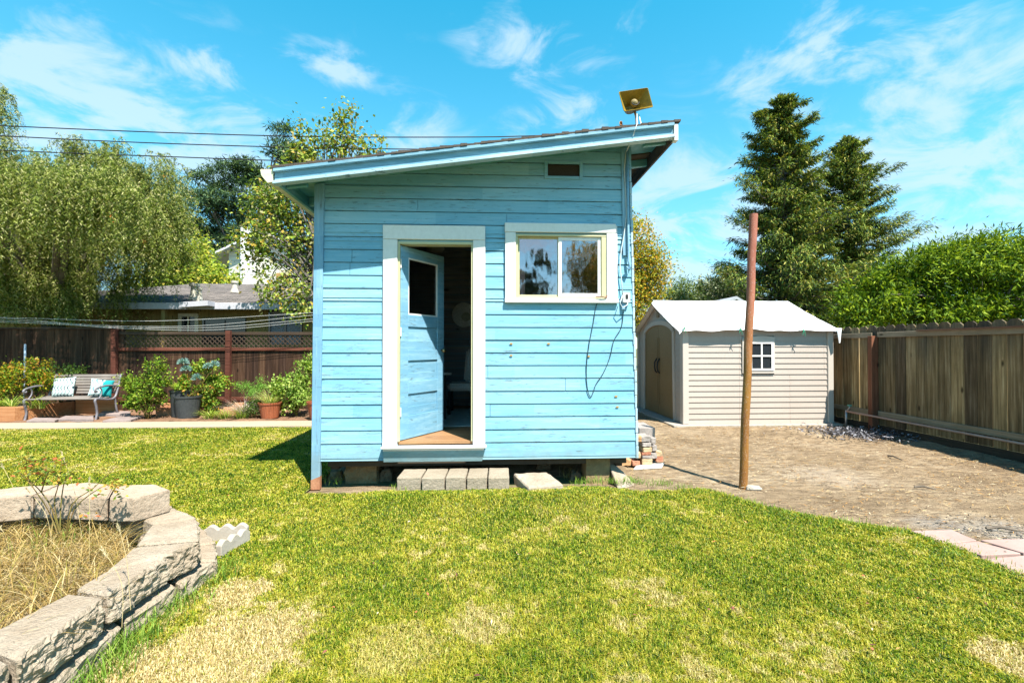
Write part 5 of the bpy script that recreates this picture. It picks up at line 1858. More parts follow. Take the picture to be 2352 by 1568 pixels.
for (p, d_) in hd:
    hp, hdv = [], []
    for _ in range(22):
        hp.append(tuple(p - d_ * rnd.random() * .05))
        hdv.append(tuple(d_ + Vector((rnd.gauss(0, .3), rnd.gauss(0, .3), rnd.gauss(0, .3)))))
    leaves('seed_head', np.array(hp), np.array(hdv), unit(len(hp)), .022, .0035, m_head, sk)

# scalloped concrete edging
m_scal = mottled('pale_scalloped_concrete', (.33, .29, .24, 1), (.40, .36, .31, 1), 5, 50, .9, .5, .004, c3=(.26, .23, .19, 1), src='World')


def scallop(a, b, label, lobes=3, h=.115, th=.045):
    a, b = Vector((a.x, a.y, 0)), Vector((b.x, b.y, 0))
    L = (b - a).length
    d_ = (b - a).normalized()
    nn = Vector((-d_.y, d_.x, 0)) * th
    top = []
    for k in range(lobes):
        for j in range(9):
            s_ = (k + j / 9) / lobes
            top.append((s_ * L, h - .035 + .035 * math.sin(math.pi * (j + .5) / 9)))
    prof = [(0, -.04)] + [(0, top[0][1])] + top[1:] + [(L, h - .03), (L, -.04)]
    q = MB()
    q.extr([a + d_ * s_ + Vector((0, 0, z_)) for (s_, z_) in prof], nn)
    tag(q.build('scalloped_edging', m_scal, bevel=.004), label, 'garden edging', 'scalloped concrete edging pieces')


scallop(G(508, 1284), G(575, 1246), 'near scalloped edging piece facing the lawn beside the curved wall')
scallop(G(572, 1238), G(470, 1246), 'far scalloped edging piece closing the little ring', h=.13)

# ---------------------------------------------------------------- back fence with lattice
FY = 10.9
m_fb = weathered('dark_fence_board', [(.018, .010, .006, 1), (.06, .03, .018, 1), (.13, .075, .05, 1)], 'Z', .9, .4, 1.0)
m_redw = weathered('red_stained_board', [(.06, .018, .010, 1), (.13, .045, .03, 1), (.17, .07, .045, 1)], 'X', .85, .1)
m_latt = weathered('lattice_wood', [(.03, .022, .015, 1), (.06, .04, .028, 1), (.10, .07, .05, 1)], 'X', .9, 0, 1.0, None, False)
bf = empty('back_fence', (-6, FY, 0), 'dark red brown board fence topped with lattice behind the planting bed', 'fence')
x = -12.4
kx = PY(272, 780, FY).x
while x < 3.2:
    w = .145 + rnd.uniform(-.004, .004)
    top_ = 1.80 if x < kx else 1.335
    MB().box(x, x + w, FY + rnd.uniform(0, .006), FY + .022, .02, top_ + rnd.uniform(-.01, .01)).build('board', m_fb, bf)
    x += w + .004
bl = MB()
z0_, z1_ = 1.40, 1.68
s0 = .105
for sgn in (1, -1):
    x = kx - .3
    while x < 3.4:
        yy = FY + .002 if sgn > 0 else FY - .008
        w = .030
        h = z1_ - z0_
        xa, xb = (x, x + h) if sgn > 0 else (x + h, x)
        if min(xa, xb) > kx and max(xa, xb) < 3.33:
            bl.hexa([(xa - w / 2, yy, z0_), (xa + w / 2, yy, z0_), (xa + w / 2, yy + .008, z0_), (xa - w / 2, yy + .008, z0_)], [(xb - w / 2, yy, z1_), (xb + w / 2, yy, z1_), (xb + w / 2, yy + .008, z1_), (xb - w / 2, yy + .008, z1_)])
        x += s0
bl.build('lattice', m_latt, bf)
MB().box(kx, 3.35, FY - .03, FY + .04, 1.68, 1.745).build('top_rail', m_latt, bf, bevel=.004)
MB().box(-12.4, kx - .002, FY - .03, FY + .03, 1.802, 1.84).build('top_rail', m_latt, bf, bevel=.004)
MB().box(kx, 3.35, FY - .035, FY - .001, 1.33, 1.40).build('middle_rail', m_redw, bf, bevel=.004)
MB().box(kx, 3.35, FY - .032, FY - .001, .22, .31).build('bottom_rail', m_redw, bf, bevel=.004)
for px in (524, 262):
    p = PY(px, 850, FY - .09)
    MB().box(p.x - .05, p.x + .05, FY - .13, FY - .04, -.02, 1.77 if px == 524 else 1.86).build('post', m_redw, bf, bevel=.004)
for xx in (-2.9, -.5, 1.6, 3.28):
    MB().box(xx - .05, xx + .05, FY - .12, FY - .04, -.02, 1.75).build('post', m_redw, bf, bevel=.004)

# low timbers in the bed
for (a, b, z, lab) in [((360, 948), (548, 946), .10, 'orange brown timber edging low in the planting bed'), ((370, 935), (560, 934), .16, 'red timber edging behind the lower orange one')]:
    p, q_ = PY(*a, 10.1 + (z > .12) * .3), PY(*b, 10.1 + (z > .12) * .3)
    tag(MB().box(p.x, q_.x, p.y - .04, p.y + .04, 0, z + .08).build('edging_timber', mottled('edging_timber_' + str(int(z * 100)), (.40, .17, .08, 1), (.52, .27, .16, 1), 6, 60), bevel=.006), lab, 'timber edging', 'timber edgings in the planting bed')

# raised wooden planter
m_plank = weathered('orange_plank', [(.26, .10, .04, 1), (.42, .20, .09, 1), (.50, .28, .15, 1)], 'X', .8, .1)
pb2 = empty('raised_planter', G(40, 968), 'low orange wooden planter box behind the bench', 'planter')
c1_ = G(32, 971)
c2_ = PY(130, 950, 9.9)
c3_ = Vector((-12.5, c1_.y, 0))
MB().box(-12.5, c1_.x, c1_.y, c1_.y + .045, 0, .30).build('front_board', m_plank, pb2, bevel=.005)
c2_ = Vector((c1_.x + .25, 10.4, 0))
a_ = Vector((c1_.x + .002, c1_.y + .002, 0))
d_ = (c2_ - a_).normalized()
nn = Vector((-d_.y, d_.x, 0)) * .045
MB().hexa([a_, c2_, c2_ + nn, a_ + nn], [p + Vector((0, 0, .29)) for p in (a_, c2_, c2_ + nn, a_ + nn)]).build('side_board', m_plank, pb2, bevel=.005)
pc_ = PY(130, 905, 10.0)
MB().box(c1_.x + .3, pc_.x + .9, 10.35, 10.4, 0, .32).build('back_board', m_plank, pb2, bevel=.005)
MB().box(-12.4, c1_.x - .0, c1_.y + .05, 10.5, .20, .25).build('soil', m_bedsoil, pb2)

# ---------------------------------------------------------------- bench and cushions
m_iron = mottled('grey_cast_iron', (.16, .15, .17, 1), (.24, .23, .25, 1), 10, 60, .5, .3, .003, metal=.2)
m_slat = weathered('grey_bench_slat', [(.12, .10, .09, 1), (.22, .195, .175, 1), (.32, .29, .26, 1)], 'X', .8, .1, 1.0, None, False)
pl = G(58, 968)
pr = G(221, 966)
bench = empty('garden_bench', (pl + pr) / 2, 'grey slatted garden bench with scrolled iron arms', 'bench', rz=math.atan2(pr.y - pl.y, pr.x - pl.x))
BWid = (pr - pl).length
hb_ = BWid / 2
for sx in (-1, 1):
    X_ = sx * hb_
    e_ = MB()
    fy = 0.0
    e_.tube(smooth_path([(X_, fy - .03, .0), (X_, fy - .01, .03), (X_, fy + .02, .15), (X_, fy - .01, .30), (X_, fy - .035, .38), (X_, fy, .415), (X_, .12, .40), (X_, .30, .375), (X_, .42, .38), (X_, .50, .43), (X_, .56, .58), (X_, .63, .80), (X_, .66, .85), (X_, .69, .84)], 4), .021, 8)
    e_.tube(smooth_path([(X_, .47, .41), (X_, .50, .28), (X_, .53, .14), (X_, .60, .0)], 4), .019, 8)
    e_.build('end_frame', m_iron, bench, smooth=True, local=True)
    a2 = MB()
    a2.tube(smooth_path([(X_, .575, .62), (X_, .40, .645), (X_, .20, .65), (X_, .04, .625), (X_, -.03, .60), (X_, -.045, .565), (X_, -.01, .548), (X_, .015, .57)], 4), .018, 8)
    a2.tube(smooth_path([(X_, .08, .635), (X_, .13, .57), (X_, .12, .49), (X_, .06, .42)], 4), .012, 8)
    a2.build('armrest', m_iron, bench, smooth=True, local=True)
for k in range(7):
    y_ = .015 + k * .062
    MB().box(-hb_ + .015, hb_ - .015, y_, y_ + .048, .405 - .012 * math.sin(k / 6 * math.pi) + .003 * k, .425 - .012 * math.sin(k / 6 * math.pi) + .003 * k).build('seat_slat', m_slat, bench, bevel=.003, local=True)
for k in range(7):
    z_ = .475 + k * .056
    y_ = .515 + (z_ - .43) * .30
    MB().hexa([(-hb_ + .015, y_, z_), (hb_ - .015, y_, z_), (hb_ - .015, y_ + .02, z_), (-hb_ + .015, y_ + .02, z_)],
              [(-hb_ + .015, y_ + .012, z_ + .043), (hb_ - .015, y_ + .012, z_ + .043), (hb_ - .015, y_ + .032, z_ + .043), (-hb_ + .015, y_ + .032, z_ + .043)]).build('back_slat', m_slat, bench, bevel=.003, local=True)


def cushion(name, size, M_, mat, label, n=18, th=.075):
    V, Fc = [], []
    for side in (1, -1):
        for i in range(n + 1):
            for j in range(n + 1):
                u, v = -1 + 2 * i / n, -1 + 2 * j / n
                puff = (max(0, (1 - u ** 4)) * max(0, (1 - v ** 4))) ** .5
                pin = 1 - .07 * (1 - abs(u) ** 1.5) * abs(v) ** 3 - 0
                pin2 = 1 - .07 * (1 - abs(v) ** 1.5) * abs(u) ** 3
                V.append(M_ @ Vector((u * size / 2 * pin2, side * th * puff, v * size / 2 * pin)))
    m_ = (n + 1) ** 2
    for s_ in (0, 1):
        for i in range(n):
            for j in range(n):
                q_ = s_ * m_ + i * (n + 1) + j
                Fc.append((q_, q_ + n + 1, q_ + n + 2, q_ + 1) if s_ == 0 else (q_, q_ + 1, q_ + n + 2, q_ + n + 1))
    o = np_mesh(name, np.array([tuple(v) for v in V]), np.array(Fc), mat, smooth=True)
    return tag(o, label, 'cushion', 'cushions on the garden bench')


def wave_mat(name, wave, base, second=None, M_=None):
    t = NT(name)
    inv = t.n.new('ShaderNodeTexCoord')
    sp = t.n.new('ShaderNodeSeparateXYZ')
    t.l.new(t.tc.outputs['Object'], sp.inputs[0])
    u = t.math('ADD', t.math('MULTIPLY', sp.outputs['X'], 17.0), t.math('MULTIPLY', t.math('SINE', t.math('MULTIPLY', sp.outputs['Z'], 38.0)), .36))
    fr_ = t.math('ABSOLUTE', t.math('SUBTRACT', t.math('FRACT', u), .5))
    thick = t.math('ADD', .11, t.math('MULTIPLY', t.math('SINE', t.math('MULTIPLY', sp.outputs['Z'], 38.0)), .05))
    f_ = t.math('LESS_THAN', fr_, thick)
    col = t.mix(f_, base, wave)
    if second:
        col = t.mix(t.math('GREATER_THAN', sp.outputs['X'], .05), col, second)
    return t.fin(col, .9, 0, .1)


bM = wmat(bench)
cM = bM @ Matrix.Translation((-hb_ + .36, .40, .615)) @ Matrix.Rotation(R(-4), 4, 'Y') @ Matrix.Rotation(R(-16), 4, 'X')
cushion('cushion', .40, cM, wave_mat('wave_print', (.03, .055, .07, 1), (.40, .48, .46, 1)), 'pale cushion with dark wavy stripes at the left end of bench')
cM = bM @ Matrix.Translation((hb_ - .15, .33, .60)) @ Matrix.Rotation(R(38), 4, 'Z') @ Matrix.Rotation(R(10), 4, 'Y') @ Matrix.Rotation(R(-20), 4, 'X')
cushion('cushion', .36, cM, wave_mat('teal_print', (.04, .14, .17, 1), (.42, .50, .50, 1), (.015, .24, .25, 1)), 'white and teal cushion leaning on the right arm of bench')

for (q4, lab) in [([(235, 966), (300, 964), (330, 955), (270, 957)], 'flat grey pink stone right of the bench front leg'), ([(130, 962), (215, 962), (215, 955), (150, 955)], 'flat stone under the middle of the bench'),
                  ([(225, 951), (300, 950), (300, 944), (235, 944)], 'flat stone behind the right bench leg'), ([(60, 966), (125, 966), (140, 960), (80, 959)], 'flat stone beside the left bench leg')]:
    q = [G(a, b, .08) for a, b in q4]
    o = rocky('paving_stone', [(p.x, p.y, .02) for p in q], [(p.x, p.y, .085) for p in q], m_stone, 4, .006, 8, bevel=.008)
    tag(o, lab, 'stone', 'flat stones around the bench')

# blue stick
p = PY(57, 828, 10.3)
p2_ = PY(58, 790, 10.3)
tag(MB().tube([Vector((p.x, p.y, .2)), p2_], .018, 8).build('garden_stake', mottled('pale_blue_stake', (.35, .45, .6, 1), (.45, .55, .7, 1), 5, 30)), 'pale blue stake standing against the dark fence', 'stake')

# ---------------------------------------------------------------- plants
GREENS = dict(
    rose=[(.05, .12, .012, 1), (.12, .22, .02, 1), (.22, .33, .035, 1), (.32, .38, .05, 1), (.06, .08, .01, 1)],
    photinia=[(.24, .24, .02, 1), (.34, .28, .02, 1), (.10, .18, .015, 1), (.15, .25, .02, 1), (.38, .18, .03, 1), (.04, .08, .01, 1)],
    dark=[(.03, .07, .015, 1), (.05, .11, .02, 1), (.08, .15, .03, 1), (.12, .18, .04, 1)],
    lime=[(.30, .42, .04, 1), (.38, .48, .06, 1), (.22, .34, .04, 1)])


def bush(name, label, cat, blobs, n, leafL, leafW, cols, base, clump=.07, group=None, trans=.35, stem_n=9, stem_r=.008, stemmat=None, droop=.0, nclump=None, extra=None):
    """blobs: (centre, radii) in metres. Clumped leaves over branching stems"""
    o = empty(name, base, label, cat, group)
    wts = np.array([b[1][0] * b[1][1] + b[1][0] * b[1][2] for b in blobs])
    wts = wts / wts.sum()
    nclump = nclump or max(12, int(n / 45))
    cen = []
    for b, w in zip(blobs, wts):
        k = max(3, int(nclump * w))
        u = unit(k) * (rng.random((k, 1)) ** .45)
        cen.append(np.array(b[0]) + u * np.array(b[1]))
    cen = np.concatenate(cen)
    idx = rng.integers(0, len(cen), n)
    sz = clump * (.6 + .8 * rng.random(len(cen)))
    P_ = cen[idx] + rng.normal(size=(n, 3)) * sz[idx][:, None]
    ctr = np.average([b[0] for b in blobs], axis=0, weights=wts)
    out_ = nrm(cen[idx] - ctr)
    D_ = unit(n) + out_ * .8 + np.array([0, 0, .1 - droop])
    N_ = unit(n) * .9 + out_ * .5 + np.array([0, 0, .9])
    L_ = leafL * (.6 + .7 * rng.random(n))
    leaves('foliage', P_, D_, N_, L_, L_ * leafW / leafL, leafmat(name + '_leaf', cols, .45, trans) if not hasattr(cols, 'name') else cols, o)
    q = MB()
    base = Vector(base)
    for k in range(stem_n):
        c_ = Vector([float(v) for v in cen[rnd.randrange(len(cen))]])
        m1 = base + (c_ - base) * .45 + Vector((0, 0, .12 * (c_ - base).length))
        q.tube(smooth_path([base + Vector((rnd.uniform(-.02, .02), rnd.uniform(-.02, .02), -.02)), m1, c_], 3), [stem_r * (1 - .75 * i / 6) for i in range(7)], 5)
    q.build('stems', stemmat or m_stem, o, smooth=True)
    return o


def pxblob(px, py, rx, ry, Y, ry_depth=None):
    c_ = PY(px, py, Y)
    s_ = Y / F * 1.01
    return (tuple(c_), (rx * s_, ry_depth if ry_depth else rx * s_, ry * s_))


# left large photinia and darker shrub behind
bush('photinia_shrub', 'yellow orange tinged shrub in the planter left of the bench', 'shrub', [pxblob(20, 880, 45, 35, 9.9), pxblob(70, 850, 38, 22, 10.0), pxblob(100, 875, 30, 22, 10.0), pxblob(-60, 880, 50, 40, 9.9)], 6000, .055, .026, GREENS['photinia'], (G(45, 968).x, 10.0, .2), .06, stem_n=12)
bush('dark_shrub', 'dark green shrub between photinia and bench back', 'shrub', [pxblob(150, 860, 45, 20, 10.4, .25), pxblob(120, 880, 40, 25, 10.4, .25)], 1700, .05, .024, GREENS['dark'], (PY(140, 900, 10.4).x, 10.4, .2), .06)
# strappy plants in the planter
m_strap = leafmat('strap_leaf', [(.25, .36, .05, 1), (.40, .46, .10, 1), (.15, .25, .04, 1), (.55, .55, .2, 1)], .45, .35)


def strap_plant(name, label, p, n, H, W, mat, spread=.06, lean=(.4, 1.1), parent=None, cat='plant', group=None, curl=.5):
    az = rng.random(n) * 2 * np.pi
    r_ = rng.random(n) * spread
    P_ = np.stack([p[0] + r_ * np.cos(az), p[1] + r_ * np.sin(az), np.full(n, p[2])], 1)
    o = blades(name, P_, rng.uniform(H[0], H[1], n), rng.uniform(W[0], W[1], n), mat, lean=rng.uniform(lean[0], lean[1], n), seg=5, parent=parent, outward=np.stack([np.cos(az), np.sin(az)], 1), origin=p if parent is None else None, curl=curl)
    if parent is None:
        tag(o, label, cat, group)
    return o


for (px, lab, nn_, H_) in [(38, 'strappy plant at the planter corner left of the bench', 60, (.2, .38)), (8, 'strappy yellow green plant cut by the left picture edge', 60, (.2, .35)), (85, 'strappy plant overhanging the planter side behind the bench arm', 50, (.2, .4)), (112, 'small strappy plant behind the bench seat', 40, (.18, .3))]:
    p = PY(px, 940, 9.75)
    strap_plant('strappy_plant', lab, (p.x, 9.6 + .1 * rnd.random(), .24), nn_, H_, (.010, .018), m_strap, .08, group='strappy plants in the planter')

# rose right of the bench
Yr = 9.6
bush('rose_shrub', 'loose leafy rose shrub directly right of the bench', 'shrub', [pxblob(335, 905, 42, 38, Yr), pxblob(355, 850, 22, 24, Yr), pxblob(300, 880, 22, 16, Yr), pxblob(300, 925, 16, 18, Yr), pxblob(372, 880, 16, 30, Yr)], 4600, .050, .026, GREENS['rose'], (PY(340, 950, Yr).x, Yr, .04), .045, stem_n=16)
# black pots
m_blackpot = mottled('black_nursery_pot', (.028, .032, .034, 1), (.045, .05, .052, 1), 5, 40, .45, .15, .002, c3=(.07, .075, .075, 1))


def pot(name, label, p, r0, r1, h, mat, group=None, rim=.012):
    o = empty(name, p, label, 'plant pot', group)
    q = MB()
    q.lathe([(0, .0), (r0, .0), (r1, h - .035), (r1 + rim, h - .033), (r1 + rim + .003, h), (r1 - .006, h), (r1 - .012, h - .05), (0, h - .05)], p, 26)
    q.build('pot_body', mat, o, smooth=False)
    MB().lathe([(0, h - .045), (r1 - .01, h - .045)], p, 20).build('potting_soil', m_mulch, o)
    return o


pp_ = G(431, 966)
s_ = pp_.y / F
pot('plant_pot', 'large black nursery pot on the path edge', (PY(431, 966, pp_.y + .2).x, pp_.y + .2, .04), 21 * s_, 26 * s_, .42, m_blackpot)
p_ = PY(408, 930, 9.75)
pot('plant_pot', 'second black pot half hidden behind the large one', (p_.x, 9.85, .04), .15, .19, .52, m_blackpot)
strap_plant('grass_mound', 'bright lime grass mound in the half hidden black pot', (p_.x - .02, 9.85, .54), 420, (.14, .30), (.005, .009), leafmat('lime_blade', GREENS['lime'], .5, .4), .1, (.5, 1.3), cat='grass')
Yp = pp_.y + .25
bush('potted_rose', 'rose with yellow green leaves in the large black pot', 'rose bush', [pxblob(468, 850, 22, 28, Yp + .3), pxblob(480, 885, 32, 26, Yp + .3), pxblob(505, 880, 20, 20, Yp + .3), pxblob(420, 878, 18, 14, Yp), pxblob(465, 915, 26, 20, Yp + .2), pxblob(490, 930, 12, 20, Yp + .3)], 4200, .055, .032,
     [(.10, .20, .02, 1), (.22, .34, .04, 1), (.34, .42, .08, 1), (.05, .11, .01, 1), (.16, .26, .03, 1), (.28, .38, .05, 1), (.4, .22, .04, 1)], (PY(425, 920, Yp).x, Yp, .40), .045, stem_n=14)
# blue green euphorbia heads on stems
eu = empty('euphorbia', (PY(435, 900, Yp + .1).x, Yp + .1, .42), 'euphorbia with blue green bottle-brush heads above the black pot', 'plant')
hpz, hd_, q = [], [], MB()
for (px, py, rr2) in [(421, 832, 15), (428, 848, 13), (493, 838, 13), (452, 868, 13), (478, 842, 8)]:
    c_ = PY(px, py, Yp + .1)
    s_ = Yp / F
    u = unit(190)
    u[:, 2] = np.abs(u[:, 2]) * 1.1 - .35
    for v in u:
        hpz.append(tuple(np.array(c_) + v * rr2 * s_ * .25))
        hd_.append(v)
    q.tube(smooth_path([(eu.location.x, eu.location.y, .40), (c_.x * .4 + eu.location.x * .6, eu.location.y, .6), tuple(c_)], 4), .008, 6)
q.build('stems', m_stem, eu, smooth=True)
leaves('heads', np.array(hpz), np.array(hd_), unit(len(hpz)), .085, .014, leafmat('blue_green_leaf', [(.20, .34, .32, 1), (.28, .42, .42, 1), (.14, .26, .22, 1)], .5, .2), eu)
# strappy ground cover at the path edge
for (px, lab) in [(475, 'strappy green clump just right of the black pot'), (510, 'middle strappy clump spilling on the path edge'), (548, 'strappy clump left of the dry grey tussock')]:
    p = G(px, 966)
    strap_plant('strappy_plant', lab, (p.x, p.y + .12, .03), 110, (.14, .30), (.008, .014), m_strap, .14, (.5, 1.2), group='strappy clumps along the path')
# dry grey tussock
p = PY(560, 920, 9.7)
m_greydry = leafmat('grey_dry_blade', [(.45, .38, .36, 1), (.55, .48, .42, 1), (.35, .28, .26, 1), (.4, .36, .2, 1)], .7, .2)
strap_plant('dry_tussock', 'dry grey purple tussock left of the terracotta pot', (p.x, 9.7, .03), 420, (.3, .58), (.003, .006), m_greydry, .12, (.5, 1.25), cat='grass')
bush('fern_plant', 'feathery green plant behind the dry tussock', 'plant', [pxblob(585, 895, 22, 18, 9.95), pxblob(560, 885, 14, 12, 10.0), pxblob(600, 885, 12, 16, 10.0)], 2200, .035, .008, [(.10, .25, .03, 1), (.16, .34, .05, 1), (.24, .42, .08, 1)], (PY(585, 930, 9.95).x, 9.95, .04), .04)
bush('low_dark_shrub', 'small dark shrub beneath the dry tussock', 'shrub', [pxblob(585, 935, 22, 22, 9.6)], 900, .04, .018, GREENS['dark'], (PY(585, 950, 9.6).x, 9.6, .04), .04)
# terracotta pots
m_terra = mottled('terracotta', (.26, .06, .018, 1), (.34, .095, .035, 1), 4, 50, .8, .2, .003, c3=(.36, .16, .10, 1))
pt2 = G(620, 967)
s_ = pt2.y / F
pot('terracotta_pot', 'orange terracotta pot left of the shack corner', (PY(620, 960, pt2.y + .2).x, pt2.y + .2, .04), 18 * s_, 23.5 * s_, .30, m_terra)
strap_plant('spider_plant', 'pale yellow green arching grass in the terracotta pot', (PY(620, 960, pt2.y + .2).x, pt2.y + .2, .28), 260, (.22, .46), (.005, .010), leafmat('pale_blade', [(.42, .48, .14, 1), (.55, .56, .26, 1), (.25, .36, .06, 1), (.6, .5, .3, 1)], .5, .35), .12, (.4, 1.2), cat='plant')
pt3 = PY(724, 940, 9.35)
pot('terracotta_pot', 'second terracotta pot half hidden by the shack corner', (pt3.x + .04, 9.4, .05), .15, .20, .32, m_terra)
strap_plant('spider_plant', 'yellow grass in the pot half hidden by the shack corner', (pt3.x + .04, 9.4, .33), 120, (.15, .3), (.005, .010), m_strap, .1, (.4, 1.1), cat='plant')
bush('tall_rose', 'tall open rose with long stems against the shack corner', 'rose bush', [pxblob(700, 850, 20, 36, 9.9), pxblob(665, 885, 35, 22, 9.8), pxblob(640, 895, 20, 18, 9.8), pxblob(690, 910, 30, 28, 9.8), pxblob(712, 830, 10, 20, 9.9), pxblob(660, 925, 24, 20, 9.8)], 4600, .055, .034,
     [(.18, .30, .05, 1), (.30, .42, .08, 1), (.42, .50, .14, 1), (.12, .2, .03, 1)], (PY(680, 950, 9.8).x, 9.8, .04), .05, stem_n=18, stem_r=.010)
# ---------------------------------------------------------------- neighbour's low house behind the fence
HYf = 13.8
m_hroof = mottled('brown_grey_shingles', (.20, .17, .15, 1), (.32, .28, .24, 1), 2.0, 14, .95, .6, .02, c3=(.11, .09, .08, 1), stretch=(1, 3, 1), src='World')


def shingle_mat(name, c1, c2, cm_):
    t = NT(name)
    br = t.n.new('ShaderNodeTexBrick')
    br.inputs['Scale'].default_value = 1
    br.inputs['Color1'].default_value = c1
    br.inputs['Color2'].default_value = c2
    br.inputs['Mortar'].default_value = cm_
    br.inputs['Mortar Size'].default_value = .012
    br.inputs['Brick Width'].default_value = .3
    br.inputs['Row Height'].default_value = .14
    t.l.new(t.vec(1.0, 'World'), br.inputs['Vector'])
    n_ = t.noise(t.vec((5, 12, 5), 'World'), 1, 5, .6)
    col = t.mix(t.ramp(n_, [(.4, 0), (.65, .8)]), br.outputs['Color'], c1)
    t.bump(br.outputs['Fac'], .6, .02)
    return t.fin(col, .95, 0, .1)


m_hroof = shingle_mat('roof_shingles', (.10, .09, .085, 1), (.24, .21, .19, 1), (.03, .03, .03, 1))
m_hwall = weathered('ochre_board_wall', [(.16, .115, .04, 1), (.27, .195, .07, 1), (.33, .25, .10, 1)], 'Z', .9, 0)
m_fascia = mottled('grey_gutter', (.42, .42, .46, 1), (.52, .52, .56, 1), 2, 30, .5)
hx0, hx1 = PY(-60, 700, HYf).x, PY(1060, 700, HYf).x
ez = PY(450, 700, HYf - .4).z
house = empty('neighbour_house', ((hx0 + hx1) / 2, HYf + 3, 0), 'low ochre house with brown shingle roof beyond the lattice fence', 'house')
MB().box(hx0 + .3, hx1 - .3, HYf, HYf + 6.4, 0, ez - .0).build('wall', m_hwall, house)
rl = MB()
y0_, y1_, ym = HYf - .6, HYf + 7.0, HYf + 4.6
zr = PY(560, 652, ym).z
rl.add([(hx0 - .2, y0_, ez + .02), (hx1, y0_, ez + .02), (hx1 - 3.5, ym, zr), (hx0 + 3.2, ym, zr), (hx0 - .2, y1_ + 2, ez + .02), (hx1, y1_ + 2, ez + .02),
        (hx0 - .2, y0_, ez - .04), (hx1, y0_, ez - .04), (hx1, y1_ + 2, ez - .04), (hx0 - .2, y1_ + 2, ez - .04)],
       [(0, 1, 2, 3), (3, 2, 5, 4), (0, 3, 4), (1, 5, 2), (6, 9, 8, 7), (0, 6, 7, 1), (4, 5, 8, 9), (0, 4, 9, 6), (1, 7, 8, 5)])
roof = rl.build('roof', m_hroof, house)
jx = PY(545, 700, y0_).x
MB().box(hx0 - .2, hx1, y0_ - .06, y0_ - .002, ez - .14, ez + .035).build('gutter', m_fascia, house, bevel=.01)
# the porch gable end that steps forward of the eave
p = PY(585, 697, y0_ - .3)
px0, px1 = PY(545 - 0, 698, y0_ - .35).x, PY(625, 698, y0_ - .35).x
px0, px1 = PY(548, 698, y0_ - .35).x, PY(626, 698, y0_ - .35).x
pe = MB()
z_ = PY(585, 707, y0_ - .35).z
px0, px1 = PY(430 * 1.0, 700, y0_ - .3).x, PY(630, 700, y0_ - .3).x
px0 = PY(545 * .765 + 0, 700, y0_ - .3).x
px1 = PY(482, 700, y0_ - .3).x
pe.hexa([(px0, y0_ - .4, z_ - .0), (px1, y0_ - .4, z_ + .05), (px1, y0_ - .07, z_ + .05), (px0, y0_ - .07, z_ - .0)], [(px0, y0_ - .4, z_ + .14), (px1, y0_ - .4, z_ + .18), (px1, y0_ - .07, z_ + .18), (px0, y0_ - .07, z_ + .14)])
pe.build('porch_fascia', m_fascia, house, bevel=.005)
m_vent = mottled('painted_flue', (.45, .42, .35, 1), (.55, .52, .44, 1), 4, 30)
for (px, py, w, h) in [(447, 690, 17, 38), (459, 692, 9, 30), (539, 672, 12, 26)]:
    yv = min((abs(PY(px, py, y_).z - (ez + (zr - ez) * (y_ - y0_) / (ym - y0_))), y_) for y_ in [y0_ + .1 * k for k in range(52)])[1]
    p = PY(px, py, yv)
    s_ = yv / F
    ft = MB()
    ft.lathe([(w * s_ * .75, 0), (w * s_ * .5, h * s_ * .35), (w * s_ * .42, h * s_ * .8), (w * s_ * .62, h * s_ * .82), (w * s_ * .62, h * s_), (0, h * s_ * 1.03)], (p.x, p.y, p.z), 14)
    ft.build('roof_vent', m_vent, roof, smooth=False)
for (px, py) in [(112 + 240, 692), (437 - 0, 694)]:
    p = PY(px, py + 2, HYf + .8)
    MB().lathe([(.10, -.05), (.09, .03), (.03, .07), (0, .075)], tuple(p), 10).build('roof_vent', m_vent, roof)
# windows and door of the house
m_wdark = NT('dark_house_glass').fin((.015, .018, .02, 1), .1, 0, .6)
for (x0, x1, y0, y1, kind) in [(418, 448, 727, 762, 'w'), (470, 560, 735, 790, 'w'), (622, 690, 715, 790, 'd')]:
    a, b = PY(x0, y0, HYf - .02), PY(x1, y1, HYf - .02)
    fm = MB()
    t_ = .09 if kind == 'w' and x0 < 440 else .05
    fm.box(a.x - t_, a.x, HYf - .05, HYf - .001, b.z, a.z + t_)
    fm.box(b.x, b.x + t_, HYf - .05, HYf - .001, b.z, a.z + t_)
    fm.box(a.x + .0005, b.x - .0005, HYf - .05, HYf - .001, a.z, a.z + t_)
    fm.box((a.x + b.x) / 2 - .02, (a.x + b.x) / 2 + .02, HYf - .045, HYf - .02, b.z, a.z - .001)
    ww = fm.build('window', mottled('cream_frame', (.55, .48, .34, 1), (.62, .55, .4, 1), 3, 30) if x0 < 440 else m_wdark, house)
    MB().box(a.x, b.x, HYf - .015, HYf - .002, b.z, a.z).build('pane', m_wdark if kind == 'w' else mottled('grey_curtain', (.20, .20, .22, 1), (.25, .25, .28, 1), 2, 20), ww)
for x_ in (PY(300, 740, HYf).x, PY(405, 740, HYf).x):
    MB().box(x_ - .05, x_ + .05, HYf - .55, HYf - .45, 0, ez - .04).build('porch_post', m_hwall, house)

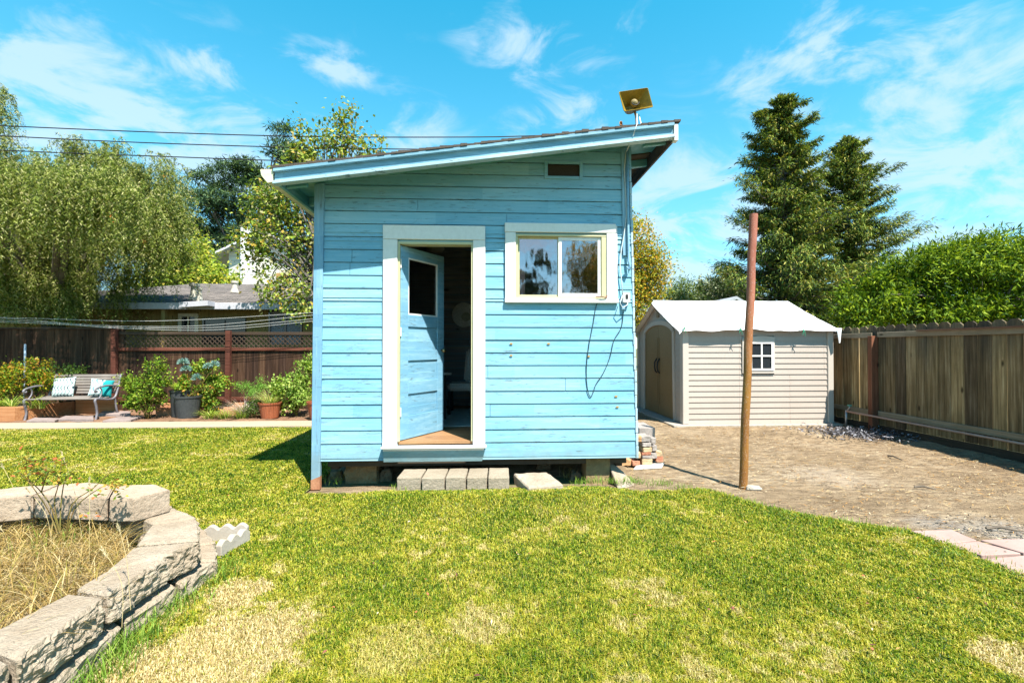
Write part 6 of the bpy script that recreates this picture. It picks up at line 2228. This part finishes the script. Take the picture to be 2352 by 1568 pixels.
# white two storey house further back
WY = 27.0
m_wsid = NT('white_lap_siding')
spz = m_wsid.n.new('ShaderNodeSeparateXYZ')
m_wsid.l.new(m_wsid.geo.outputs['Position'], spz.inputs[0])
fz = m_wsid.math('FRACT', m_wsid.math('MULTIPLY', spz.outputs['Z'], 4.0))
m_wsid.bump(fz, .9, .05)
m_ws = m_wsid.fin(m_wsid.mix(m_wsid.ramp(fz, [(.0, 1), (.12, 0)]), (.70, .67, .58, 1), (.25, .24, .22, 1)), .6)
wh = empty('white_house', (PY(600, 700, WY).x, WY + 3, 0), 'white two storey house with gable seen through the trees', 'house')
gx0, gx1 = PY(470, 600, WY).x, PY(800, 600, WY).x
gc = PY(600, 600, WY).x
zpk = PY(600, 527, WY).z
slp = (PY(560, 548, WY).z - PY(480, 586, WY).z) / (PY(560, 548, WY).x - PY(480, 586, WY).x)
wallm = MB()
xl_, xr_ = PY(512, 600, WY).x, PY(760, 600, WY).x
gz2 = lambda x: zpk - .15 - abs(x - gc) * slp
wallm.extr([(xl_, WY + .6, 0), (xr_, WY + .6, 0), (xr_, WY + .6, gz2(xr_)), (gc, WY + .6, gz2(gc)), (xl_, WY + .6, gz2(xl_))], (0, 8, 0))
wallm.build('wall', m_ws, wh)
rr = MB()
for sg in (-1, 1):
    xe = gc + sg * (gc - gx0)
    rr.hexa([(gc, WY, zpk - .12), (xe, WY, zpk - .12 - abs(xe - gc) * slp), (xe, WY + 9, zpk - .12 - abs(xe - gc) * slp), (gc, WY + 9, zpk - .12)] if sg > 0 else [(xe, WY, zpk - .12 - abs(xe - gc) * slp), (gc, WY, zpk - .12), (gc, WY + 9, zpk - .12), (xe, WY + 9, zpk - .12 - abs(xe - gc) * slp)],
            [(gc, WY, zpk), (xe, WY, zpk - abs(xe - gc) * slp), (xe, WY + 9, zpk - abs(xe - gc) * slp), (gc, WY + 9, zpk)] if sg > 0 else [(xe, WY, zpk - abs(xe - gc) * slp), (gc, WY, zpk), (gc, WY + 9, zpk), (xe, WY + 9, zpk - abs(xe - gc) * slp)])
rr.build('roof', mottled('pale_roof_edge', (.5, .5, .5, 1), (.6, .6, .6, 1), 2, 20), wh)
pc_ = PY(563, 545, WY - .3)
MB().box(pc_.x - .25, pc_.x + .25, WY - .3, WY + .5, 3, pc_.z + .55).build('chimney', m_white, wh, bevel=.02)
pw = PY(642, 632, WY)
MB().box(pw.x - .4, pw.x + .4, WY + .5, WY + .58, pw.z - .2, pw.z + .2).build('window', mottled('brown_vent', (.3, .18, .06, 1), (.4, .25, .1, 1), 4, 20), wh)
# small house beyond the shed
p = PY(1692, 680, 22)
ph = empty('far_house', (p.x, 23, 0), 'small grey roofed house just above the tarp roof', 'house')
q = MB()
q.extr([(p.x - 1.6, 22, p.z - .9), (p.x, 22, p.z), (p.x + 1.6, 22, p.z - .9), (p.x + 1.5, 22, p.z - 1.02), (p.x, 22, p.z - .14), (p.x - 1.5, 22, p.z - 1.02)], (0, 4, 0))
q.build('roof', mottled('grey_far_roof', (.3, .32, .34, 1), (.38, .4, .42, 1), 2, 20), ph)
MB().extr([(p.x - 1.3, 22.2, 0), (p.x + 1.3, 22.2, 0), (p.x + 1.3, 22.2, p.z - .92), (p.x, 22.2, p.z - .16), (p.x - 1.3, 22.2, p.z - .92)], (0, 3.5, 0)).build('wall', mottled('tan_far_wall', (.45, .38, .26, 1), (.5, .43, .3, 1), 2, 20), ph)

# ---------------------------------------------------------------- wires
m_wire = NT('black_wire').fin((.02, .02, .025, 1), .6)
WYr = 12.0
for i, (pts_, lab) in enumerate([([(-900, 250), (0, 289), (360, 304), (720, 314), (1100, 315), (1290, 311), (1400, 320)], 'highest of the three black overhead wires'),
                                 ([(-900, 262), (0, 312), (360, 329), (720, 340), (980, 343), (1150, 343), (1400, 346)], 'middle one of the three black overhead wires'),
                                 ([(-900, 300), (0, 345), (360, 359), (640, 369), (800, 371), (1000, 370), (1400, 374)], 'lowest of the three black overhead wires')]):
    o = MB().tube(smooth_path([PY(a, b, WYr) for (a, b) in pts_], 6), .0125, 6).build('overhead_wire', m_wire, smooth=True)
    tag(o, lab, 'wire', 'overhead wires')
up_ = PY(1402, 312, WYr + .14)
pol = empty('utility_pole', (up_.x, up_.y, 0), 'brown timber utility pole carrying the overhead wires behind the shack', 'utility pole')
MB().tube([(up_.x, up_.y, -.1), (up_.x, up_.y, 3), tuple(up_)], [.14, .125, .11], 12).build('pole', mottled('pole_wood', (.12, .09, .06, 1), (.2, .15, .1, 1), 5, 40, .9, .6, .01, stretch=(1, 1, .2)), pol, smooth=True)
for k_, yy_ in enumerate((320, 346, 374)):
    z_ = PY(1400, yy_, WYr).z
    MB().tube([(up_.x, up_.y - .13, z_), (up_.x, up_.y - .05, z_)], .03, 8).build('insulator', m_metal, pol)
m_cl = mottled('pale_clothesline', (.5, .5, .48, 1), (.6, .6, .58, 1), 2, 20)
for (pts_, lab) in [([(-250, 722), (13, 729), (358, 737), (684, 720), (760, 715)], 'uppermost sagging pale line above the back fence'), ([(-250, 720), (13, 731), (228, 747), (455, 748), (684, 727), (760, 718)], 'second sagging pale line above the back fence'),
                    ([(-250, 728), (60, 738), (260, 751), (488, 752), (700, 734), (760, 727)], 'third sagging pale line above the back fence'), ([(-250, 732), (100, 743), (300, 755), (500, 757), (720, 737), (760, 731)], 'lowest sagging pale line above the back fence')]:
    tag(MB().tube(smooth_path([PY(a, b, 10.5) for (a, b) in pts_], 5), .0035, 5).build('clothesline', m_cl, smooth=True), lab, 'line', 'sagging lines above the back fence')

# ---------------------------------------------------------------- trees
m_bark = mottled('bark', (.11, .095, .08, 1), (.20, .175, .15, 1), 6, 30, .95, .9, .02, c3=(.05, .035, .03, 1), stretch=(1, 1, .3))


def tree(name, label, cat, base, trunk_r, blobs, n, leafL, leafW, mat, clump, nclump, group=None, droop=0.0, flat=1.0, branch_n=30, shell=.35, fork=.35):
    o = empty(name, base, label, cat, group)
    vol = np.array([(b[1][0] * b[1][1] * b[1][2]) ** .75 for b in blobs])
    vol /= vol.sum()
    cen, cc = [], []
    for b, w in zip(blobs, vol):
        k = max(4, int(nclump * w))
        u = unit(k) * (rng.random((k, 1)) ** shell)
        cen.append(np.array(b[0]) + u * np.array(b[1]))
        cc.append(np.repeat([b[0]], k, 0))
    cen, cc = np.concatenate(cen), np.concatenate(cc)
    idx = rng.integers(0, len(cen), n)
    sz = clump * (.45 + .9 * rng.random(len(cen)))
    P_ = cen[idx] + rng.normal(size=(n, 3)) * sz[idx][:, None] * np.array([1, 1, flat])
    out_ = nrm(P_ - cc[idx])
    D_ = unit(n) + out_ * .7 + np.array([0, 0, .05 - droop])
    N_ = unit(n) * .8 + out_ * .6 + np.array([0, 0, .8])
    L_ = leafL * (.6 + .8 * rng.random(n))
    leaves('crown', P_, D_, N_, L_, L_ * leafW / leafL, mat, o)
    q = MB()
    base = Vector(base)
    top = Vector([float(v) for v in np.average([b[0] for b in blobs], axis=0, weights=vol)])
    fk = base + (top - base) * fork
    fk.x, fk.y = base.x + (top.x - base.x) * .2, base.y + (top.y - base.y) * .2
    tp_ = [base - Vector((0, 0, .1)), base + (fk - base) * .5 + Vector((trunk_r * .4, 0, 0)), fk, (fk + top) / 2, top]
    q.tube(smooth_path(tp_, 3), [trunk_r * (1.15 - .95 * i / 12) for i in range(13)], 10)
    for k in range(branch_n):
        c_ = Vector([float(v) for v in cen[rnd.randrange(len(cen))]])
        s0_ = fk + (top - fk) * rnd.uniform(0, .8)
        m1 = s0_ + (c_ - s0_) * .5 + Vector((rnd.gauss(0, .1), rnd.gauss(0, .1), .08 * (c_ - s0_).length))
        r0_ = trunk_r * rnd.uniform(.18, .38)
        q.tube(smooth_path([s0_, m1, c_], 4), [max(.006, r0_ * (1 - .9 * i / 8)) for i in range(9)], 6)
    q.build('trunk', m_bark, o, smooth=True)
    return o


# deciduous tree behind the shack, turning yellow
m_redbud = leafmat('turning_leaf', [(.10, .16, .02, 1), (.18, .26, .035, 1), (.28, .35, .05, 1), (.36, .40, .09, 1), (.14, .20, .03, 1), (.42, .30, .05, 1), (.07, .11, .02, 1), (.30, .28, .14, 1)], .5, .3)
YD = 12.0
tree('turning_tree', 'open tree with yellowing round leaves behind the shack roof', 'tree', (PY(790, 900, YD).x, YD, 0), .11,
     [pxblob(640, 480, 75, 60, YD, .9), pxblob(600, 560, 55, 60, YD - .3, .8), pxblob(690, 430, 80, 60, YD, .9), pxblob(690, 570, 60, 90, YD, .8), pxblob(640, 660, 50, 40, YD - .6, .5), pxblob(690, 690, 34, 40, YD - .7, .5), pxblob(700, 350, 45, 40, YD, .5),
      pxblob(780, 320, 50, 45, YD, .6), pxblob(795, 275, 34, 26, YD, .4), pxblob(850, 335, 42, 20, YD, .5), pxblob(700, 300, 24, 20, YD, .3), pxblob(870, 420, 70, 60, YD, .8)], 12000, .085, .060, m_redbud, .13, 700, branch_n=150, shell=.55, droop=.25, fork=.3)
# cedar behind
m_cedar = leafmat('cedar_needle', [(.03, .07, .03, 1), (.05, .10, .045, 1), (.08, .14, .06, 1), (.13, .19, .07, 1), (.02, .04, .03, 1)], .6, .15)


def conifer(name, label, cat, base, H, prof, nb, nl, leafL, leafW, mat, trunk_r, droop=.1, upturn=.15, sy=1.0, dens=.6, group=None, spray=.22, side=None, zlow=.12):
    """prof(t): crown radius at height fraction t; branches carry flattened sprays"""
    o = empty(name, base, label, cat, group)
    base = Vector(base)
    Pl, Dl, Nl = [], [], []
    q = MB()
    q.tube([base - Vector((0, 0, .1)), base + Vector((.05, 0, H * .5)), base + Vector((0, 0, H * .98))], [trunk_r, trunk_r * .6, trunk_r * .06], 10)
    for k in range(nb):
        t_ = zlow + (1 - zlow) * ((k + rnd.random()) / nb) ** .9
        az = rnd.random() * 2 * math.pi
        L = prof(t_) * rnd.uniform(.42, 1.2)
        if side:
            L *= side(az, t_)
        L = max(L, .25)
        z0 = H * t_
        dirv = Vector((math.cos(az), math.sin(az) * sy, 0))
        s_ = base + Vector((0, 0, z0))
        mid = s_ + dirv * L * .55 + Vector((0, 0, -droop * L * .5))
        end = s_ + dirv * L + Vector((0, 0, (-droop + upturn) * L))
        q.tube(smooth_path([s_, mid, end], 3), [max(.01, trunk_r * .16 * (1 - .85 * i / 6)) for i in range(7)], 5)
        m_ = int(nl / nb * (.4 + .9 * L / max(prof(zlow + .1), .1)))
        f = (dens * .35 + (1 - dens * .35) * rng.random(m_) ** .7)
        a0 = np.array(s_)
        a1 = np.array(mid)
        a2 = np.array(end)
        c_ = (1 - f)[:, None] ** 2 * a0 + 2 * ((1 - f) * f)[:, None] * a1 + (f ** 2)[:, None] * a2
        wdt = spray * (L * .35 + .12) * (1.15 - .55 * f)[:, None]
        c_ = c_ + rng.normal(size=(m_, 3)) * wdt * np.array([1, 1, .42])
        Pl.append(c_)
        Dl.append(np.repeat([tuple(dirv)], m_, 0) * .9 + unit(m_) * .8 + np.array([0, 0, -.25]))
        Nl.append(unit(m_) * .5 + np.array([0, 0, 1]))
    # leader
    m_ = int(nl * .02)
    c_ = np.array(base) + np.stack([rng.normal(size=m_) * .1, rng.normal(size=m_) * .1, H * (.93 + .08 * rng.random(m_))], 1)
    Pl.append(c_); Dl.append(unit(m_) * .6 + [0, 0, .8]); Nl.append(unit(m_))
    P_, D_, N_ = np.concatenate(Pl), np.concatenate(Dl), np.concatenate(Nl)
    n = len(P_)
    L_ = leafL * (.6 + .8 * rng.random(n))
    leaves('crown', P_, D_, N_, L_, L_ * leafW / leafL, mat, o)
    q.build('trunk', m_bark, o, smooth=True)
    return o


YC = 31.0
cb_ = PY(560, 800, YC)
Hc = PY(650, 285, YC).z
tree('cedar_tree', 'dark blue green cedar between pepper tree and turning tree', 'tree', (PY(600, 800, YC).x, YC, 0), .35,
     [pxblob(500, 420, 42, 20, YC, 2), pxblob(560, 400, 50, 22, YC, 2), pxblob(470, 460, 34, 34, YC, 2), pxblob(520, 480, 60, 30, YC, 2.2), pxblob(490, 530, 45, 24, YC, 2), pxblob(560, 540, 50, 34, YC, 2), pxblob(650, 335, 26, 20, YC, 1.5), pxblob(655, 310, 18, 16, YC, 1.2), pxblob(675, 360, 60, 20, YC, 2), pxblob(600, 400, 44, 16, YC, 2), pxblob(610, 460, 70, 50, YC, 2.2), pxblob(500, 590, 60, 40, YC, 2), pxblob(440, 560, 40, 60, YC, 2), pxblob(600, 590, 60, 60, YC, 2), pxblob(440, 650, 70, 40, YC, 2), pxblob(620, 670, 90, 40, YC + 4, 2)],
     42000, .34, .055, m_cedar, .34, 420, flat=.35, branch_n=60, shell=.5, fork=.3)

# weeping pepper tree
m_pepper = leafmat('pepper_leaf', [(.07, .11, .018, 1), (.14, .19, .028, 1), (.23, .27, .05, 1), (.33, .36, .10, 1), (.035, .06, .01, 1), (.42, .40, .18, 1)], .5, .3)


def pepper():
    Yc = 12.6
    base = (PY(110, 900, Yc).x, Yc, 0)
    o = empty('pepper_tree', base, 'large weeping pepper tree overhanging the left end of the fence', 'tree')
    blobs = [pxblob(30, 440, 115, 115, Yc, 1.7), pxblob(240, 450, 120, 90, Yc, 1.5), pxblob(-10, 295, 55, 85, Yc, 1.1), pxblob(330, 450, 80, 80, Yc, 1.4), pxblob(390, 490, 42, 80, Yc, 1.2), pxblob(200, 330, 38, 55, Yc, .7), pxblob(285, 375, 45, 50, Yc, .8), pxblob(-150, 430, 140, 160, Yc, 2.0), pxblob(330, 380, 50, 40, Yc, 1.0), pxblob(390, 395, 26, 30, Yc, .7),
             pxblob(150, 560, 170, 90, Yc, 2.2), pxblob(345, 520, 75, 50, Yc, 1.4), pxblob(0, 620, 150, 60, Yc, 2.0), pxblob(180, 610, 90, 40, Yc, 1.6), pxblob(90, 640, 130, 40, Yc - .9, .8)]
    blobs.append((( -8.9, 9.8, 4.7), (1.8, .9, .5)))
    blobs.append((( -11.0, 9.8, 4.9), (1.8, .9, .6)))
    blobs.append((( -8.2, 9.5, 4.6), (1.6, .8, .4)))
    blobs.append((( -9.8, 9.4, 4.7), (1.8, .8, .4)))
    blobs.append((( -7.4, 10.0, 4.5), (1.2, .7, .4)))
    vol = np.array([(b[1][0] * b[1][1] * b[1][2]) ** .7 for b in blobs])
    vol /= vol.sum()
    ns = 9000
    per = 60
    S = []
    for b, w in zip(blobs, vol):
        kc = max(3, int(ns * w / 30))
        u = unit(kc) * (rng.random((kc, 1)) ** .4)
        cen_ = np.array(b[0]) + u * np.array(b[1])
        ii = rng.integers(0, kc, int(ns * w))
        S.append(cen_[ii] + rng.normal(size=(len(ii), 3)) * [.16, .16, .13])
    S = np.concatenate(S)
    S[:, 2] -= .05
    k = len(S)
    Ls = rng.uniform(.45, 1.25, k)
    # strands end above the fence, hang lower at the far left
    dx, dy = rng.normal(size=k) * .14, rng.normal(size=k) * .14
    f = np.tile(np.linspace(0, 1, per), (k, 1)) + rng.random((k, per)) / per
    X = S[:, 0:1] + dx[:, None] * np.sin(f * 1.6) * 1.2 + rng.normal(size=(k, per)) * .015
    Y = S[:, 1:2] + dy[:, None] * np.sin(f * 1.6) * 1.2 + rng.normal(size=(k, per)) * .015
    Z = S[:, 2:3] - Ls[:, None] * (f ** 1.25) + .12 * np.sin(f * 3)
    P_ = np.stack([X, Y, Z], 2).reshape(-1, 3)
    P_ = P_[P_[:, 2] > 1.95]
    n = len(P_)
    sd = rng.random(n) * 2 * np.pi
    D_ = np.stack([np.cos(sd), np.sin(sd), np.full(n, -.9)], 1) + unit(n) * .3
    L_ = rng.uniform(.045, .09, n)
    leaves('crown', P_, D_, unit(n) * .7 + [0, -.4, .6], L_, L_ * .21, m_pepper, o)
    # red berry clusters
    q = MB()
    b0 = Vector(base)
    fk = b0 + Vector((.2, -.1, 2.0))
    q.tube(smooth_path([b0, b0 + Vector((.15, 0, 1.0)), fk], 4), [.32 - .012 * i for i in range(9)], 12)
    for i in range(46):
        c_ = Vector([float(v) for v in S[rnd.randrange(len(S))]])
        s0_ = fk
        m1 = s0_ + (c_ - s0_) * .5 + Vector((rnd.gauss(0, .15), rnd.gauss(0, .15), .14 * (c_ - s0_).length))
        q.tube(smooth_path([s0_, m1, c_], 4), [max(.008, .10 * (1 - .92 * j / 8)) for j in range(9)], 6)
    q.build('trunk', m_bark, o, smooth=True)
    bi = rng.integers(0, n, 60)
    BP = np.repeat(P_[bi], 14, 0) + rng.normal(size=(60 * 14, 3)) * [.035, .035, .06]
    leaves('berries', BP, unit(len(BP)), unit(len(BP)), .03, .022, leafmat('pepper_berry', [(.45, .12, .03, 1), (.5, .2, .05, 1), (.4, .26, .06, 1)], .5, .1), o)


pepper()

# yellow green shrubbery between the two houses
m_yg = leafmat('yellow_green_leaf', [(.22, .30, .03, 1), (.32, .40, .05, 1), (.42, .46, .07, 1), (.14, .22, .03, 1), (.45, .38, .06, 1)], .5, .35)
YS = 21.0
tree('yellow_green_tree', 'bright yellow green bushy tree above the low house roof', 'tree', (PY(455, 800, YS).x, YS, 0), .12,
     [pxblob(440, 610, 40, 30, YS, 1.0), pxblob(480, 640, 48, 16, YS, 1.0), pxblob(420, 640, 50, 20, YS, 1.0), pxblob(440, 575, 22, 20, YS, .8), pxblob(400, 590, 30, 36, YS, .8), pxblob(370, 650, 60, 26, YS, 1.0), pxblob(510, 650, 30, 12, YS, .8)], 12000, .15, .075, m_yg, .26, 190)

# orange yellow tree right of the shack
m_or = leafmat('orange_yellow_leaf', [(.38, .30, .03, 1), (.48, .34, .03, 1), (.30, .30, .03, 1), (.20, .24, .03, 1), (.52, .26, .03, 1), (.10, .15, .02, 1)], .5, .3)
YO = 14.5
tree('orange_tree', 'rounded orange and yellow tree just right of the shack', 'tree', (PY(1440, 900, YO).x, YO, 0), .14,
     [pxblob(1450, 540, 40, 42, YO, .9), pxblob(1470, 590, 45, 40, YO, .9), pxblob(1495, 620, 42, 40, YO, .9), pxblob(1470, 670, 50, 40, YO, .9), pxblob(1420, 640, 60, 90, YO, 1.0), pxblob(1500, 660, 30, 34, YO, .7), pxblob(1462, 725, 40, 40, YO, .9), pxblob(1400, 560, 50, 70, YO, 1.0)], 26000, .075, .040, m_or, .15, 620)
# far small trees
m_farl = leafmat('far_tree_leaf', [(.07, .12, .03, 1), (.12, .18, .05, 1), (.18, .24, .08, 1), (.24, .28, .12, 1)], .6, .25)
YT = 32
tree('feathery_tree', 'small feathery green tree beyond the tarp ridge', 'tree', (PY(1565, 800, YT).x, YT, 0), .12, [pxblob(1560, 675, 26, 18, YT, 1), pxblob(1540, 690, 22, 20, YT, 1), pxblob(1585, 685, 22, 16, YT, 1), pxblob(1570, 655, 12, 10, YT, .6)], 5000, .22, .05, m_farl, .35, 120)
tree('olive_tree', 'grey green round tree between feathery tree and redwoods', 'tree', (PY(1650, 800, YT).x, YT, 0), .2, [pxblob(1630, 662, 30, 18, YT, 1.2), pxblob(1665, 660, 30, 22, YT, 1.2), pxblob(1650, 690, 60, 26, YT, 1.4), pxblob(1700, 680, 40, 26, YT, 1.4)], 9000, .2, .1, leafmat('olive_leaf', [(.16, .19, .10, 1), (.24, .28, .16, 1), (.09, .12, .05, 1), (.32, .35, .22, 1)], .6, .2), .32, 200)
# redwoods
m_rw = leafmat('redwood_spray', [(.045, .085, .026, 1), (.09, .15, .032, 1), (.16, .22, .045, 1), (.25, .30, .06, 1), (.02, .045, .017, 1), (.30, .27, .07, 1)], .8, .15)
YW = 25.0
b1 = PY(1785, 797, YW)
H1 = PY(1805, 232, YW).z
bm_ = lambda px, Y: PY(px, 797, Y)
YW2 = 26.5


def wob(k1, k2):
    return lambda az, t_: .72 + .28 * math.sin(az * 3 + t_ * k1) * math.sin(t_ * k2 + az) + .12 * math.sin(az * 7 + t_ * 31)


conifer('redwood_tree', 'taller of two dark redwoods behind the rusty pole', 'tree', (PY(1800, 797, YW).x, YW, 0), H1, lambda t_: .85 + 4.4 * max(0, 1 - t_) ** .72 + .6 * math.sin(t_ * 26) * (1 - t_), 420, 135000, .23, .05, m_rw, .42,
        droop=.12, upturn=.30, group='redwoods behind the shed', spray=.30, side=wob(19, 11), zlow=.10)
conifer('redwood_tree', 'shorter redwood standing right of the taller one', 'tree', (PY(1948, 797, YW2).x, YW2, 0), PY(1955, 326, YW2).z, lambda t_: .80 + 4.9 * max(0, 1 - t_) ** .70 + .6 * math.sin(t_ * 23 + 1) * (1 - t_), 340, 110000, .24, .05, m_rw, .36,
        droop=.12, upturn=.30, group='redwoods behind the shed', spray=.30, side=wob(17, 13), zlow=.10)
# green broadleaf bush behind the right fence
m_lau = leafmat('glossy_green_leaf', [(.05, .10, .006, 1), (.095, .165, .008, 1), (.15, .23, .010, 1), (.25, .32, .015, 1), (.03, .07, .006, 1)], .6, .22, spec=.12)
YLb = 9.4
tree('broadleaf_bush', 'large bright green broadleaf bush rising over the right fence', 'bush', (PY(2200, 900, YLb).x, YLb, 0), .10,
     [pxblob(2010, 690, 70, 60, YLb, .9), pxblob(2100, 640, 90, 70, YLb, 1.1), pxblob(2200, 610, 90, 70, YLb, 1.2), pxblob(2290, 600, 80, 70, YLb, 1.2), pxblob(2380, 600, 80, 70, YLb, 1.2), pxblob(2150, 720, 140, 50, YLb, 1.1), pxblob(2330, 700, 140, 60, YLb, 1.2), pxblob(1965, 720, 40, 30, YLb, .6), pxblob(2500, 640, 100, 90, YLb, 1.2)],
     62000, .105, .026, m_lau, .10, 1100, branch_n=60, shell=.4, fork=.2)
# trees behind the camera, mirrored in the window
ins = []
for (src, loc, rzv, sc_, lab) in [('cedar_tree', (7, -13, -1.0), 2.2, .8, 'cedar behind the camera, seen only mirrored in the window pane'), ('orange_tree', (-1, -10, -.4), 1.0, 1.1, 'broad tree behind the camera, seen only mirrored in the right pane')]:
    pass


def copy_tree(src, loc, rzv, sc_, label):
    s_ = bpy.data.objects[src]
    c_ = s_.copy()
    C.objects.link(c_)
    c_.location = loc
    c_.rotation_euler = (0, 0, rzv)
    c_.scale = (sc_,) * 3
    c_['label'] = label
    for ch_ in list(s_.children):
        d_ = ch_.copy()
        C.objects.link(d_)
        d_.parent = c_
    return c_


copy_tree('cedar_tree', (1.9, -12, 0), .3, .38, 'cedar behind the camera mirrored in the left window pane')
copy_tree('orange_tree', (4.9, -12, 0), 1.0, 1.12, 'round tree behind the camera mirrored in the right window pane')
